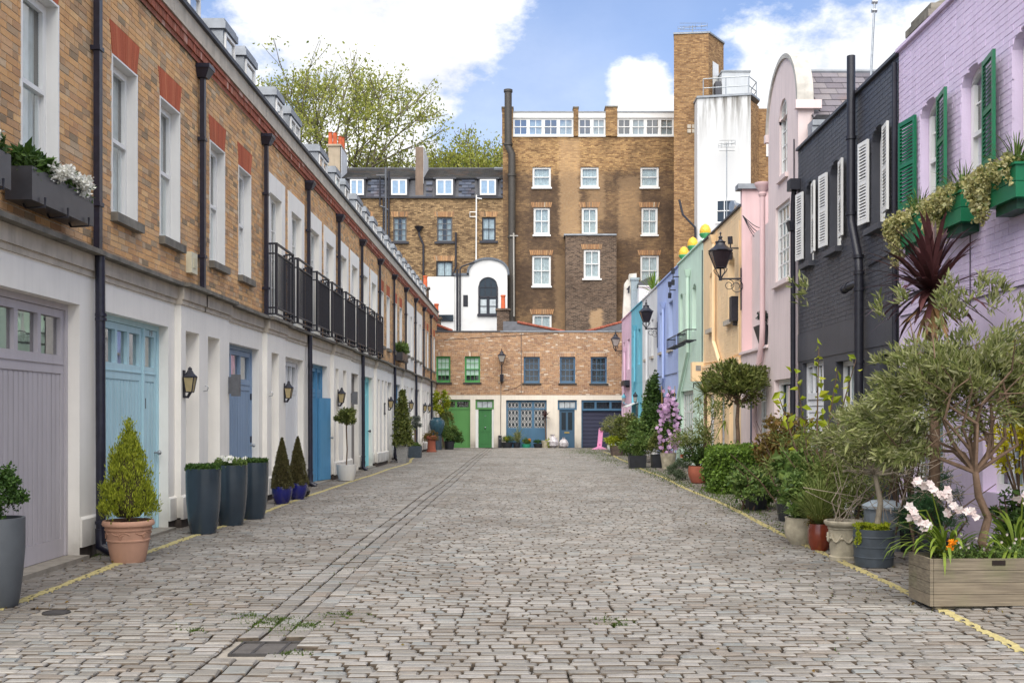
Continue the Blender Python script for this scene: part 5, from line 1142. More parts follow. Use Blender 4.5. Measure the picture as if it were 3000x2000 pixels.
def chimney(label, x, y, z0, z1, w_, d_, mat, pots=1, potm=None, pr=.09, ph=.35, cap=True, name='chimney_stack'):
    t = thing(name, label, 'chimney', (x, y, z0)); m = MB(); m.box(x-w_/2, x+w_/2, y-d_/2, y+d_/2, z0, z1); m.build('stack', t, mat)
    if cap: m = MB(); m.box(x-w_/2-.08, x+w_/2+.08, y-d_/2-.08, y+d_/2+.08, z1, z1+.12); m.build('cap', t, mat)
    for i in range(pots):
        yy = y+(i-(pots-1)/2)*.38; m = MB(); zz = z1+(.12 if cap else 0); m.lathe((x, yy, zz), [(pr*1.1, 0), (pr, .05), (pr*.9, ph*.85), (pr*1.15, ph*.9), (pr*1.1, ph), (pr*.8, ph)], 14); m.build('chimney_pot', t, potm or REDT, smooth=True)
    return t
def texbrick(name, cols, mort, sx=4.4, zone=None, soot=None, light=None, ang=0):
    g = G(name); s = g.n('ShaderNodeSeparateXYZ'); g.l(g.pos, s.inputs[0])
    h_ = g.math('ADD', s.outputs[0], g.math('MULTIPLY', s.outputs[1], 1.0 if ang else 0.0))
    c = g.n('ShaderNodeCombineXYZ'); g.l(h_, c.inputs[0]); g.l(s.outputs[2], c.inputs[1])
    bt = g.n('ShaderNodeTexBrick'); g.l(c.outputs[0], bt.inputs['Vector']); bt.inputs['Scale'].default_value = 1; bt.inputs['Brick Width'].default_value = .24; bt.inputs['Row Height'].default_value = .085; bt.inputs['Mortar Size'].default_value = .010; bt.inputs['Bias'].default_value = 0
    bt.inputs['Color1'].default_value = H(cols[0]); bt.inputs['Color2'].default_value = H(cols[1]); bt.inputs['Mortar'].default_value = H(mort)
    n1 = g.noise(.35, 8, .7); n2 = g.noise(2.2, 7, .78, stretch=(1, 1, 2.4)); n3 = g.noise(7, 4, .8, stretch=(1, 1, 3.2))
    col = bt.outputs['Color']; col = g.mix(g.rng(n3, .45, .58, 0, .6), col, H(cols[2])); col = g.mix(g.rng(n2, .5, .6, 0, .4), col, H(cols[3]))
    if zone:       # sooty lower walls, paler above, wavering border
        z = g.math('ADD', s.outputs[2], g.math('MULTIPLY', g.math('SUBTRACT', n2, .5), 1.6)); f = g.rng(z, zone[0]+.25, zone[0]-.25, 0, zone[1])
        f = g.math('MULTIPLY', f, g.rng(n1, .38, .55, .6, .95)); col = g.mix(f, col, g.mix(.62, g.mix(1., col, H('#a09890'), 'MULTIPLY'), H('#64564b')))
    if soot: col = g.mix(g.math('MULTIPLY', g.rng(n1, .45, .62, 0, soot), g.rng(n2, .35, .6, .3, 1)), col, H('#3c3029'))
    if light:      # repaired patches of pale brick
        for (x0, x1, z0, z1, a_) in light:
            w1 = g.math('ADD', s.outputs[0], g.math('MULTIPLY', g.math('SUBTRACT', n2, .5), 1.2)); w2 = g.math('ADD', s.outputs[2], g.math('MULTIPLY', g.math('SUBTRACT', n2, .5), 1.5))
            f = g.math('MULTIPLY', g.math('MULTIPLY', g.rng(w1, x0-.1, x0+.1), g.rng(w1, x1+.1, x1-.1)), g.math('MULTIPLY', g.rng(w2, z0-.1, z0+.1), g.rng(w2, z1+.1, z1-.1)))
            col = g.mix(g.math('MULTIPLY', f, a_), col, g.mix(g.rng(n3, .4, .6), H('#b9936a'), H('#cdb08a')))
    return g.out(col, .92, bump=bt.outputs['Fac'], bstr=.4, bdist=-.01, spec=.2)
TB_T = texbrick('tall_block_brick', ['#d2aa72', '#765336', '#6c503a', '#b8946a'], '#9a866a', zone=(17.3, 1., '#8c8680'), soot=.75,
    light=[(2.3, 3.6, 13.2, 19.5, .45), (4.2, 5.2, 14.2, 17.2, .3), (6.1, 7.5, 13.0, 17.0, .25), (2.0, 3.2, 6.5, 12, .25)])
TB_P = texbrick('sooty_projection_brick', ['#86705e', '#43372f', '#3c342f', '#786656'], '#85776a', soot=.55, light=[(6.3, 7.2, 7.6, 9.3, .95), (4.25, 5.0, 7.0, 8.3, .6)])
TB_W = texbrick('tower_brick', ['#bf9868', '#785638', '#6a4e38', '#a98a62'], '#8f7b66', soot=.2, ang=1)
TB_L = texbrick('left_rear_brick', ['#c4a478', '#5e4834', '#4e3f32', '#a98c66'], '#6a5c4c', soot=.45)
ROU = plain('stained_white_render', '#d8d8d6', rough=.85, var=.10, scale=1.1, bstr=.3)
g = G('streaked_white_render'); s = g.n('ShaderNodeSeparateXYZ'); g.l(g.pos, s.inputs[0]); n1 = g.noise(1.2, 5, .65, stretch=(2.6, 2.6, .22)); top = g.rng(s.outputs[2], 16, 20.6, 0, 1)
ROUS = g.out(g.mix(g.math('MULTIPLY', g.math('POWER', top, 2.2), g.rng(n1, .45, .62, 0, .95)), g.mix(g.rng(g.noise(.6, 4), .4, .7, 0, .25), H('#dcdcdb', .85), H('#bfc1c2')), H('#5b554c')), .85, bump=g.noise(30, 4), bstr=.2)
# --- left rear building with mansard
Y0 = 66; F6 = FY(Y0); LR = thing('rear_terrace', 'stock brick terrace with slate mansard and dormers rising behind the mews', 'building', (-7, Y0, 0))
def X6(p): return (p-1534)*.022
def Z6(p): return 1.6+(1218-p)*.022
WR = [(X6(1152), X6(1191), Z6(708), Z6(636)), (X6(1280), X6(1325), Z6(708), Z6(636)), (X6(1412), X6(1452), Z6(706), Z6(636)), (X6(1278), X6(1326), Z6(852), Z6(765)), (-10.6, -9.8, 12.8, 14.4)]
m = MB(F6); wall(m, -22, X6(1473), 0, 15.62, WR, 0, .2); m.quad((-22, 0, 0), (-22, -8, 0), (-22, -8, 15.6), (-22, 0, 15.6)); m.build('wall', LR, TB_L)
for i, (a, b, c, d) in enumerate(WR):
    window(LR, F6, a, b, c, d, mat=BLACK if i in (2, 3) else plain('soft_grey_frame', '#5a5a5c', rough=.5), rec=.1, nx=3 if i < 2 else 2, ny=4 if i < 2 else 2, sash=True, back='curtains' if i < 2 else 'curtain', t=.05, g=.04)
    m = MB(F6); m.box(a-.15, b+.15, -.1, .12, c-.14, c); m.build('window_sill', LR, BLACK)
    n = 12
    for k in range(n):
        s0 = a-.1+(b-a+.2)*k/n; ce = (a+b)/2; f = lambda u: ce+(u-ce)*1.1; s1 = a-.1+(b-a+.2)*(k+1)/n-.02; m = MB(F6); m.prism([(s0, d+.02), (s1, d+.02), (f(s1), d+.34), (f(s0), d+.34)], -.01, .012); m.build('arch_brick', LR, YBRICKD)
# mansard: slates as pieces
WM = [(X6(1026), X6(1066)), (X6(1146), X6(1192)), (X6(1278), X6(1327)), (X6(1406), X6(1453)), (-13.9, -12.9)]
m = MB(F6); m.quad((-22, -.05, 15.68), (X6(1473), -.05, 15.68), (X6(1473), -.45, 16.98), (-22, -.45, 16.98)); m.quad((-22, -.4, 17.0), (X6(1473), -.4, 17.0), (X6(1473), -4.2, 18.5), (-22, -4.2, 18.5)); m.quad((-22, -4.2, 18.5), (X6(1473), -4.2, 18.5), (X6(1473), -8, 17), (-22, -8, 17)); m.build('roof_deck', LR, DGREY)
BSL = brickmat('blue_grey_slate', [(0,'#4e5666'),(.3,'#5d6575'),(.55,'#444b5a'),(.8,'#6a7180'),(1,'#3c424f')], fine=.15, k=.8); DSL = brickmat('dark_worn_slate', [(0,'#3f4042'),(.3,'#505154'),(.55,'#45453f'),(.8,'#5c5b58'),(1,'#37383b')], fine=.2, k=.8)
def slates(par, x0, x1, va, za, vb, zb_, rows, wd, mat, skip=(), single=True, jit=.006):
    V = []; F = []; cnt = 0
    for r_ in range(rows):
        s0, s1 = r_/rows, (r_+1.1)/rows; x = x0-(wd/2 if r_ % 2 else 0)
        while x < x1:
            a, b = max(x, x0), min(x+wd-.02, x1); x += wd
            if b-a < .05 or any(a < q_ and b > p for p, q_ in skip): continue
            y0, z0, y1, z1 = Y0-(va+(vb-va)*s0), za+(zb_-za)*s0, Y0-(va+(vb-va)*s1), za+(zb_-za)*s1; e = R.uniform(.012, .012+jit*1.5)
            pts = [(a, y0-e-.03, z0), (b, y0-e-.03, z0), (b, y1-.008, z1), (a, y1-.008, z1), (a, y0-.0, z0-.004), (b, y0-.0, z0-.004)]
            if single: m = MB(); m.add(pts, [(0, 1, 2, 3), (0, 1, 5, 4)]); m.build('slate', par, mat)
            else: n = len(V); V += pts; F += [(n, n+1, n+2, n+3), (n, n+1, n+5, n+4)]
    if V: np_mesh('slates', V, F, par, mat, kind='stuff')
slates(LR, -12.6, X6(1473), 0, 15.7, -.42, 16.96, 6, .42, BSL, skip=[(a-.15, b+.15) for a, b in WM]+[(X6(1216), X6(1241))])
slates(LR, -22, X6(1473), -.32, 17.0, -4.1, 18.5, 20, .3, DSL, single=False)
m = MB(F6); m.box(-22, X6(1473), -.1, .14, 15.60, 15.70); m.box(-22, X6(1473), -.5, -.3, 16.95, 17.02); m.build('gutter', LR, BLACK)
m = MB(F6); m.tube([(-22, -4.2, 18.53), (X6(1473), -4.2, 18.53)], .08, 8); m.build('ridge', LR, SLATE)
for a, b in WM:
    m = MB(F6); m.box(a-.1, b+.1, -.6, .0, 15.75, 16.9); m.box(a-.2, b+.2, -.6, .08, 16.85, 16.96); dm = m.build('dormer', LR, DGREY); window(LR, F6, a, b, 15.85, 16.82, rec=-.07, nx=2, ny=1, sash=False, back='curtains', t=.09, g=.09, dep=.06, name='dormer_window') if False else None
    m = MB(F6); m.box(a, b, 0, .05, 15.82, 15.92); m.box(a, b, 0, .05, 16.74, 16.84); m.box(a, a+.09, 0, .05, 15.92, 16.74); m.box(b-.09, b, 0, .05, 15.92, 16.74); m.box((a+b)/2-.05, (a+b)/2+.05, 0, .05, 15.92, 16.74); m.build('dormer_window', dm, WFRAME)
    m = MB(F6); m.quad((a+.09, .012, 15.92), (b-.09, .012, 15.92), (b-.09, .012, 16.74), (a+.09, .012, 16.74)); m.build('curtain', dm, CURT)
    m = MB(F6); m.quad((a+.09, .03, 15.92), (b-.09, .03, 15.92), (b-.09, .03, 16.74), (a+.09, .03, 16.74)); m.build('pane', dm, GLASSB)
for a, b in ((X6(1197), X6(1217)), (X6(1443), X6(1471))):
    m = MB(F6); m.add([(a, -3.2, 18.18), (b, -3.2, 18.18), (b, -4, 18.45), (a, -4, 18.45), (a, -3.15, 18.3), (b, -3.15, 18.3), (b, -3.95, 18.57), (a, -3.95, 18.57)], [tuple(f) for f in CUBE_F.tolist()]); m.build('skylight', LR, LEAD)
POT2 = plain('terracotta_chimney_pot', '#c4603a', rough=.8, var=.2, scale=5)
c1 = chimney('tan and white chimney stack with four terracotta pots on the mansard roof', X6(978), 67.2, 15.6, 19.0, .75, 2.2, paint('tan_chimney_render', '#b7a68e', var=.2, streak=.2, grime=False), 0)
m = MB(); m.box(X6(998), X6(998)+.02, 66.1, 68.3, 16.9, 18.95); m.build('white_side', c1, WHM)
for i, (dx, dy) in enumerate(((-.25, -1.0), (-.05, -.5), (.2, 0), (.25, .6))): m = MB(); m.lathe((X6(978)+dx, 67.2+dy, 19.1), [(.16, 0), (.14, .05), (.13, .75+.1*(i % 2)), (.17, .8+.1*(i % 2)), (.12, .82+.1*(i % 2))], 12); m.build('chimney_pot', c1, POT2, smooth=True)
c2 = chimney('slim brown chimney breast in the middle of the slate mansard', X6(1228), 66.6, 15.65, 18.95, .5, 1.0, paint('brown_chimney_render', '#85705f', var=.25, streak=.3, grime=False), 0, cap=False)
m = MB(); m.box(X6(1228)+.25, X6(1228)+.27, 66.2, 69.5, 16.6, 19.0); m.build('white_side', c2, WHM)
# pipes of the left rear building
t = thing('wall_pipes', 'cluster of black iron waste pipes on the left rear brick wall', 'waste pipes', (X6(1120), 65.9, 5)); 
for x, z0, z1, r_ in ((1131, 5, 17.6, .07), (1140, 5, 17.3, .06), (1114, 15.1, 17, .05), (1124, 5, 15.6, .05)): m = MB(F6); m.tube([(X6(x), .12, z0), (X6(x), .12, z1)], r_, 8); m.build('pipe', t, BLACK if x != 1131 else GREY, smooth=True)
m = MB(F6); m.tube([(X6(1114), .12, 15.1), (X6(1128), .12, 15.0), (X6(1140), .12, 14.8)], .05, 8); m.tube([(X6(1103), .12, 17.05), (X6(1131), .12, 17.05)], .05, 8); m.build('branch', t, GREY, smooth=True)
t = thing('rainwater_pipe', 'black rainwater pipe with an open hopper, bending down the left rear wall', 'downpipe', (X6(1240), 65.9, 5)); m = MB(F6); m.tube([(X6(1228), .12, 13.5), (X6(1229), .12, 13.2), (X6(1241), .12, 12.6), (X6(1241), .12, 5)], .07, 8); m.build('pipe', t, BLACK, smooth=True); m = MB(F6); m.lathe((X6(1228), .12, 13.4), [(.06, 0), (.16, .15), (.30, .35), (.32, .37)], 10); m.build('hopper', t, BLACK)
t = thing('rainwater_pipe', 'black pipe between two windows of the left rear wall', 'downpipe', (X6(1335), 65.9, 5)); m = MB(F6); m.tube([(X6(1336), .12, 13.4), (X6(1336), .12, 11.2), (X6(1329), .12, 10.8), (X6(1329), .12, 5)], .06, 8); m.tube([(X6(1330), .14, 10.6), (X6(1355), .14, 10.6)], .05, 8); m.tube([(X6(1330), .14, 10.3), (X6(1355), .14, 10.3)], .05, 8); m.build('pipe', t, BLACK, smooth=True)
t = thing('waste_pipe', 'thin white waste pipe on the left rear wall above the arched gable', 'waste pipe', (X6(1396), 65.9, 10)); m = MB(F6); m.tube([(X6(1396), .12, 15.8), (X6(1395), .12, 10.2)], .045, 8); m.tube([(X6(1396), .12, 15.6), (X6(1412), .12, 15.55)], .04, 6); m.tube([(X6(1396), .12, 14.4), (X6(1377), .12, 14.4), (X6(1377), .12, 14.7), (X6(1396), .12, 14.7)], .035, 6); m.build('pipe', t, WHITE, smooth=True)
# --- white annexe with the arched gable, in front of it
YA = 64.2; FA = FY(YA); k_ = YA/3000
def XA(p): return (p-1534)*k_
def ZA(p): return 1.6+(1218-p)*k_
AN = thing('arched_annexe', 'white rendered annexe with round arched gable and black arched window', 'building', (XA(1420), YA, 0))
a, b = XA(1404), XA(1456); x0, x1 = XA(1332), XA(1486); gx0, gx1 = XA(1372), XA(1488); zs = ZA(806); zt = ZA(766)
m = MB(FA); AH = [(a, b, ZA(922), ZA(814), .75), (XA(1357), XA(1371), ZA(898), ZA(864))]
wall(m, x0, x1, 0, zs, AH[1:]+[(a, b, ZA(922), ZA(814), (b-a)/2)], 0, .15)
n = 24; P = [((gx0+gx1)/2-(gx1-gx0)/2*cos(pi*i/n)*.98, zs+(ZA(760)-zs)*sin(pi*i/n)**.8) for i in range(n+1)]
for (p, q_), (r_, s_) in zip(P, P[1:]): m.quad((p, 0, zs), (r_, 0, zs), (r_, 0, s_), (p, 0, q_)); m.quad((p, 0, q_), (r_, 0, s_), (r_, -1.7, s_), (p, -1.7, q_))
m.quad((x0, 0, 0), (x0, -2, 0), (x0, -2, zs), (x0, 0, zs)); m.quad((x1, 0, 0), (x1, -2, 0), (x1, -2, zs), (x1, 0, zs)); m.quad((x0, 0, zs), (gx0, 0, zs), (gx0, -2, zs), (x0, -2, zs))
m.build('wall', AN, ROU)
for (p, q_), (r_, s_) in zip(P, P[1:]):
    c_ = Vector(((gx0+gx1)/2, zs-.2)); f = lambda u, z: tuple(c_+(Vector((u, z))-c_)*1.10); m = MB(FA); m.prism([(p, q_), (r_, s_), f(r_, s_), f(p, q_)], -.5, .10); m.build('lead_coping', AN, plain('blue_grey_lead', '#5d636b', rough=.6, var=.25))
m = MB(FA); m.box(x0-.05, gx0+.05, -.4, .10, zs-.02, zs+.12); m.build('lead_flashing', AN, plain('blue_grey_lead', '#5d636b', rough=.6, var=.25))
# arched window seen at the surface of the wall
n = 14; A_ = [(a+(b-a)*i/n, arc_w(a+(b-a)*i/n, a, b, ZA(814), (b-a)/2)) for i in range(n+1)]
m = MB(FA); m.quad((a-.02, .010, ZA(922)), (b+.02, .010, ZA(922)), *[(u, .010, z) for u, z in A_[::-1]]); m.build('window_back', AN, plain('dark_glass', '#2c343b', rough=.1))
m = MB(FA)
for i in range(n):
    c_ = Vector(((a+b)/2, ZA(814)-(b-a)/2)); f = lambda u, z: tuple(c_+(Vector((u, z))-c_)*1.09) if z > c_.y else (u+(.09 if u > c_.x else -.09)*.6, z)
    m.prism([A_[i], A_[i+1], f(*A_[i+1]), f(*A_[i])], .0, .06)
zc = ZA(870)
m.box(a-.06, a+.04, 0, .06, ZA(922), ZA(814)-(b-a)/2); m.box(b-.04, b+.06, 0, .06, ZA(922), ZA(814)-(b-a)/2); m.box(a-.12, b+.12, 0, .12, ZA(926), ZA(920)); m.box(a, b, .01, .06, zc-.05, zc+.05)
for i in (1, 2): x = a+(b-a)*i/3; m.box(x-.018, x+.018, .012, .04, zc, ZA(816))
m.box((a+b)/2-.05, (a+b)/2+.05, .01, .06, ZA(922), zc); m.box(a, b, .012, .04, ZA(842)-.02, ZA(842)+.02); m.box(a, b, .012, .04, ZA(897)-.02, ZA(897)+.02)
aw = m.build('arched_window', AN, BLACK)
for p, q_ in ((a+.08, (a+b)/2-.1), ((a+b)/2+.1, b-.08)): m = MB(FA); m.quad((p, .013, ZA(918)), (q_, .013, ZA(918)), (q_, .013, zc-.15), (p, .013, zc-.15)); m.build('curtain', aw, CURT)
m = MB(FA); m.box(XA(1357), XA(1371), -.05, .02, ZA(898), ZA(864))
for i in range(7): z = ZA(896)+i*.1; m.box(XA(1358), XA(1370), .02, .05, z, z+.05)
m.build('louvre', AN, BLACK)
m = MB(FA); m.tube([(XA(1340), .1, 5), (XA(1340), .1, ZA(790))], .07, 8); m.tube([(XA(1348), .1, 5), (XA(1348), .1, ZA(790)), (XA(1352), .1, ZA(782)), (XA(1390), .12, ZA(768))], .05, 8); m.build('pipe', AN, BLACK, smooth=True)
m = MB(FA); m.box(XA(1240), XA(1331), -.5, -.05, 0, ZA(810)); m.build('white_lower_wall', AN, ROU)
m = MB(FA); m.box(XA(1282), XA(1328), -.05, .05, ZA(940), ZA(922)); m.build('dark_lean_to_window', AN, plain('dark_glass', '#2c343b', rough=.1))
m = MB(); n = 16; PT = [(-11.0-1.3*cos(pi*i/n), 11.0+1.0*sin(pi*i/n)) for i in range(n+1)]
for (p, q_), (r_, s_) in zip(PT, PT[1:]): m.quad((p, 64.6, q_), (r_, 64.6, s_), (r_, 66, s_), (p, 66, q_)); m.quad((p, 64.6, 9), (r_, 64.6, 9), (r_, 64.6, s_), (p, 64.6, q_))
bd = m.build('barrel_dormer', AN, plain('dark_felt', '#2f3136', rough=.8, var=.3))
chimney('brick chimney stack with red pot before the arched white gable', -1.25, 62.5, 5.5, 8.0, .75, .7, TB_P, 1, POT2, .14, .85)
chimney('small brick chimney with red pot at the end of the left terrace', -5.15, 60.5, 5.5, 7.3, .5, .5, TB_P, 1, POT2, .13, .8)
chimney('tall red pot on a brick stack behind the left terrace roofs', -5.95, 62, 6, 9.25, .4, .4, TB_P, 1, POT2, .13, .7)
# --- tall block
TT = thing('tall_rear_block', 'tall stained stock brick block with white penthouse windows behind the mews', 'building', (4, Y0, 0))
cols = [(X6(1560), X6(1614)), (X6(1701), X6(1754)), (X6(1876), X6(1930))]
TW = []
for a, b in cols: TW.append((a, b, Z6(549), Z6(489))); TW.append((a+.07, b-.07, Z6(688), Z6(608)))
TW += [(X6(1559), X6(1614), Z6(838), Z6(748)), (X6(1876), X6(1930), Z6(838), Z6(748)), (X6(1560), X6(1616), Z6(1010), Z6(921))]
pent = [(X6(1503), X6(1680), Z6(398), Z6(346)), (X6(1694), X6(1774), Z6(398), Z6(346)), (X6(1808), X6(1974), Z6(398), Z6(346))]
m = MB(F6); wall(m, X6(1473), 9.9, 0, Z6(328), TW+[(a, b, c, Z6(329)) for a, b, c, d in pent], 0, .25); m.quad((X6(1473), 0, 0), (X6(1473), -9, 0), (X6(1473), -9, 21), (X6(1473), 0, 21)); m.quad((X6(1473), -.3, 21), (14, -.3, 21), (14, -9, 21), (X6(1473), -9, 21)); m.build('wall', TT, TB_T)
for a, b, c, d in TW:
    window(TT, F6, a, b, c, d, rec=.10, nx=2 if d-c > 1.5 else 1, ny=2, back='curtain', t=.09, g=.05); m = MB(F6); m.box(a-.06, b+.06, -.1, .09, c-.1, c); m.build('window_sill', TT, WFRAME)
    if d < 17:
        n = 13
        for k in range(n): s0 = a-.1+(b-a+.2)*k/n; ce = (a+b)/2; f = lambda u: ce+(u-ce)*1.12; s1 = a-.1+(b-a+.2)*(k+1)/n-.025; m = MB(F6); m.prism([(s0, d+.02), (s1, d+.02), (f(s1), d+.34), (f(s0), d+.34)], -.01, .014); m.build('arch_brick', TT, YBRICKD)
for (a, b, c, d), nb in zip(pent, (4, 2, 4)):
    m = MB(F6); m.box(a, b, -.2, .05, d, Z6(330)); m.box(a, b, -.1, .08, c-.08, c); m.build('white_fascia', TT, WFRAME)
    for i in range(nb):
        x0, x1 = a+(b-a)*i/nb, a+(b-a)*(i+1)/nb; window(TT, F6, x0, x1, c, d, rec=.04, nx=2, ny=2, sash=True, back='curtain' if i % 2 else 'room', t=.07, g=.04, glass=GLASSB)
m = MB(F6); m.box(X6(1503)-.1, 9.9, -.8, .1, Z6(330), Z6(327)); m.build('roof_edge', TT, LEAD)
for a, b, z in ((X6(1471), X6(1483), 318), (X6(1490), X6(1503), 318), (X6(1680), X6(1694), 318), (X6(1774), X6(1808), 316)): m = MB(F6); m.box(a, b, -.8, .12, Z6(420) if a < 0 else Z6(400), Z6(z)); m.build('pier', TT, TB_T); m = MB(F6); m.box(a-.04, b+.04, -.84, .16, Z6(z), Z6(z)+.08); m.build('pier_cap', TT, STN)
PJ = thing('wall_projection', 'dark sooty brick projection on the face of the tall rear block', 'building', (X6(1730), 65, 0)); kk = 65/3000
def XP(p): return (p-1534)*kk
def ZP(p): return 1.6+(1218-p)*kk
a, b, c, d = XP(1710), XP(1758), ZP(816), ZP(731); m = MB(FY(65)); wall(m, XP(1657), XP(1806), 0, ZP(690), [(a, b, c, d)], 0, .2); m.quad((XP(1657), 0, 0), (XP(1657), -1, 0), (XP(1657), -1, ZP(690)), (XP(1657), 0, ZP(690))); m.quad((XP(1806), 0, 0), (XP(1806), -1, 0), (XP(1806), -1, ZP(690)), (XP(1806), 0, ZP(690))); m.build('wall', PJ, TB_P)
window(PJ, FY(65), a, b, c, d, rec=.08, nx=2, ny=2, back='curtain', t=.09, g=.05); m = MB(FY(65)); m.box(a-.1, b+.1, -.1, .1, c-.1, c); m.build('window_sill', PJ, WFRAME); m = MB(FY(65)); m.box(XP(1652), XP(1806), -1, .08, ZP(690), ZP(690)+.1); m.build('lead_top', PJ, LEAD)
for k in range(13): s0 = a-.1+(b-a+.2)*k/13; s1 = s0+(b-a+.2)/13-.025; ce = (a+b)/2; f = lambda u: ce+(u-ce)*1.12; m = MB(FY(65)); m.prism([(s0, d+.02), (s1, d+.02), (f(s1), d+.34), (f(s0), d+.34)], -.01, .014); m.build('arch_brick', PJ, YBRICKD)
t = thing('soil_stack', 'big dark soil stack climbing the corner of the tall rear block above its roof', 'soil stack', (X6(1495), 65.7, 5)); m = MB(F6); m.tube([(X6(1489), .3, Z6(272)), (X6(1489), .3, Z6(432)), (X6(1500), .3, Z6(455)), (X6(1500), .3, 5)], .24, 14); m.build('pipe', t, plain('brown_black_iron', '#3f3a34', rough=.5, var=.3), smooth=True)
for z in (Z6(275), Z6(430), Z6(520), Z6(700)): m = MB(F6); m.tube([(X6(1489 if z > Z6(440) else 1500), .3, z), (X6(1489 if z > Z6(440) else 1500), .3, z+.15)], .29, 14); m.build('collar', t, plain('brown_black_iron', '#3f3a34', rough=.5, var=.3), smooth=True)
t = thing('waste_pipe', 'thin pale waste pipe beside the big soil stack', 'waste pipe', (X6(1505), 65.4, 6)); m = MB(F6); m.tube([(X6(1505), .62, Z6(688)), (X6(1506), .62, Z6(930))], .055, 6); m.tube([(X6(1494), .62, Z6(696)), (X6(1518), .62, Z6(696))], .04, 6); m.build('pipe', t, plain('grey_pvc', '#a5a19a', rough=.5), smooth=True)
# --- stair tower and white block
TO = thing('stair_tower', 'tall brick stair tower with a chamfered right face', 'tower', (11, 62, 0)); Fw = [(9.13, 62.2), (11.2, 62), (12.46, 63.8), (12.4, 67), (9.95, 67)]
m = MB(); m.prism(Fw, 0, 24.75, 'w'); m.build('shaft', TO, TB_W); m = MB(); m.prism([(x+(.06 if x > 10 else -.04), y-.05) for x, y in Fw], 24.75, 24.85, 'w'); m.build('coping', TO, LEAD)
m = MB(); m.prism([(11.52, 62.40), (12.0, 63.09), (12.01, 63.08), (11.53, 62.39)], 20.9, 23.2, 'w'); m.build('white_door_panel', TO, WHITE)
for i in range(2):
    for j in range(2): m = MB(); x = 9.93+i*.28; z = 18.75+j*.28; m.box(x, x+.22, 62.06, 62.12, z, z+.22); m.build('vent_block', TO, STONE)
# right-hand windows slots beside tower
WB = thing('white_render_block', 'white rendered block streaked with dark stains beside the brick tower', 'building', (12, 60.5, 0)); P4 = [(10.35, 61.0), (13.4, 60.4), (14.15, 61.6), (14.15, 66), (10.35, 66)]
m = MB(); m.prism(P4[:2]+[(13.4, 66), (10.35, 66)], 0, 20.5, 'w'); m.build('wall', WB, ROUS); m = MB(); m.prism([(13.402, 60.4), (14.15, 61.6), (14.15, 66), (13.402, 66)], 0, 20.2, 'w'); m.box(14.16, 17.5, 61.7, 66, 0, 20.1); m.build('brick_return', WB, TB_W)
m = MB(); m.prism([(10.3, 60.92), (13.45, 60.32), (14.2, 61.55), (14.2, 66), (10.3, 66)], 20.5, 20.62, 'w'); m.build('roof_edge', WB, LEAD)
m = MB(); m.box(14.6, 17, 61.6, 61.7, 17.2, 19.3); m.build('window', WB, WFRAME); m = MB(); m.box(14.9, 16.9, 61.55, 61.6, 17.5, 19.0); m.build('pane', WB, plain('dark_glass', '#2c343b', rough=.1))
Fq = lambda u, v, w_: (10.35+(u)*.981+v*-.193, 61.0-u*.193-v*.981, w_)
ux0, ux1, uz0, uz1 = 1.06, 2.1, ZP(655)-.15, ZP(585)-.1
window(WB, Fq, ux0, ux1, 13.0, 14.45, rec=-.05, nx=2, ny=2, back='dark', t=.08, g=.05, dep=.045, glass=plain('dark_glass', '#2c343b', rough=.1))
m = MB(); 
m = MB()
rail = thing('roof_railing', 'tubular roof railing on the white block beside the tower', 'railing', (12, 60.6, 20.6))
pts = [(10.7, 61.0), (12.0, 60.75), (13.3, 60.5), (14.0, 61.6), (14.0, 63)]
for z in (21.1, 21.65):
    m = MB(); m.tube([(x, y, z) for x, y in pts], .03, 6); m.build('rail', rail, STEEL)
for x, y in pts: m = MB(); m.tube([(x, y, 20.6), (x, y, 21.65)], .03, 6); m.build('post', rail, STEEL)
t = thing('roof_plant_room', 'pale grey metal plant box on the white block roof', 'plant box', (12.3, 62.5, 20.6)); m = MB(); m.box(12.0, 13.7, 62, 64.5, 20.62, 22.4); m.build('cabinet', t, paint('pale_metal_cladding', '#c9cdd1', grime=False)); m = MB(); m.box(11.95, 13.75, 61.95, 64.55, 22.4, 22.5); m.build('lid', t, LEAD); m = MB(); m.box(11.6, 11.95, 61.9, 63, 20.62, 21.8); m.build('side_unit', t, DGREY)
def aerial(label, x, y, z0, z1, n=6, s=.5):
    t = thing('tv_aerial', label, 'aerial', (x, y, z0)); m = MB(); m.tube([(x, y, z0), (x, y, z1)], .03, 6); m.build('mast', t, STEEL); m = MB(); m.tube([(x-s, y, z1-.2), (x+s, y, z1)], .02, 5)
    for i in range(n): f = i/(n-1); xx = x-s+2*s*f; m.tube([(xx, y, z1-.35+.2*f), (xx, y, z1-.05+.2*f)], .012, 4)
    for i in range(4): z = z1-.5+i*.2; m.tube([(x-s*.9, y-.1, z), (x+s*.9, y-.1, z)], .014, 4)
    m.build('elements', t, STEEL)
aerial('TV aerial on a tall mast against the white block wall', 11.9, 60.0, 12, 17.6); aerial('small TV aerial on top of the brick tower', 10.4, 63, 24.85, 25.6, 6, .9)
t = thing('waste_pipe', 'dark bent waste pipe at the foot of the brick tower', 'waste pipe', (10.1, 61, 9)); m = MB(); m.tube([(9.3, 61.2, 14.5), (9.5, 61.1, 13.6), (10.2, 60.9, 12.8), (10.3, 60.9, 10)], .07, 8); m.build('pipe', t, BLACK, smooth=True)
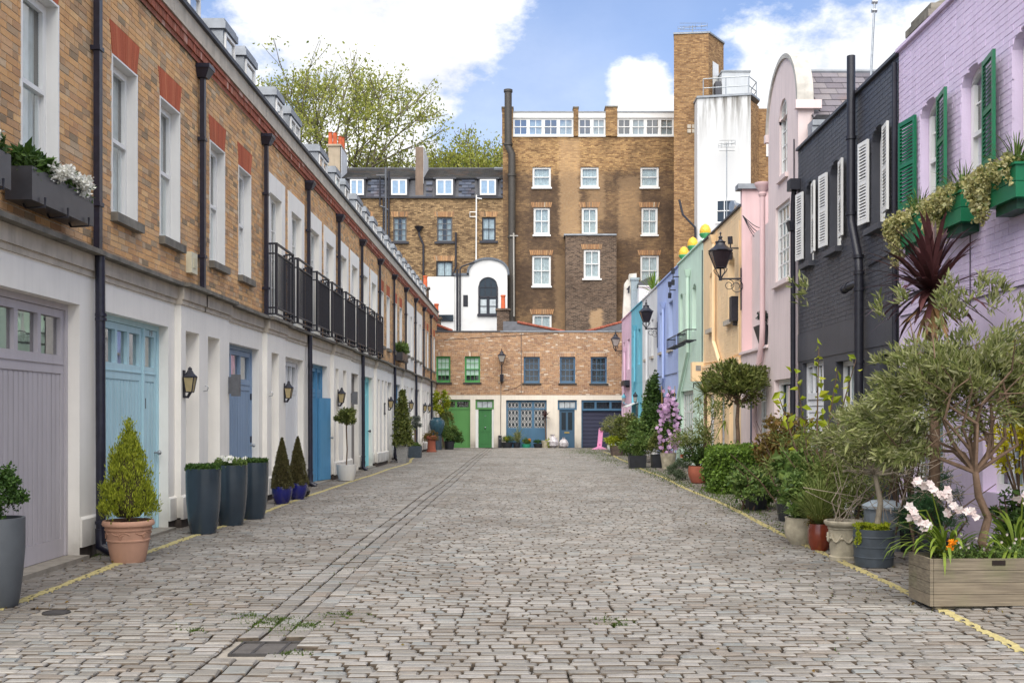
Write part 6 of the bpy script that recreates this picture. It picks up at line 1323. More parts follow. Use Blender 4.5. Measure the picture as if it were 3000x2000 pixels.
# --- old white gable behind the far right row
t = thing('old_gable', 'shabby cream Dutch gable rising behind the bubblegum pink house', 'gable wall', (5.9, 55, 6)); k5 = 55/3000; XG = lambda p: (p-1534)*k5; ZG = lambda p: 1.6+(1218-p)*k5
m = MB(FY(55)); m.prism([(XG(1825), 3), (XG(1825), ZG(925)), (XG(1830), ZG(830)), (XG(1838), ZG(818)), (XG(1842), ZG(822)), (XG(1844), ZG(802)), (XG(1865), ZG(800)), (XG(1866), 3)], -.4, 0); m.build('wall', t, plain('shabby_cream_render', '#cfcabf', rough=.9, var=.25, scale=2.5, bstr=.5))
m = MB(FY(55)); m.box(XG(1848), XG(1870), .002, .25, 3, ZG(822)); m.box(XG(1846), XG(1872), 0, .3, ZG(822), ZG(815)); m.build('grey_pilaster', t, plain('blue_grey_paint', '#8c9aa0', rough=.6, var=.15))
m = MB(); m.tube([(XG(1836), 54.8, ZG(850)), (XG(1842), 54.75, ZG(840)), (XG(1840), 54.75, ZG(860))], .05, 6); m.build('ornament', t, BLACK)
t = thing('slate_lean_to', 'dark slate lean-to roof with broken ridge behind the white house', 'roof', (7.5, 54, 7)); k5 = 54/3000
m = MB(FY(54)); m.box(XG(1872), XG(1925), -1, 0, 5, ZG(840)); m.build('wall', t, WHM); m = MB(FY(54)); m.prism([(XG(1870), ZG(838)), (XG(1926), ZG(838)), (XG(1912), ZG(822)), (XG(1905), ZG(812)), (XG(1895), ZG(815)), (XG(1872), ZG(826))], -.8, .1); m.build('slates', t, SLATE); m = MB(FY(54)); m.box(XG(1870), XG(1927), .0, .15, ZG(840), ZG(837)); m.build('gutter', t, WFRAME)
# ================================================================== plants and pots
def rand_unit(n): v = NR.normal(size=(n, 3)); return v/np.linalg.norm(v, axis=1, keepdims=True)
def leaves(name, par, mat, P, L=.05, W=.02, up=0., out=None, jit=.3, kind='stuff', droop=0, fold=.25):
    """one small folded blade per point: real faces through the whole crown"""
    P = np.asarray(P, dtype=float); n = len(P)
    if n == 0: return None
    a = rand_unit(n)
    if out is not None: o = P-np.array(out); o /= np.linalg.norm(o, axis=1, keepdims=True)+1e-6; a = a*.8+o*.9
    a[:, 2] += up-droop; a /= np.linalg.norm(a, axis=1, keepdims=True)
    b = np.cross(a, rand_unit(n)); b /= np.linalg.norm(b, axis=1, keepdims=True)+1e-9; c = np.cross(a, b)
    l = (L*(1+NR.normal(0, jit, n)).clip(.4, 1.8))[:, None]; w_ = W*l/L
    V = np.stack([P, P+a*l*.45+b*w_/2+c*w_*fold, P+a*l, P+a*l*.45-b*w_/2+c*w_*fold], 1)
    return np_mesh(name, V.reshape(-1, 3), (np.arange(n)[:, None]*4+np.array([0, 1, 2, 3])[None]), par, mat, kind=kind)
def crown(c, rad_, n, k=24, cr=.3, shell=.55, flat=1.):
    """points gathered in clumps through an ellipsoid, denser to the outside, with gaps between the clumps"""
    c = np.array(c); rad_ = np.array(rad_); d = rand_unit(k); r_ = NR.uniform(shell, 1, k)[:, None]; K = c+d*r_*rad_*.85
    i = NR.integers(0, k, n); s = NR.uniform(.6, 1.3, k)[i][:, None]; g_ = NR.normal(size=(n, 3)); g_ /= (np.linalg.norm(g_, axis=1, keepdims=True)+1e-6); g_ *= NR.random((n, 1))**.45
    return K[i]+g_*cr*s*rad_*np.array([1, 1, flat])
def cone(c, r0, h, n, p=1.0, shell=.6):
    z = NR.random(n)**1.35; q_ = NR.random(n)*2*pi; r_ = r0*(1-z)**p*(shell+(1-shell)*NR.random(n)**.5)*(1+.10*np.sin(q_*5+z*14)); return np.stack([c[0]+r_*np.cos(q_), c[1]+r_*np.sin(q_), c[2]+z*h], 1)
def blades(name, par, mat, base, n, L, W, spread=(10, 70), bend=.6, seg=5, kind=None, rise=0, twist=True, up0=None):
    """strap leaves arching out from a point"""
    V = []; F = []
    for i in range(n):
        az = R.random()*2*pi; el = rad(90-R.uniform(*spread)); l = L*R.uniform(.7, 1.1); p = Vector(base)+Vector((R.gauss(0, .015), R.gauss(0, .015), R.random()*rise)); w0 = W*R.uniform(.8, 1.15)
        side = Vector((-sin(az), cos(az), 0)); e = el
        k0 = len(V)
        for s in range(seg+1):
            f = s/seg; ww = w0*(.55+1.4*f*(1-f)*1.3)*(1 if f < 1 else 0)+(.0005); nrm = Vector((-cos(az)*sin(e), -sin(az)*sin(e), cos(e)))
            V += [tuple(p-side*ww/2+nrm*ww*.15), tuple(p+side*ww/2+nrm*ww*.15)]
            d = Vector((cos(az)*cos(e), sin(az)*cos(e), sin(e))); p = p+d*l/seg; e -= bend*R.uniform(.7, 1.3)*f*.9
        F += [(k0+2*s, k0+2*s+1, k0+2*s+3, k0+2*s+2) for s in range(seg)]
    return np_mesh(name, V, F, par, mat, kind=kind)
BARK = plain('grey_brown_bark', '#665242', rough=.95, var=.35, scale=14, bstr=.8); BARKG = plain('pale_grey_bark', '#8f8474', rough=.95, var=.3, scale=10, bstr=.6); SOIL = plain('dark_potting_soil', '#3a2e26', rough=1, var=.4, scale=40, bstr=.8)
def branchy(name, par, mat, base, tips, r0, r1=.006, kink=.08, hub=None):
    """trunk from base to hub, then limbs to the tips"""
    m = MB(); hub = Vector(hub); base = Vector(base)
    P = [base.lerp(hub, t)+Vector((R.gauss(0, kink*.4), R.gauss(0, kink*.4), 0))*(1 if 0 < t < 1 else 0) for t in (0, .25, .5, .75, 1)]
    m.tube(P, [r0*1.15, r0, r0*.9, r0*.85, r0*.7], 9); t = m.build(name, par, mat, smooth=True, sharp=60); m = MB()
    for tp in tips:
        tp = Vector(tp); L_ = (tp-hub).length; Q = [hub+(tp-hub)*f+Vector((R.gauss(0, 1), R.gauss(0, 1), R.gauss(0, 1)))*kink*L_*(.6 if f < 1 else 0)*(f > 0) for f in (0, .25, .5, .75, 1)]
        m.tube(Q, [r0*.55, r0*.42, r0*.3, r0*.2, r1], 5, cap=False)
        for k in range(3):
            f = R.uniform(.35, .9); s = hub+(tp-hub)*f; e = s+Vector((R.gauss(0, 1), R.gauss(0, 1), R.gauss(.3, .8))).normalized()*L_*.35; m.tube([s, s.lerp(e, .5)+Vector((0, 0, .02)), e], [r0*.2, r0*.13, r1*.7], 4, cap=False)
    m.build('limbs', par, mat, smooth=True, sharp=60)
def pot(par, x, y, z, r0, r1, h, mat, prof=None, n=32, sq=False, name='pot', soil=True, fill=.92):
    pr = prof or [(r0, 0), (r1, h), (r1*1.0, h+.001)]
    top = pr[-1][0]
    pr = pr+[(top-.025, pr[-1][1]), (top-.03, h*fill)]
    m = MB(); m.lathe((x, y, z), pr, 4 if sq else n)
    if sq: m = MB(); m.lathe((x, y, z), [(r_*1.414 if False else r_, zz) for r_, zz in pr], 4, sq=True)
    o = m.build(name, par, mat, smooth=not sq, sharp=40)
    if soil: s = MB(); s.lathe((x, y, z+h*fill-.02), [(top-.028, 0), (top-.03, .02)], 4 if sq else n, sq=sq); s.build('soil', par, SOIL)
    return o
TERR = paint('warm_terracotta', '#bb917a', rough=.85, var=.12, scale=5, streak=.1, bstr=.3, grime=False, k=.95); TERR2 = paint('reddish_terracotta', '#a9604a', rough=.8, var=.2, scale=5, streak=.15, grime=False)
GLZ = plain('slate_blue_glazed_fibre', '#2f3a44', rough=.25, var=.15, scale=3, coat=.4); ANTH = plain('matt_anthracite', '#54585c', rough=.6, var=.15, scale=4)
COB = plain('cobalt_blue_glaze', '#1c1f66', rough=.12, var=.2, scale=4, coat=.6); WPOT = paint('white_fibre_pot', '#dcd9d3', rough=.5, var=.06, grime=False); GRN_ = plain('speckled_granite', '#8f8e8c', rough=.7, var=.5, scale=60)
SLP = plain('dark_slate_planter', '#3c4750', rough=.5, var=.2); BLP = plain('black_plastic_pot', '#26282d', rough=.45, var=.2, scale=6); BRL = plain('dark_grey_ribbed_plastic', '#3f464d', rough=.5, var=.25, scale=7)
CSTN = plain('mossy_cast_stone', '#a39a86', rough=.95, var=.35, scale=7, bstr=.6); OAK = plain('weathered_oak_barrel', '#5d5048', rough=.85, var=.35, scale=9, bstr=.5); TEAL = plain('dark_teal_glaze', '#2f5260', rough=.2, var=.3, scale=6, coat=.5)
BOXL = leafmat('box_leaf', [(0,'#2f4a1c'),(.5,'#456429'),(1,'#5f7f38')]); CONL = leafmat('golden_conifer_leaf', [(0,'#6e7a20'),(.35,'#8f9a2c'),(.7,'#b0b63e'),(1,'#546222')], k=1.)
CONE = leafmat('dull_box_cone_leaf', [(0,'#4c4a28'),(.5,'#66623a'),(1,'#7d7650')]); BAY = leafmat('bay_leaf', [(0,'#485626'),(.4,'#6c783a'),(.8,'#969a56'),(1,'#343f1e')], rough=.35)
OLV = leafmat('olive_leaf', [(0,'#64703a'),(.3,'#858e50'),(.6,'#a2a56a'),(.85,'#c2c294'),(1,'#4c5a2e')], rough=.45, trans=.4); GRL = leafmat('fresh_green_leaf', [(0,'#4a652e'),(.4,'#657f3e'),(.8,'#8ba055'),(1,'#38502a')]); DKL = leafmat('dark_green_leaf', [(0,'#31481f'),(.5,'#48632c'),(.85,'#63803c'),(1,'#263819')])
YGL = leafmat('yellow_green_leaf', [(0,'#8a9a1e'),(.4,'#a8b52a'),(.8,'#c4c63c'),(1,'#6c8420')]); WHF2 = leafmat('pure_white_petal', [(0,'#f4f2ea'),(.6,'#ecebe4'),(1,'#dcdcd0')], k=.95, trans=.2); YEF = leafmat('yellow_flower', [(0,'#d8cc2a'),(.6,'#c0b820'),(1,'#e8dc50')], k=1); ORF = leafmat('orange_petal', [(0,'#f08a10'),(1,'#f8a820')], k=1); WHF = leafmat('white_petal', [(0,'#ddd5d0'),(.6,'#d8c8c4'),(1,'#c8b2ae')], k=.95, trans=.2); LPF = leafmat('lilac_pink_petal', [(0,'#c9a0c8'),(.5,'#dcb8d8'),(1,'#b488b8')], k=.95)
IVY = leafmat('variegated_ivy_leaf', [(0,'#b8b070'),(.35,'#cfc78c'),(.6,'#8a8f4a'),(.85,'#e0d8a8'),(1,'#5f7038')], k=.95); COR = leafmat('dark_maroon_blade', [(0,'#33201f'),(.5,'#4a2c2d'),(.85,'#634040'),(1,'#231819')], rough=.35, trans=.15, k=1.0); REDL = leafmat('bronze_autumn_leaf', [(0,'#6a5a2a'),(.4,'#8a6a34'),(.7,'#7d7a3a'),(1,'#5a3c24')]); HEDG = leafmat('ivy_hedge_leaf', [(0,'#4c6a22'),(.35,'#6c8a30'),(.7,'#8aa848'),(1,'#33501a')]); FEA = leafmat('feathery_green_leaf', [(0,'#3c5f3a'),(.5,'#4f7a48'),(1,'#2f4c30')]); GRS = leafmat('moss_and_grass', [(0,'#4c6420'),(.5,'#667c2c'),(1,'#3a4e1c')])
BAM = leafmat('bamboo_leaf', [(0,'#6c7a3c'),(.5,'#8a9450'),(.8,'#5a6a30'),(1,'#a3a868')]); TREEL = leafmat('spring_plane_leaf', [(0,'#868f3c'),(.3,'#a0a64c'),(.6,'#b8b860'),(.85,'#6f7c3a'),(1,'#ccc874')], k=1.0, trans=.5)
def planter(name, label, cat, x, y, group=None, g0=None):
    z = G0(x, y)-.004 if g0 is None else g0; t = thing(name, label, cat, (x, y, z), group); return t, z
# left: clipped box in anthracite pot at the frame edge
t, z = planter('potted_box_bush', 'clipped box bush in a tall anthracite planter in front of the lilac door', 'potted plant', -4.47, 8.7)
pot(t, -4.47, 8.7, z, .13, .21, .74, ANTH, [(.14, 0), (.165, .03), (.195, .25), (.215, .5), (.215, .76)]); P = crown((-4.47, 8.7, z+.98), (.24, .24, .26), 5200, 40, .3); leaves('foliage', t, BOXL, P, .03, .018)
# terracotta pot with golden conifer
x, y = -4.38, 11.35; t, z = planter('potted_conifer', 'golden cone shaped conifer in a moulded terracotta pot', 'potted plant', x, y)
pot(t, x, y, z, .18, .26, .47, TERR, [(.175, 0), (.18, .012), (.205, .14), (.222, .235), (.23, .24), (.232, .255), (.224, .26), (.238, .355), (.25, .36), (.252, .375), (.243, .38), (.25, .40), (.272, .41), (.278, .43), (.27, .455), (.262, .465)])
m = MB()
for k in range(5):
    q_ = -pi/2+(k-2)*1.1; 
    for i, (dx, dz) in enumerate([(0,0),(.018,0),(-.018,0),(.009,-.016),(-.009,-.016),(0,-.03),(.03,.012),(-.03,.012)]):
        rr = .234; a_ = q_+dx/rr; m.lathe((x+rr*cos(a_), y+rr*sin(a_), z+.31+dz), [(.001, -.009), (.009, 0), (.001, .009)], 6)
    pts = [(x+.237*cos(q_+s/.234), y+.237*sin(q_+s/.234), z+.33+.014*sin(s*40)) for s in np.linspace(-.10, .10, 9)]; m.tube(pts, .006, 4)
m.build('grape_relief', t, TERR, smooth=True)
m = MB(); m.tube([(x, y, z+.4), (x+.01, y, z+1.3)], [.02, .006], 6); m.build('stem', t, BARK)
T = np.concatenate([cone((x, y, z+.52), .30, .84, 210, .62, .75), cone((x, y, z+1.05), .09, .42, 16, .8, .3), np.array([(x, y, z+1.42), (x+.01, y, z+1.47), (x-.16, y-.05, z+1.15), (x-.17, y-.05, z+1.08), (x+.19, y-.06, z+1.10), (x+.20, y-.06, z+1.02), (x+.06, y-.05, z+1.24)]), crown((x, y, z+.68), (.29, .29, .2), 60, 30, .2)])
i_ = NR.integers(0, len(T), 17000); sz = NR.uniform(.7, 1.3, len(T))[i_][:, None]; P = T[i_]+NR.normal(0, 1, (17000, 3))*np.array([.024, .024, .036])*sz; o_ = P-np.array([x, y, z+.4]); P = P+np.array([0, 0, .06])*sz*NR.random((17000, 1))
leaves('foliage', t, CONL, P, .034, .011, up=1.1, out=(x, y, z+.3)); m = MB(); m.lathe((x, y, z+.52), [(.12, -.02), (.22, .1), (.17, .4), (.05, .72), (.01, .8)], 14); m.build('inner_shade_fill', t, plain('dark_core_brown', '#3b3320', rough=1))  # solid dark core added to stand in for shade deep in the foliage
# three tall slate blue planters
GP = 'tall slate blue planters beside the niches'
for (x, y, la, fl) in ((-4.38, 14.0, 'nearest tall slate blue planter with low green leaves', 0), (-4.30, 15.05, 'middle tall slate blue planter full of white pansies', 1), (-4.24, 16.05, 'farthest tall slate blue planter with low green leaves', 2)):
    t, z = planter('tall_planter', la, 'potted plant', x, y, GP); pot(t, x, y, z, .17, .235, .89, GLZ, [(.155, 0), (.17, .01), (.205, .2), (.228, .45), (.236, .7), (.236, .89)], 40)
    q_ = NR.random(2600)*2*pi; r_ = .225*np.sqrt(NR.random(2600)); P = np.stack([x+r_*np.cos(q_), y+r_*np.sin(q_), z+.86+.07*NR.random(2600)+(.05 if fl == 1 else 0)*NR.random(2600)], 1); leaves('foliage', t, BOXL if fl != 1 else GRL, P, .035, .022, up=.5)
    if fl == 1:
        for k in range(34):
            a_ = R.random()*2*pi; rr = .235*math.sqrt(R.random()); c_ = (x+rr*cos(a_), y+rr*sin(a_), z+.95+R.random()*.05); m = MB(); n0 = Vector((R.gauss(0, .5), -1+R.gauss(0, .3), R.uniform(.1, .9))).normalized(); a1 = n0.orthogonal().normalized(); b1 = n0.cross(a1)
            for j in range(5):
                th = 2*pi*j/5; d1 = a1*cos(th)+b1*sin(th); d2 = a1*cos(th+.5)+b1*sin(th+.5); d3 = a1*cos(th-.5)+b1*sin(th-.5); C = Vector(c_); m.add([tuple(C), tuple(C+d3*.03), tuple(C+d1*.040+n0*.006), tuple(C+d2*.03)], [(0, 1, 2, 3)])
            m.build('pansy_flower', t, WHF2)
# cobalt pots with cones
for (x, y, la) in ((-4.46, 18.9, 'left clipped box cone in a glossy cobalt blue pot'), (-4.38, 19.85, 'right clipped box cone in a glossy cobalt blue pot')):
    t, z = planter('potted_box_cone', la, 'potted plant', x, y, 'clipped cones in cobalt pots'); pot(t, x, y, z, .12, .19, .33, COB, [(.11, 0), (.12, .01), (.165, .12), (.188, .22), (.19, .30), (.185, .33)]); leaves('foliage', t, CONE, cone((x, y, z+.31), .195, .90, 9000, .8, .85), .024, .015, out=(x, y, z+.5))
    m = MB(); m.lathe((x, y, z+.32), [(.15, 0), (.02, .8)], 12); m.build('inner_core', t, plain('dark_core_brown', '#3b3320', rough=1))  # solid dark brown core filling the inside of the cone
m = MB(); c_ = (-4.45, 20.45, G0(-4.45, 20.45)); m.lathe(c_, [(.08, 0), (.17, .04), (.19, .12), (.13, .22), (.05, .27), (.07, .31)], 11); o = m.build('rubbish_bag', None, plain('black_bin_liner', '#16171a', rough=.25, var=.4, scale=20, bstr=1), loc=c_, smooth=True); tag(o, 'small black bin bag behind the cobalt pots', 'rubbish bag')
# ball bay tree in white pot
x, y = -4.5, 26.0; t, z = planter('potted_bay_tree', 'ball shaped bay tree on a thin stem in a white tapered pot', 'potted plant', x, y); pot(t, x, y, z, .17, .25, .42, WPOT, [(.15, 0), (.19, .02), (.235, .2), (.25, .36), (.255, .42)]); m = MB(); m.tube([(x, y, z+.36), (x+.02, y, z+.8), (x, y, z+1.3), (x+.01, y, z+1.6)], .018, 7); m.build('trunk', t, BARK, smooth=True); leaves('foliage', t, BAY, crown((x, y, z+1.62), (.30, .30, .29), 3400, 30, .3, .3), .075, .028)
# tall leafy shrub in granite planter, olive in slate box
x, y = -4.45, 37.6; t, z = planter('potted_shrub', 'tall leafy evergreen in a speckled granite planter', 'potted plant', x, y); pot(t, x, y, z, .15, .23, .70, GRN_, [(.155, 0), (.23, .70)], sq=True); leaves('foliage', t, BAY, np.concatenate([cone((x, y, z+.66), .38, 2.0, 4200, .55, .1), crown((x, y, z+1.2), (.34, .34, .5), 1200, 14, .3)]), .09, .05)
x, y = -4.5, 42.5; t, z = planter('potted_olive', 'small ball olive in a square dark slate planter', 'potted plant', x, y); pot(t, x, y, z, .26, .26, .5, SLP, [(.25, 0), (.27, .5)], sq=True); m = MB(); m.tube([(x, y, z+.45), (x, y, z+1.2)], .035, 7); m.build('trunk', t, BARK); leaves('foliage', t, leafmat('grey_olive_leaf', [(0,'#4a5050'),(.5,'#6a7068'),(1,'#88907c')]), crown((x, y, z+1.45), (.33, .33, .32), 2400, 24, .3), .06, .02); leaves('underplanting', t, GRL, crown((x, y, z+.55), (.3, .3, .1), 600, 12, .3), .06, .04)
x, y = -4.45, 49.5; t, z = planter('chimney_pot_planter', 'weathered terracotta chimney pot planter trailing dry stems', 'potted plant', x, y); pot(t, x, y, z, .2, .22, .8, TERR2, [(.24, 0), (.24, .08), (.20, .1), (.19, .6), (.25, .64), (.25, .75), (.22, .8)]); leaves('foliage', t, REDL, crown((x, y, z+.75), (.45, .4, .35), 1500, 24, .3), .07, .03)
x, y = -4.55, 53.8; t, z = planter('glazed_urn', 'dark teal glazed urn on a stand near the end of the left terrace', 'urn', x, y); m = MB(); m.lathe((x, y, z), [(.25, 0), (.25, .75), (.2, .76)], 14); m.build('stand', t, SLP); m = MB(); m.lathe((x, y, z+.76), [(.2, 0), (.25, .05), (.38, .4), (.42, .62), (.38, .8), (.24, .88), (.25, .95)], 22); m.build('urn_body', t, TEAL, smooth=True)
x, y = -3.95, 54.5; t, z = planter('potted_shrub', 'rounded green shrub in a dark pot by the green garage', 'potted plant', x, y); pot(t, x, y, z, .22, .28, .45, BLP); leaves('foliage', t, GRL, crown((x, y, z+.9), (.65, .5, .55), 2600, 30, .3), .08, .045); leaves('dark_foliage', t, DKL, crown((x+.2, y, z+.6), (.6, .4, .4), 1600, 20, .3), .08, .045)
x, y = -4.45, 56.2; t, z = planter('climbing_plant', 'yellow green climber arching over the corner by the green garage', 'climber', x, y); m = MB()
for k in range(7): m.tube([(x+R.gauss(0, .1), y, z), (x+R.gauss(0, .15), y, z+1.4), (x+R.gauss(0, .25), y+R.gauss(0, .1), z+2.7)], .015, 4)
m.build('stems', t, BARK); leaves('bright_foliage', t, YGL, crown((x-.1, y, z+2.6), (.55, .4, .75), 1500, 26, .3), .12, .06); leaves('foliage', t, BAM, crown((x+.15, y, z+1.5), (.5, .3, .9), 1900, 26, .25), .13, .04, droop=.5)
# black window boxes on the first floor
def wbox(label, F, u0, u1, z0, mat, v=.32, h=.32, group='black metal window boxes on the brick terrace', front=.06):
    t = thing('window_box', label, 'window box', F((u0+u1)/2, v/2, z0), group); m = MB(F); m.box(u0, u1, front, front+.015, z0, z0+h); m.box(u0, u1, v-.015, v, z0, z0+h); m.box(u0, u0+.015, front+.015, v-.015, z0, z0+h); m.box(u1-.015, u1, front+.015, v-.015, z0, z0+h); m.box(u0+.015, u1-.015, front+.015, v-.015, z0+.0, z0+.02)
    m.build('trough', t, mat); m = MB(F); m.box(u0+.02, u1-.02, front+.02, v-.02, z0+h-.06, z0+h-.03); m.build('soil', t, SOIL)
    for u in (u0+.2, (u0+u1)/2, u1-.2): m = MB(F); m.tube([(u, .0, z0+h-.05), (u, v*.5, z0-.04), (u, v+.03, z0-.03), (u, v+.03, z0+.06)], .012, 5); m.build('bracket', t, BLACK)
    return t
BBX = plain('black_zinc_trough', '#39393e', rough=.35, var=.25, scale=5)
for (a, b, la) in ((9.75, 11.15, 'black window box with white hydrangeas under the nearest full window'), (7.6, 9.35, 'black window box cut by the left edge of the photo')):
    t = wbox(la, FL, a, b, 3.66, BBX); n = 2600
    P = np.stack([-5+NR.uniform(.08, .30, n), NR.uniform(a+.03, b-.03, n), 3.94+.16*NR.random(n)], 1); leaves('foliage', t, DKL, P, .07, .035, up=.5)
    P = crown((-4.82, a+.35, 4.08), (.14, .3, .14), 500, 10, .3); leaves('broad_foliage', t, BOXL, P, .12, .045, up=.6)
    for k in range(9): c_ = (-4.70+R.gauss(0, .03), a+.45+k*.10+R.gauss(0, .02), 4.02+R.uniform(-.03, .10)); leaves('hydrangea_head', t, WHF2, crown(c_, (.09, .08, .075), 260, 14, .5, .7), .03, .026)
    m = MB()
    for k in range(8): m.tube([(-4.8, a+.5+k*.1, 4.0), (-4.78, a+.5+k*.1+R.gauss(0, .03), 4.2)], .003, 3)
    m.build('twigs', t, BARK)
t = wbox('black window box with green plants on the far white house', FL, 39.6, 41.4, 3.75, BBX); n = 1500; leaves('foliage', t, GRL, np.stack([-5+NR.uniform(.05, .35, n), NR.uniform(39.6, 41.4, n), 4.1+.3*NR.random(n)], 1), .12, .05, up=.6)
# green window boxes with ivy on the purple house
GP = 'green window boxes on the purple house'; k = 0
for (u, la) in ((12.86, 'green window box with trailing variegated ivy, farthest on the purple wall'), (11.57, 'green window box with grasses and ivy, middle one on the purple wall'), (10.28, 'green window box with trailing ivy, nearest one on the purple wall')):
    a, b = u, u+.66; t = thing('window_box', la, 'window box', FR(u+.3, .12, 3.8), GP)
    for z0 in (3.80, 3.965): m = MB(FR); m.box(a, b, .03, .26, z0, z0+.158); m.build('plank', t, GRN)
    m = MB(FR); m.box(a-.02, b+.02, .02, .28, 4.125, 4.15); m.build('rim', t, GRN); m = MB(FR); m.box(a+.1, b-.1, .01, .2, 3.70, 3.80); m.build('bracket', t, DKL if False else plain('deep_green_bracket', '#14452f', rough=.5)); 
    P = []
    for j in range(26):      # ivy trails spilling over the front and the far end
        uu = R.uniform(a+.05, b+.28) if j % 2 else R.uniform(b-.1, b+.3); L_ = R.uniform(.15, .62) if uu > b-.1 else R.uniform(.08, .25); v = R.uniform(.22, .34)
        for s in np.linspace(0, 1, int(60*L_)+10): P.append(FR(uu+.04*sin(s*6+j)+R.gauss(0, .02), v+.03*sin(s*5)+R.gauss(0, .02), 4.19-s*L_+.05*sin(min(s*8, 3.1))+R.gauss(0, .012)))
    P = np.array(P); P = np.repeat(P, 3, 0)+NR.normal(0, .018, (len(P)*3, 3)); leaves('trailing_ivy', t, IVY, P, .042, .036, droop=.3)
    blades('grass_tuft', t, GRL, FR(a+.2, .15, 4.13), 46, .42, .012, (5, 50), .5); blades('grass_tuft', t, GRL, FR(a+.45, .15, 4.13), 30, .34, .012, (5, 60), .5)
    leaves('low_foliage', t, GRL, np.stack([5.2-NR.uniform(.05, .26, 900), NR.uniform(a, b, 900), 4.14+.1*NR.random(900)], 1), .04, .02, up=.5); leaves('small_purple_flowers', t, LPF, crown(FR(b-.15, .2, 4.25), (.1, .14, .06), 50, 10, .4), .02, .018)
# black pot with grey topiary on the pink terrace
t = thing('terrace_planter', 'black tapered planter with grey clipped plant on the pink terrace', 'potted plant', (5.5, 23.0, 3.12)); pot(t, 5.5, 23.0, 3.12, .18, .30, .5, BLP, [(.15, 0), (.28, .5)], sq=True); leaves('foliage', t, leafmat('black_green_leaf', [(0,'#1f2a26'),(.5,'#35423c'),(1,'#4f5c54')]), crown((5.5, 23.0, 3.8), (.32, .32, .2), 1800, 24, .35), .05, .04)
# ------------------------------------------------ the right-hand garden
# wooden planter
WOOD = None
q = G('weathered_pine_plank'); o_ = q.rnd(); a = q.noise(1, 5, .6, stretch=(3, 12, 60)); b = q.noise(3.2, 4); c = q.ramp(a, [(.3, H('#574f43')), (.5, H('#766c5b')), (.72, H('#8d826e'))]); c = q.mix(q.rng(b, .5, .7, 0, .5), c, H('#6a6e48')); c = q.mix(q.rng(o_, 0, 1, 0, .35), c, H('#8a7a66')); WOOD = q.out(c, .85, bump=a, bstr=.3, bdist=.004)
z0 = G0(3.6, 8.6)+.03; ang = rad(2); ox, oy = 3.37, 8.42; F5 = lambda u, v, w_: (ox+u*cos(ang)-v*sin(ang), oy+u*sin(ang)+v*cos(ang), z0+w_)
t = thing('wooden_planter', 'long weathered wooden plank planter with small olive tree and orchids', 'planter', (3.4, 8.4, z0)); Lp, Dp = 2.1, .43
for i in range(4):
    z = i*.098
    for nm, bx in (('plank', (.004, Lp, 0, .028, z, z+.094)), ('plank', (-.028, 0, .0, Dp, z, z+.094)), ('plank', (.0, Lp, Dp-.028, Dp, z, z+.094)), ('plank', (Lp, Lp+.028, 0, Dp, z, z+.094))): m = MB(F5); m.box(*bx); m.build(nm, t, WOOD)
m = MB(F5)
for u in (.0, Lp-.05): m.box(u+.03, u+.08, .03, .08, -.03, .38)
m.box(.03, Lp-.03, .06, .10, -.035, -.004); m.build('corner_posts', t, WOOD); m = MB(F5); m.box(.0, Lp, .03, Dp-.03, .30, .33); m.build('soil', t, SOIL)
m = MB(F5); m.box(.49, .60, -.006, 0, .335, .375); m.build('name_plate', t, plain('dark_bronze_plate', '#2e2622', rough=.4, metal=.4))
leaves('low_herbs', t, GRL, np.array([F5(R.uniform(.15, Lp-.1), R.uniform(.05, .4), .33+.13*R.random()) for _ in range(4200)]), .03, .014, up=.8)
m = MB()
for k in range(22):
    c_ = Vector(F5(R.uniform(.25, 1.0), R.uniform(.02, .3), R.uniform(.42, .56)))
    for j in range(6): th = 2*pi*j/6; m.add([tuple(c_), tuple(c_+Vector((.008*cos(th-.4), -.003, .008*sin(th-.4)))), tuple(c_+Vector((.015*cos(th), -.004, .015*sin(th)))), tuple(c_+Vector((.008*cos(th+.4), -.003, .008*sin(th+.4))))], [(0, 1, 2, 3)])
m.build('daisies', t, WHF, kind='stuff')
for (u, v, zz) in ((.16, .02, .52), (.155, .03, .475)): c_ = F5(u, v, zz); leaves('marigold', t, ORF, crown(c_, (.028, .028, .014), 60, 10, .5), .024, .014)
# olive tree in the wooden planter
bx_, by_ = 3.98, 8.72; t = thing('olive_tree', 'olive tree with twisted trunk growing from the wooden planter', 'tree', (bx_, by_, z0+.3)); cz = 2.02
hub = Vector((3.86, 8.75, 1.12)); tips = []
for k in range(16): q_ = 2*pi*k/16+R.random()*.3; rr = R.uniform(.35, .8); tips.append((3.85+rr*cos(q_), 8.9+rr*sin(q_)*.8, R.uniform(1.45, 2.55)))
branchy('trunk', t, BARK, (bx_, by_, z0+.3), tips, .038, .004, .12, hub)
P = np.concatenate([crown((3.85, 8.95, 1.95), (.95, .7, .64), 8200, 170, .12, .12), crown((3.22, 8.95, 1.45), (.5, .4, .36), 1700, 26, .2), crown((3.35, 8.75, 1.85), (.52, .4, .42), 2200, 30, .22), crown((4.55, 8.9, 1.95), (.5, .45, .5), 2600, 26, .26), np.concatenate([crown((3.95+R.gauss(0, .5), 8.8, 2.52+R.random()*.2), (.10, .08, .14), 60, 4, .5) for _ in range(16)])])
leaves('foliage', t, OLV, P, .074, .017, out=(3.85, 8.9, 1.7), up=.2)
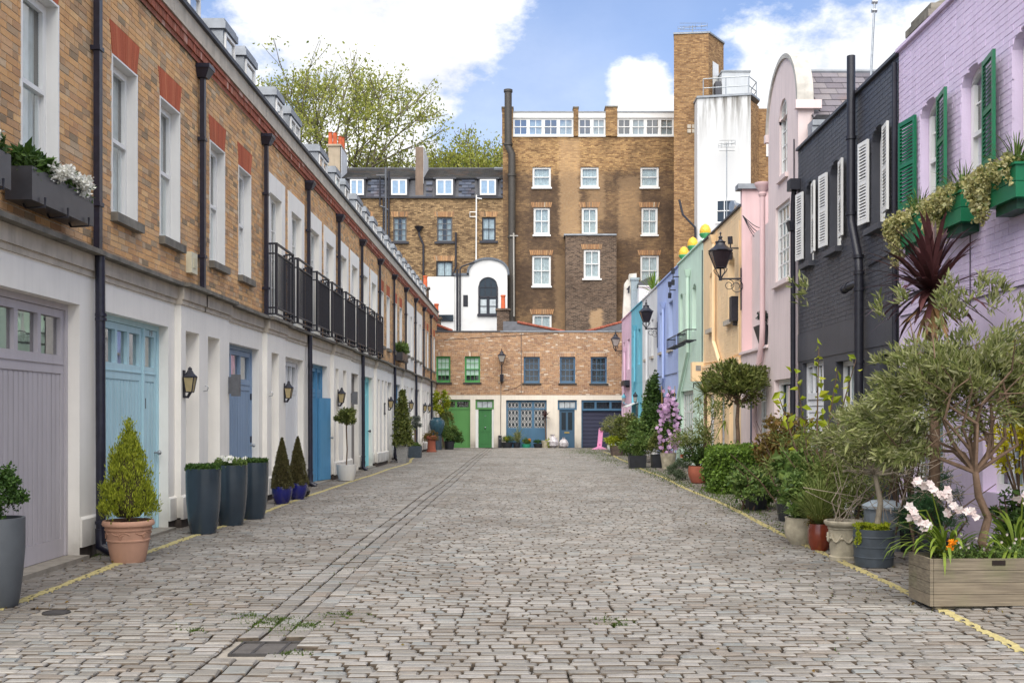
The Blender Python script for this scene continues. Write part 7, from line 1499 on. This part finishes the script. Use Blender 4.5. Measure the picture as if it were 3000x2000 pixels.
# orchids: strap leaves and white flowers
t = thing('orchid_clump', 'white flowered orchid clump with strappy leaves leaning out of the wooden planter', 'orchid', (3.75, 8.75, z0+.32)); OL = leafmat('orchid_strap_leaf', [(0,'#6f8a2c'),(.5,'#8a9c3c'),(1,'#4f6c24')])
blades('strap_leaves', t, OL, (3.62, 8.78, z0+.33), 60, .62, .026, (20, 75), .75, 7); blades('strap_leaves', t, OL, (4.25, 8.85, z0+.33), 70, .60, .026, (15, 80), .75, 7)
def orchid_flower(par, c_, s=.045):
    C = Vector(c_); n0 = Vector((R.gauss(-.3, .5), -1, R.gauss(.1, .35))).normalized(); a1 = n0.orthogonal().normalized(); b1 = n0.cross(a1); m = MB()
    for j in range(6): th = 2*pi*j/6+.3; d1 = a1*cos(th)+b1*sin(th); d2 = (a1*cos(th+.68)+b1*sin(th+.68))*1.15; d3 = (a1*cos(th-.68)+b1*sin(th-.68))*1.15; l = s*R.uniform(.9, 1.2); m.add([tuple(C), tuple(C+d3*l*.62+n0*.006), tuple(C+d1*l*1.05+n0*.002), tuple(C+d2*l*.62+n0*.006)], [(0, 1, 2, 3)])
    m.build('flower', par, WHF)
for (A1, B1, n) in (((3.30, 8.62, 1.02), (3.58, 8.62, .90), 12), ((3.22, 8.55, .80), (3.38, 8.55, .68), 9), ((3.50, 8.6, .95), (3.62, 8.6, .84), 6), ((4.12, 8.6, .93), (4.28, 8.6, .88), 6), ((3.62, 8.55, .78), (3.80, 8.6, .80), 4)):
    for i in range(n): p = Vector(A1).lerp(Vector(B1), i/max(1, n-1))+Vector((R.gauss(0, .025), R.gauss(0, .02), R.gauss(0, .03))); orchid_flower(t, p, .038)
m = MB()
for tgt in ((3.30, 8.62, 1.02), (3.24, 8.55, .8), (4.2, 8.6, .92)): m.tube([(3.65 if tgt[0] < 4 else 4.25, 8.78, z0+.33), ((3.6+tgt[0])/2 if tgt[0] < 4 else 4.24, 8.7, tgt[2]+.0), tgt], .006, 5)
m.build('flower_stems', t, OL)
# dark barrel pot with sedum and olive
x, y = 3.72, 10.88; t, z = planter('potted_olive', 'olive tree and yellow sedum in a dark grey ribbed barrel pot', 'potted plant', x, y)
pot(t, x, y, z, .195, .21, .40, BRL, [(.185, 0), (.195, .01), (.202, .10), (.208, .102), (.208, .112), (.203, .115), (.208, .21), (.214, .212), (.214, .222), (.208, .225), (.212, .31), (.217, .315), (.217, .325), (.212, .33), (.214, .40)])
leaves('sedum', t, YGL, np.concatenate([crown((x, y, z+.41), (.22, .2, .06), 3200, 30, .25), crown((x-.19, y-.08, z+.33), (.05, .05, .14), 600, 8, .4)]), .022, .012, up=.8)
tips = [(x+R.uniform(-.55, .5), y+R.uniform(-.3, .35), z+R.uniform(1.0, 1.75)) for _ in range(14)]; branchy('trunk', t, BARKG, (x+.03, y, z+.38), tips, .032, .004, .06, (x+.01, y, z+.98))
leaves('foliage', t, OLV, crown((x-.02, y, z+1.38), (.72, .5, .52), 6500, 60, .22, .25), .058, .014, out=(x, y, z+1.2))
m = MB()
for k in range(60): a_ = Vector((x+R.uniform(-.1, .9), y+R.uniform(-.2, .4), z+R.uniform(.5, 1.1))); m.tube([a_, a_+Vector((R.gauss(0, .15), R.gauss(0, .1), R.gauss(0, .1))), a_+Vector((R.gauss(0, .3), R.gauss(0, .15), R.gauss(.1, .15)))], .004, 3)
m.build('dry_twigs', t, plain('pale_dry_twig', '#9a8c7c', rough=.9))
# ornate cast stone pot, small neighbours
x, y = 3.57, 11.42; t, z = planter('cast_stone_pot', 'ornate weathered cast stone pot with swag relief and dry twigs', 'potted plant', x, y)
pot(t, x, y, z, .15, .2, .44, CSTN, [(.155, 0), (.16, .04), (.145, .05), (.15, .1), (.165, .3), (.165, .34), (.175, .35), (.17, .37), (.195, .38), (.215, .41), (.215, .43), (.205, .44)])
m = MB()
for k in range(6):
    q_ = -pi/2+(k-2.5)*.8; m.lathe((x+.165*cos(q_), y+.165*sin(q_), z+.25), [(.001, -.03), (.028, 0), (.001, .03)], 8); m.tube([(x+.168*cos(q_+s), y+.168*sin(q_+s), z+.30-.09*math.sin((s)/.8*pi)) for s in np.linspace(0, .8, 9)], .014, 5)
m.build('swag_relief', t, CSTN, smooth=True); m = MB()
for k in range(7): m.tube([(x+R.gauss(0, .05), y, z+.4), (x+R.gauss(.05, .12), y+R.gauss(0, .05), z+.65), (x+R.gauss(.12, .18), y, z+R.uniform(.8, 1.0))], .006, 4)
m.build('dry_twigs', t, plain('pale_dry_twig', '#9a8c7c', rough=.9))
x, y = 3.54, 12.25; t, z = planter('grassy_pot', 'glossy red brown pot with feathery green grass', 'potted plant', x, y); pot(t, x, y, z, .1, .14, .32, plain('red_brown_glaze', '#6e2f1c', rough=.25, coat=.4, var=.3, scale=6), [(.10, 0), (.135, .1), (.14, .22), (.12, .32)])
blades('grass', t, BAM, (x, y, z+.32), 420, .62, .007, (0, 70), .55, 5); leaves('dry_foliage', t, REDL, crown((x, y, z+.36), (.17, .15, .08), 500, 12, .3), .04, .01)
x, y = 3.48, 12.85; t, z = planter('cast_stone_pot', 'round moss stained cast stone bowl at the end of the pot group', 'potted plant', x, y); pot(t, x, y, z, .14, .2, .34, CSTN, [(.13, 0), (.19, .1), (.21, .22), (.19, .30), (.2, .34)]); leaves('foliage', t, GRL, crown((x, y, z+.6), (.32, .3, .35), 1800, 24, .3), .06, .035)
x, y = 3.62, 13.3; t, z = planter('white_pot_with_shrub', 'pale tall pot with broad bright green hydrangea leaves', 'potted plant', x, y); pot(t, x, y, z, .15, .2, .55, WPOT, [(.14, 0), (.2, .55)]); leaves('foliage', t, GRL, crown((x, y, z+.8), (.38, .36, .42), 1100, 26, .3), .11, .07)
# the mixed shrubs behind
for nm, la, c_, rd, mt, n, L_, W_, kk_ in (
    ('leafy_shrub', 'tall bronze leaved shrub in front of the white boarded door', (4.0, 15.4, 1.1), (.8, .6, .65), REDL, 3400, .07, .035, 40),
    ('leafy_shrub', 'dark feathery shrub behind the cast stone pots', (4.0, 12.9, .85), (.9, .6, .7), BAM, 9000, .06, .012, 50),
    ('leafy_shrub', 'light green bamboo like shrub behind the pot group', (4.1, 14.2, .95), (.85, .6, .6), BAM, 5000, .09, .014, 50),
    ('leafy_shrub', 'dark green rosemary bush beside the dark barrel pot', (4.35, 10.9, .55), (.42, .5, .52), FEA, 11000, .045, .006, 40),
    ('leafy_shrub', 'grey green olive shrub filling the gap before the charcoal house', (4.45, 12.0, 1.2), (.7, .6, .62), OLV, 4600, .055, .014, 60),
    ('leafy_shrub', 'low dark green bush under the purple wall', (4.75, 9.6, .5), (.4, .8, .5), DKL, 5200, .06, .03, 40),
    ('leafy_shrub', 'yellow leaved climber against the purple wall window', (4.85, 9.75, 1.65), (.26, .95, .95), YEF, 3400, .055, .03, 46),
    ('leafy_shrub', 'bright green shrub beside the glass door of the pink house', (3.9, 17.2, .45), (.55, .6, .45), GRL, 2800, .07, .04, 30)):
    z = G0(c_[0], c_[1]); t = thing(nm, la, 'shrub', (c_[0], c_[1], z), 'shrubs of the right-hand garden'); m = MB()
    for k in range(20): e = (c_[0]+R.gauss(0, rd[0]*.45), c_[1]+R.gauss(0, rd[1]*.45), c_[2]+R.uniform(-.2, .8)*rd[2]); s = (c_[0]+R.gauss(0, .1), c_[1]+R.gauss(0, .1), z); m.tube([s, ((s[0]+e[0])/2+R.gauss(0, .06), (s[1]+e[1])/2, (s[2]+e[2])/2+.1), e], [.016, .01, .004], 5)
    m.build('stems', t, BARK); leaves('foliage', t, mt, crown(c_, rd, n, kk_, .24, .2), L_, W_, up=.2)
    m = MB(); m.lathe((c_[0], c_[1], z), [(.16, 0), (.21, .26), (.2, .27)], 14); m.build('pot', t, BLP)
# dustbin with lid
t, z = planter('dustbin', 'pale grey dustbin lid half hidden behind the barrel pot', 'dustbin', 4.22, 12.0); m = MB(); m.lathe((4.22, 12.0, z), [(.2, 0), (.23, .5)], 20); m.build('bin', t, plain('grey_bin', '#7d858c', rough=.45)); m = MB(); m.lathe((4.22, 12.0, z+.5), [(.25, 0), (.25, .03), (.14, .09), (.04, .10)], 20); m.build('lid', t, plain('grey_bin_lid', '#a0aab2', rough=.4))
# bare twiggy stems with bright leaves before the charcoal house
t, z = planter('fig_sapling', 'spindly sapling with few bright yellow green leaves before the charcoal house', 'tree', 3.95, 13.8); m = MB(); P = []
for (dx, h) in ((-.55, 1.9), (-.3, 2.15), (0, 2.5), (.25, 2.2), (.5, 2.35)):
    pts = [(3.95, 13.8, z), (3.95+dx*.3, 13.8, z+h*.4), (3.95+dx*.7, 13.75, z+h*.75), (3.95+dx, 13.7, z+h)]; m.tube(pts, [.02, .015, .01, .005], 5)
    for f in np.linspace(.45, 1, 9): i = min(2, int(f*3)); p = Vector(pts[i]).lerp(Vector(pts[i+1]), f*3-i); P.append(tuple(p)); P.append(tuple(p+Vector((R.gauss(0, .04), R.gauss(0, .04), R.gauss(0, .03)))))
m.build('stems', t, BARK); leaves('foliage', t, YGL, P, .12, .07, up=.2)
# cordyline
x, y = 4.35, 10.9; t, z = planter('purple_cordyline', 'dark maroon cordyline palm with spiky blades under the green window boxes', 'palm', x, y); m = MB(); m.tube([(x, y, z), (x+.03, y, z+1.2), (x, y, 2.92)], [.07, .055, .05], 9); m.build('trunk', t, BARK, smooth=True)
blades('blades', t, COR, (x, y, 2.86), 170, .80, .05, (2, 118), .3, 6, rise=.14); blades('dead_blades', t, plain('dry_straw_blade', '#8a6a44', rough=.8), (x, y, 2.80), 26, .55, .045, (110, 165), .2, 4)
# ivy hedge, bay standard, yucca, oleander
t = thing('ivy_hedge', 'low planter wall completely overgrown with bright ivy beside the pink house', 'hedge', (4.5, 21.5, gz(21.5))); z = G0(4.4, 21.5)
m = MB(); m.box(4.05, 5.1, 20.95, 22.4, z-.05, z+.80); m.build('planter_box', t, WOOD)
def slab(x0, x1, y0, y1, z0_, z1_, n):
    P = []
    for _ in range(n):
        f = R.random(); 
        if f < .5: P.append((R.uniform(x0, x1), y0+R.gauss(0, .05), R.uniform(z0_, z1_)))
        elif f < .8: P.append((x0+R.gauss(0, .05), R.uniform(y0, y1), R.uniform(z0_, z1_)))
        else: P.append((R.uniform(x0, x1), R.uniform(y0, y1), z1_+R.gauss(0, .04)))
    P = np.array(P); P[:, 0] += .05*np.sin(P[:, 2]*9+P[:, 1]*4); P[:, 1] += .06*np.sin(P[:, 0]*8+P[:, 2]*5); return P
leaves('ivy', t, HEDG, slab(4.0, 5.1, 20.88, 22.4, z-.02, z+.92, 9000), .055, .048, droop=.4); leaves('dark_ivy', t, DKL, slab(4.05, 5.1, 20.95, 22.4, z, z+.8, 4500), .055, .045)
x, y = 4.62, 21.9; t = thing('bay_tree', 'mop headed bay tree on a bare trunk above the ivy hedge', 'tree', (x, y, z)); tips = [(x+R.uniform(-.55, .55), y+R.uniform(-.4, .4), R.uniform(2.0, 2.5)) for _ in range(12)]; branchy('trunk', t, BARK, (x-.02, y, z+.5), tips, .05, .006, .04, (x-.03, y, 1.85))
leaves('foliage', t, BAY, crown((x-.05, y, 2.32), (.78, .6, .55), 7800, 70, .24, .2), .09, .032, out=(x, y, 2.0))
x, y = 4.72, 26.5; t, z = planter('yucca_palm', 'spiky yucca on a thin trunk left of the mop headed bay tree', 'palm', x, y); m = MB(); m.tube([(x-.1, y, z), (x, y, z+1.2), (x-.02, y, z+2.2)], .04, 7); m.build('trunk', t, BARK); blades('blades', t, BAM, (x-.02, y, z+2.2), 90, .6, .035, (5, 120), .2, 4)
blades('lower_blades', t, OL, (x+.5, y, z+1.5), 30, .7, .04, (90, 160), .25, 4)
x, y = 4.2, 24.6; t, z = planter('potted_oleander', 'loose oleander in a big cracked terracotta bowl pot', 'potted plant', x, y); pot(t, x, y, z, .16, .25, .42, TERR2, [(.13, 0), (.17, .02), (.24, .2), (.25, .33), (.235, .42)]); m = MB(); tips = [(x+R.uniform(-.6, .5), y+R.uniform(-.3, .3), z+R.uniform(.9, 1.9)) for _ in range(16)]
for e in tips: m.tube([(x, y, z+.38), ((x+e[0])/2, y, z+.9), e], [.012, .008, .004], 4)
m.build('stems', t, BARK); leaves('foliage', t, BAM, np.concatenate([np.array([e])+NR.normal(0, .11, (110, 3)) for e in tips]), .11, .02, up=.5); leaves('dark_foliage', t, DKL, crown((x-.05, y, z+.75), (.4, .35, .4), 1500, 24, .3), .09, .022)
x, y = 4.0, 26.0; t, z = planter('low_herb_mound', 'low grey green herb mound with red flower beside the terracotta bowl', 'plant', x, y); leaves('foliage', t, leafmat('grey_green_herb', [(0,'#5a6a4c'),(.5,'#77866a'),(1,'#46583c')]), crown((x, y, z+.28), (.42, .35, .32), 2600, 26, .3), .05, .018); leaves('red_flower', t, leafmat('red_petal', [(0,'#c8301c'),(1,'#e04a2c')], k=1), crown((x-.02, y-.3, z+.62), (.05, .04, .03), 40, 6, .5), .04, .03)
# clematis on its trellis
x, y = 4.55, 32.2; t, z = planter('clematis_trellis', 'clematis covered in lilac pink flowers on canes in a mossy pot', 'climber', x, y); pot(t, x, y, z, .2, .26, .5, CSTN, [(.19, 0), (.25, .45), (.26, .5)]); m = MB()
for dx in (-.16, 0, .16): m.tube([(x+dx, y, z+.4), (x+dx*1.3, y, z+2.6)], .012, 4)
m.build('canes', t, plain('bamboo_cane', '#a98c58', rough=.8)); leaves('foliage', t, DKL, crown((x+.05, y, z+1.4), (.38, .3, 1.1), 2600, 40, .2), .08, .05)
fl = crown((x, y-.15, z+1.35), (.42, .22, 1.15), 190, 60, .3, .6)
for p in fl:
    m = MB(); C = Vector(p); n0 = Vector((R.gauss(-.3, .4), -1, R.gauss(.1, .4))).normalized(); a1 = n0.orthogonal().normalized(); b1 = n0.cross(a1)
    for j in range(6): th = 2*pi*j/6; d1 = a1*cos(th)+b1*sin(th); d2 = a1*cos(th+.52)+b1*sin(th+.52); d3 = a1*cos(th-.52)+b1*sin(th-.52); m.add([tuple(C), tuple(C+d3*.05), tuple(C+d1*.075), tuple(C+d2*.05)], [(0, 1, 2, 3)])
    m.build('clematis_flower', t, LPF)
for (x, y, la, mt, h, rr, n, lf, L_, W_) in ((4.35, 33.0, 'right square black tub with a small mixed shrub', BLP, .42, .24, 2600, BAY, .07, .03), (3.68, 33.2, 'left square black tub overflowing with lime green leaves', BLP, .42, .28, 3600, GRL, .10, .03)):
    t, z = planter('black_tub', la, 'potted plant', x, y, 'square black tubs'); pot(t, x, y, z, .2, rr, h, mt, [(rr*.9, 0), (rr*.9, .02), (rr, h)], sq=True); leaves('foliage', t, lf, crown((x-.05, y, z+.75), (rr*1.9, .4, .42), n, 34, .28), L_, W_)
t, z = planter('leafy_climber', 'dark ivy climber rising up the white house wall', 'climber', 4.75, 38.5); leaves('foliage', t, DKL, np.concatenate([crown((4.85, 38.5, 1.8), (.45, .8, 1.6), 5200, 60, .22), crown((4.6, 37.0, 1.2), (.5, .8, .9), 2600, 36, .25)]), .10, .07); leaves('bright_foliage', t, GRL, crown((4.3, 36.5, 1.0), (.6, .8, .7), 3200, 40, .25), .10, .06)
t, z = planter('leafy_shrub', 'bronze tinted bush by the aqua house door', 'shrub', 4.5, 43.5); leaves('foliage', t, BAY, crown((4.5, 43.5, 1.1), (.7, .8, .75), 3000, 40, .25), .10, .05)
x, y = 4.55, 50.5; t, z = planter('barrel_planter', 'grey green bush in a half barrel at the far pink house', 'potted plant', x, y); pot(t, x, y, z, .36, .46, .6, OAK, [(.36, 0), (.42, .2), (.44, .22), (.44, .26), (.45, .5), (.47, .52), (.47, .56), (.46, .6)]); leaves('foliage', t, OLV, crown((x, y, z+1.25), (.85, .6, .6), 3800, 50, .25), .10, .025, up=.4)
x, y = 4.05, 44.0; t, z = planter('barrel_planter', 'half barrel with lime green plants nearer than the pink bollard', 'potted plant', x, y); pot(t, x, y, z, .3, .36, .42, OAK, [(.3, 0), (.36, .42)]); leaves('foliage', t, YGL, crown((x, y, z+.62), (.6, .5, .3), 2200, 30, .25), .12, .03)
m = MB(); c_ = (4.3, 49.6, G0(4.3, 49.6)); m.lathe(c_, [(.1, 0), (.24, .1), (.26, .3), (.14, .5), (.06, .62), (.10, .68)], 10); WB_ = plain('white_plastic_bag', '#d2d4d6', rough=.35, var=.15, scale=14, bstr=1.); o = m.build('rubbish_bag', None, WB_, loc=c_, smooth=True, sharp=50); tag(o, 'white plastic bag leaning on the half barrel', 'rubbish bag')
# pink folding post
PKP = plain('pink_powder_coat', '#e79ac4', rough=.5, var=.08); x, y = 4.02, 54.2; t, z = planter('parking_post', 'bright pink folding parking post standing before the roller shutter', 'bollard', x, y); m = MB(); m.prism([(x-.42, z), (x+.42, z), (x+.16, z+.13), (x-.10, z+.13)], y-.25, y+.25); m.build('base_plate', t, PKP); m = MB(); m.prism([(x-.13, z+.13), (x+.11, z+.13), (x+.20, z+1.08), (x+.16, z+1.12), (x+.0, z+1.12), (x-.04, z+1.08)], y-.03, y+.05); m.build('post', t, PKP); m = MB(); m.box(x+.03, x+.13, y-.045, y-.03, z+.9, z+1.0); m.box(x-.04, x+.05, y-.045, y-.03, z+.2, z+.28); m.build('lock', t, plain('darker_pink', '#c06a98', rough=.5))
# the row of pots at the foot of the end wall
for (x, la, pm, w_, h, lf, fh, extra) in ((-.93, 'black trough with iris leaves and yellow flowers at the end wall', BLP, .34, .32, GRL, .45, 'y'), (-.38, 'second black tub with tall thin stems at the end wall', BLP, .22, .30, OLV, .9, None), (.15, 'green bowl with orange marigolds at the end wall', plain('bright_green_bowl', '#2f8f72', rough=.4), .27, .22, GRL, .40, 'o'), (.82, 'shallow black bowl with few low plants at the end wall', BLP, .28, .24, FEA, .25, None)):
    y = 57.55; t, z = planter('wall_planter', la, 'potted plant', x, y, 'pots along the end wall'); pot(t, x, y, z, w_*.75, w_, h, pm); leaves('foliage', t, lf, crown((x, y, z+h+fh*.35), (w_*1.1, .25, fh*.45), 900, 20, .3), .08, .02, up=.8); blades('long_leaves', t, lf, (x, y, z+h), 40, fh*1.2, .02, (0, 60), .5)
    if extra: leaves('flowers', t, YEF if extra == 'y' else ORF, crown((x+(.18 if extra == 'o' else -.05), y-.15, z+h+.22), (.10, .08, .07), 60, 8, .5), .05, .04)
x, y = 1.45, 57.5; t, z = planter('cordyline_pot', 'small maroon cordyline on a tall stem before the lattice garage door', 'potted plant', x-.2, y); pot(t, x-.2, y, z, .22, .26, .42, CSTN); m = MB(); m.tube([(x-.2, y, z+.4), (x-.24, y, z+1.75)], .035, 6); m.build('trunk', t, BARK); blades('blades', t, COR, (x-.24, y, z+1.75), 70, .5, .03, (0, 115), .25, 4); leaves('trailing_foliage', t, YGL, crown((x-.05, y-.2, z+.35), (.22, .12, .3), 500, 14, .3), .08, .05)
for x, s, la in ((1.62, 1.15, 'bulging clear rubbish bag beside the blue front door'), (1.75+.5, .9, 'smaller pale rubbish bag in front of the blue front door')):
    y = 57.45; z = G0(x, y); m = MB(); m.lathe((x, y, z), [(.15*s, 0), (.3*s, .12*s), (.31*s, .32*s), (.2*s, .5*s), (.07*s, .58*s), (.12*s, .66*s)], 9); o = m.build('rubbish_bag', None, plain('creased_clear_bag', '#b5b0b2', rough=.3, var=.4, scale=9, bstr=1.), loc=(x, y, z)); tag(o, la, 'rubbish bag', None)
# palm on the roof of the white house
t = thing('roof_palm', 'spiky green palm standing on the roof behind the aqua house', 'palm', (6.4, 49.5, 6.3)); m = MB(); m.tube([(6.4, 49.5, 6.2), (6.4, 49.5, 7.5)], .08, 6); m.build('trunk', t, BARK); blades('blades', t, OL, (6.3, 49.5, 7.55), 90, 1.1, .06, (5, 115), .15, 4)
# weeds between the setts
m_ = []
for (cx, cy, sx_, sy_, n) in ((-1.75, 7.85, .25, .25, 260), (-2.15, 8.2, .15, .1, 160), (-1.95, 8.05, .3, .12, 240), (-1.35, 8.3, .12, .08, 120), (.62, 7.9, .05, .15, 90), (.75, 8.0, .12, .05, 70), (-2.7, 7.9, .05, .05, 60), (3.55, 12.5, .3, .4, 240), (3.5, 16.5, .25, 1.2, 500), (3.7, 19.5, .25, 1.4, 700), (4.2, 18.2, .4, .4, 400), (3.6, 26, .2, 2., 500), (3.9, 30, .3, 2., 500), (3.3, 42, .4, 4., 900), (3.0, 51, .7, 3., 1500), (4.3, 55, .5, 1.5, 600), (2.9, 9.0, .3, .8, 90), (2.6, 10.3, .4, .8, 70), (-4.85, 11.7, .08, .15, 120), (-4.8, 12.3, .06, .1, 60), (2.3, 7.2, .4, .4, 60), (4.6, 16.9, .3, .4, 300), (-1.4, 20, .1, 3., 120), (-1.9, 11, .2, 2, 120), (3.3, 23, .2, 3, 300), (3.2, 8.35, .1, .1, 60)):
    for _ in range(n):
        x, y = R.gauss(cx, sx_*.6), R.gauss(cy, sy_*.6); 
        if abs(x) < 5.1: m_.append((x, y, G0(x, y)-.022))
g_ = [(x, y, G0(x, y)-.02) for cx, cy, sx_, sy_, n in ((3.72, 14.5, .12, .5, 260), (3.75, 17.5, .15, .8, 700), (3.85, 20.5, .2, 1.0, 900), (4.35, 17.6, .25, .25, 420), (4.7, 16.4, .2, .15, 260), (3.75, 25, .18, 2.0, 1100), (3.8, 31, .2, 3., 1500), (3.5, 41, .4, 4., 2400), (3.2, 50, .6, 3., 3000), (4.5, 55, .6, 1.2, 1200)) for x, y in [(R.gauss(cx, sx_), R.gauss(cy, sy_)) for _ in range(n)] if x < 5.1]
leaves('grass_tufts', None, GRS, g_, .05, .010, up=1.3, jit=.4)
leaves('grass', None, GRS, m_, .028, .006, up=1.2, jit=.4)
# moss in the joints near the drain
m_ = [(x, y, G0(x, y)-.020) for x, y in ((R.gauss(cx, sx_), R.gauss(cy, .09)) for cx, cy, sx_ in ((-1.8, 7.95, .3), (-1.5, 8.3, .22), (-2.2, 8.1, .12), (.7, 7.95, .08), (3.6, 19, .25)) for _ in range(700))]
leaves('moss', None, GRS, m_, .016, .012, up=1.2)
l_ = [(x, y, G0(x, y)+.008) for x, y in [(R.uniform(2.6, 5.0), R.uniform(7.5, 30)) for _ in range(420)]+[(R.uniform(-4.9, -3.9), R.uniform(8, 30)) for _ in range(120)]+[(R.uniform(-4, 3.4), R.uniform(6.3, 26)) for _ in range(150)]]
leaves('fallen_leaves', None, REDL, l_, .028, .016, droop=.1)
m_ = [(x, y, G0(x, y)-.013) for cx, cy, s_ in ((-2.25, 8.35, .05), (-2.0, 8.0, .07), (-1.72, 7.95, .06), (-1.5, 8.35, .05), (-2.5, 7.75, .04), (-1.95, 8.2, .05), (.66, 8.05, .04), (.72, 7.85, .03), (-1.55, 7.0, .04), (-4.85, 11.9, .06), (-2.1, 8.05, .06)) for x, y in [(R.gauss(cx, s_*1.3), R.gauss(cy, s_)) for _ in range(330)]]
leaves('moss_patches', None, leafmat('bright_moss', [(0,'#43551f'),(.5,'#586c28'),(1,'#36451a')]), m_, .022, .009, up=.9)
# ------------------------------------------------ trees beyond the roofs
def big_tree(label, x, y, zg, h, spread, nleaf, seed, lo=.45, mat=TREEL, L_=.24):
    rr = random.Random(seed); t = thing('plane_tree', label, 'tree', (x, y, zg), 'trees beyond the roofs'); m = MB(); tips = []
    def grow(p, d, l, r_, lv):
        n = 3; q_ = p; pts = [q_]; dd = d
        for i in range(n): dd = (dd+Vector((rr.gauss(0, .10), rr.gauss(0, .10), rr.gauss(.04, .06)))).normalized(); q_ = q_+dd*l/n; pts.append(q_)
        m.tube(pts, [r_*(1-.13*i) for i in range(n+1)], 6 if lv < 2 else 4, cap=False)
        if lv >= 2: tips.extend(pts[1:])
        if lv == 5: return
        for k in range(3 if lv < 4 else 3):
            nd = (dd+Vector((rr.gauss(0, 1), rr.gauss(0, 1), rr.gauss(.15, .45)))*(.48 if lv else .55)).normalized(); grow(q_, nd, l*rr.uniform(.68, .86), r_*.62, lv+1)
    for k in range(4): grow(Vector((x, y, zg+h*.20)), Vector((spread*rr.uniform(-.55, .55), spread*rr.uniform(-.3, .3), 1)).normalized(), h*.225, .20, 1)
    m.tube([(x, y, zg), (x, y, zg+h*.22)], [.55, .42], 10); m.build('trunk_and_branches', t, plain('plane_bark', '#6f675a', rough=.95, var=.3, scale=1.5))
    T = np.array([tuple(p) for p in tips]); i = NR.integers(0, len(T), nleaf); ht = (T[:, 2]-T[:, 2].min())/(np.ptp(T[:, 2])+1e-6); w_ = np.clip(1.25-ht*.9, .2, 1); keep = NR.random(nleaf) < w_[i]; i = i[keep]
    leaves('crown', t, mat, T[i]+NR.normal(0, .36, (len(i), 3)), L_, L_*.62, droop=.4); return t
big_tree('tall half bare plane tree with yellow green spring leaves behind the left roofs', -16.8, 88, 8, 26.5, 1.1, 17000, 3)
big_tree('second plane tree behind the left roofs, to the left of the tallest', -21.5, 90, 8, 22, .8, 9000, 8)
big_tree('airy plane tree behind the white and tan chimney', -11.6, 92, 8, 19.5, .45, 8000, 21)
big_tree('small dense yellow green tree beside the tall brown block', -4.6, 86, 9, 17, .75, 20000, 5)
0 and big_tree('low tree between the chimney and the tall brown block', -8.0, 84, 9, 14.5, .5, 12000, 13)
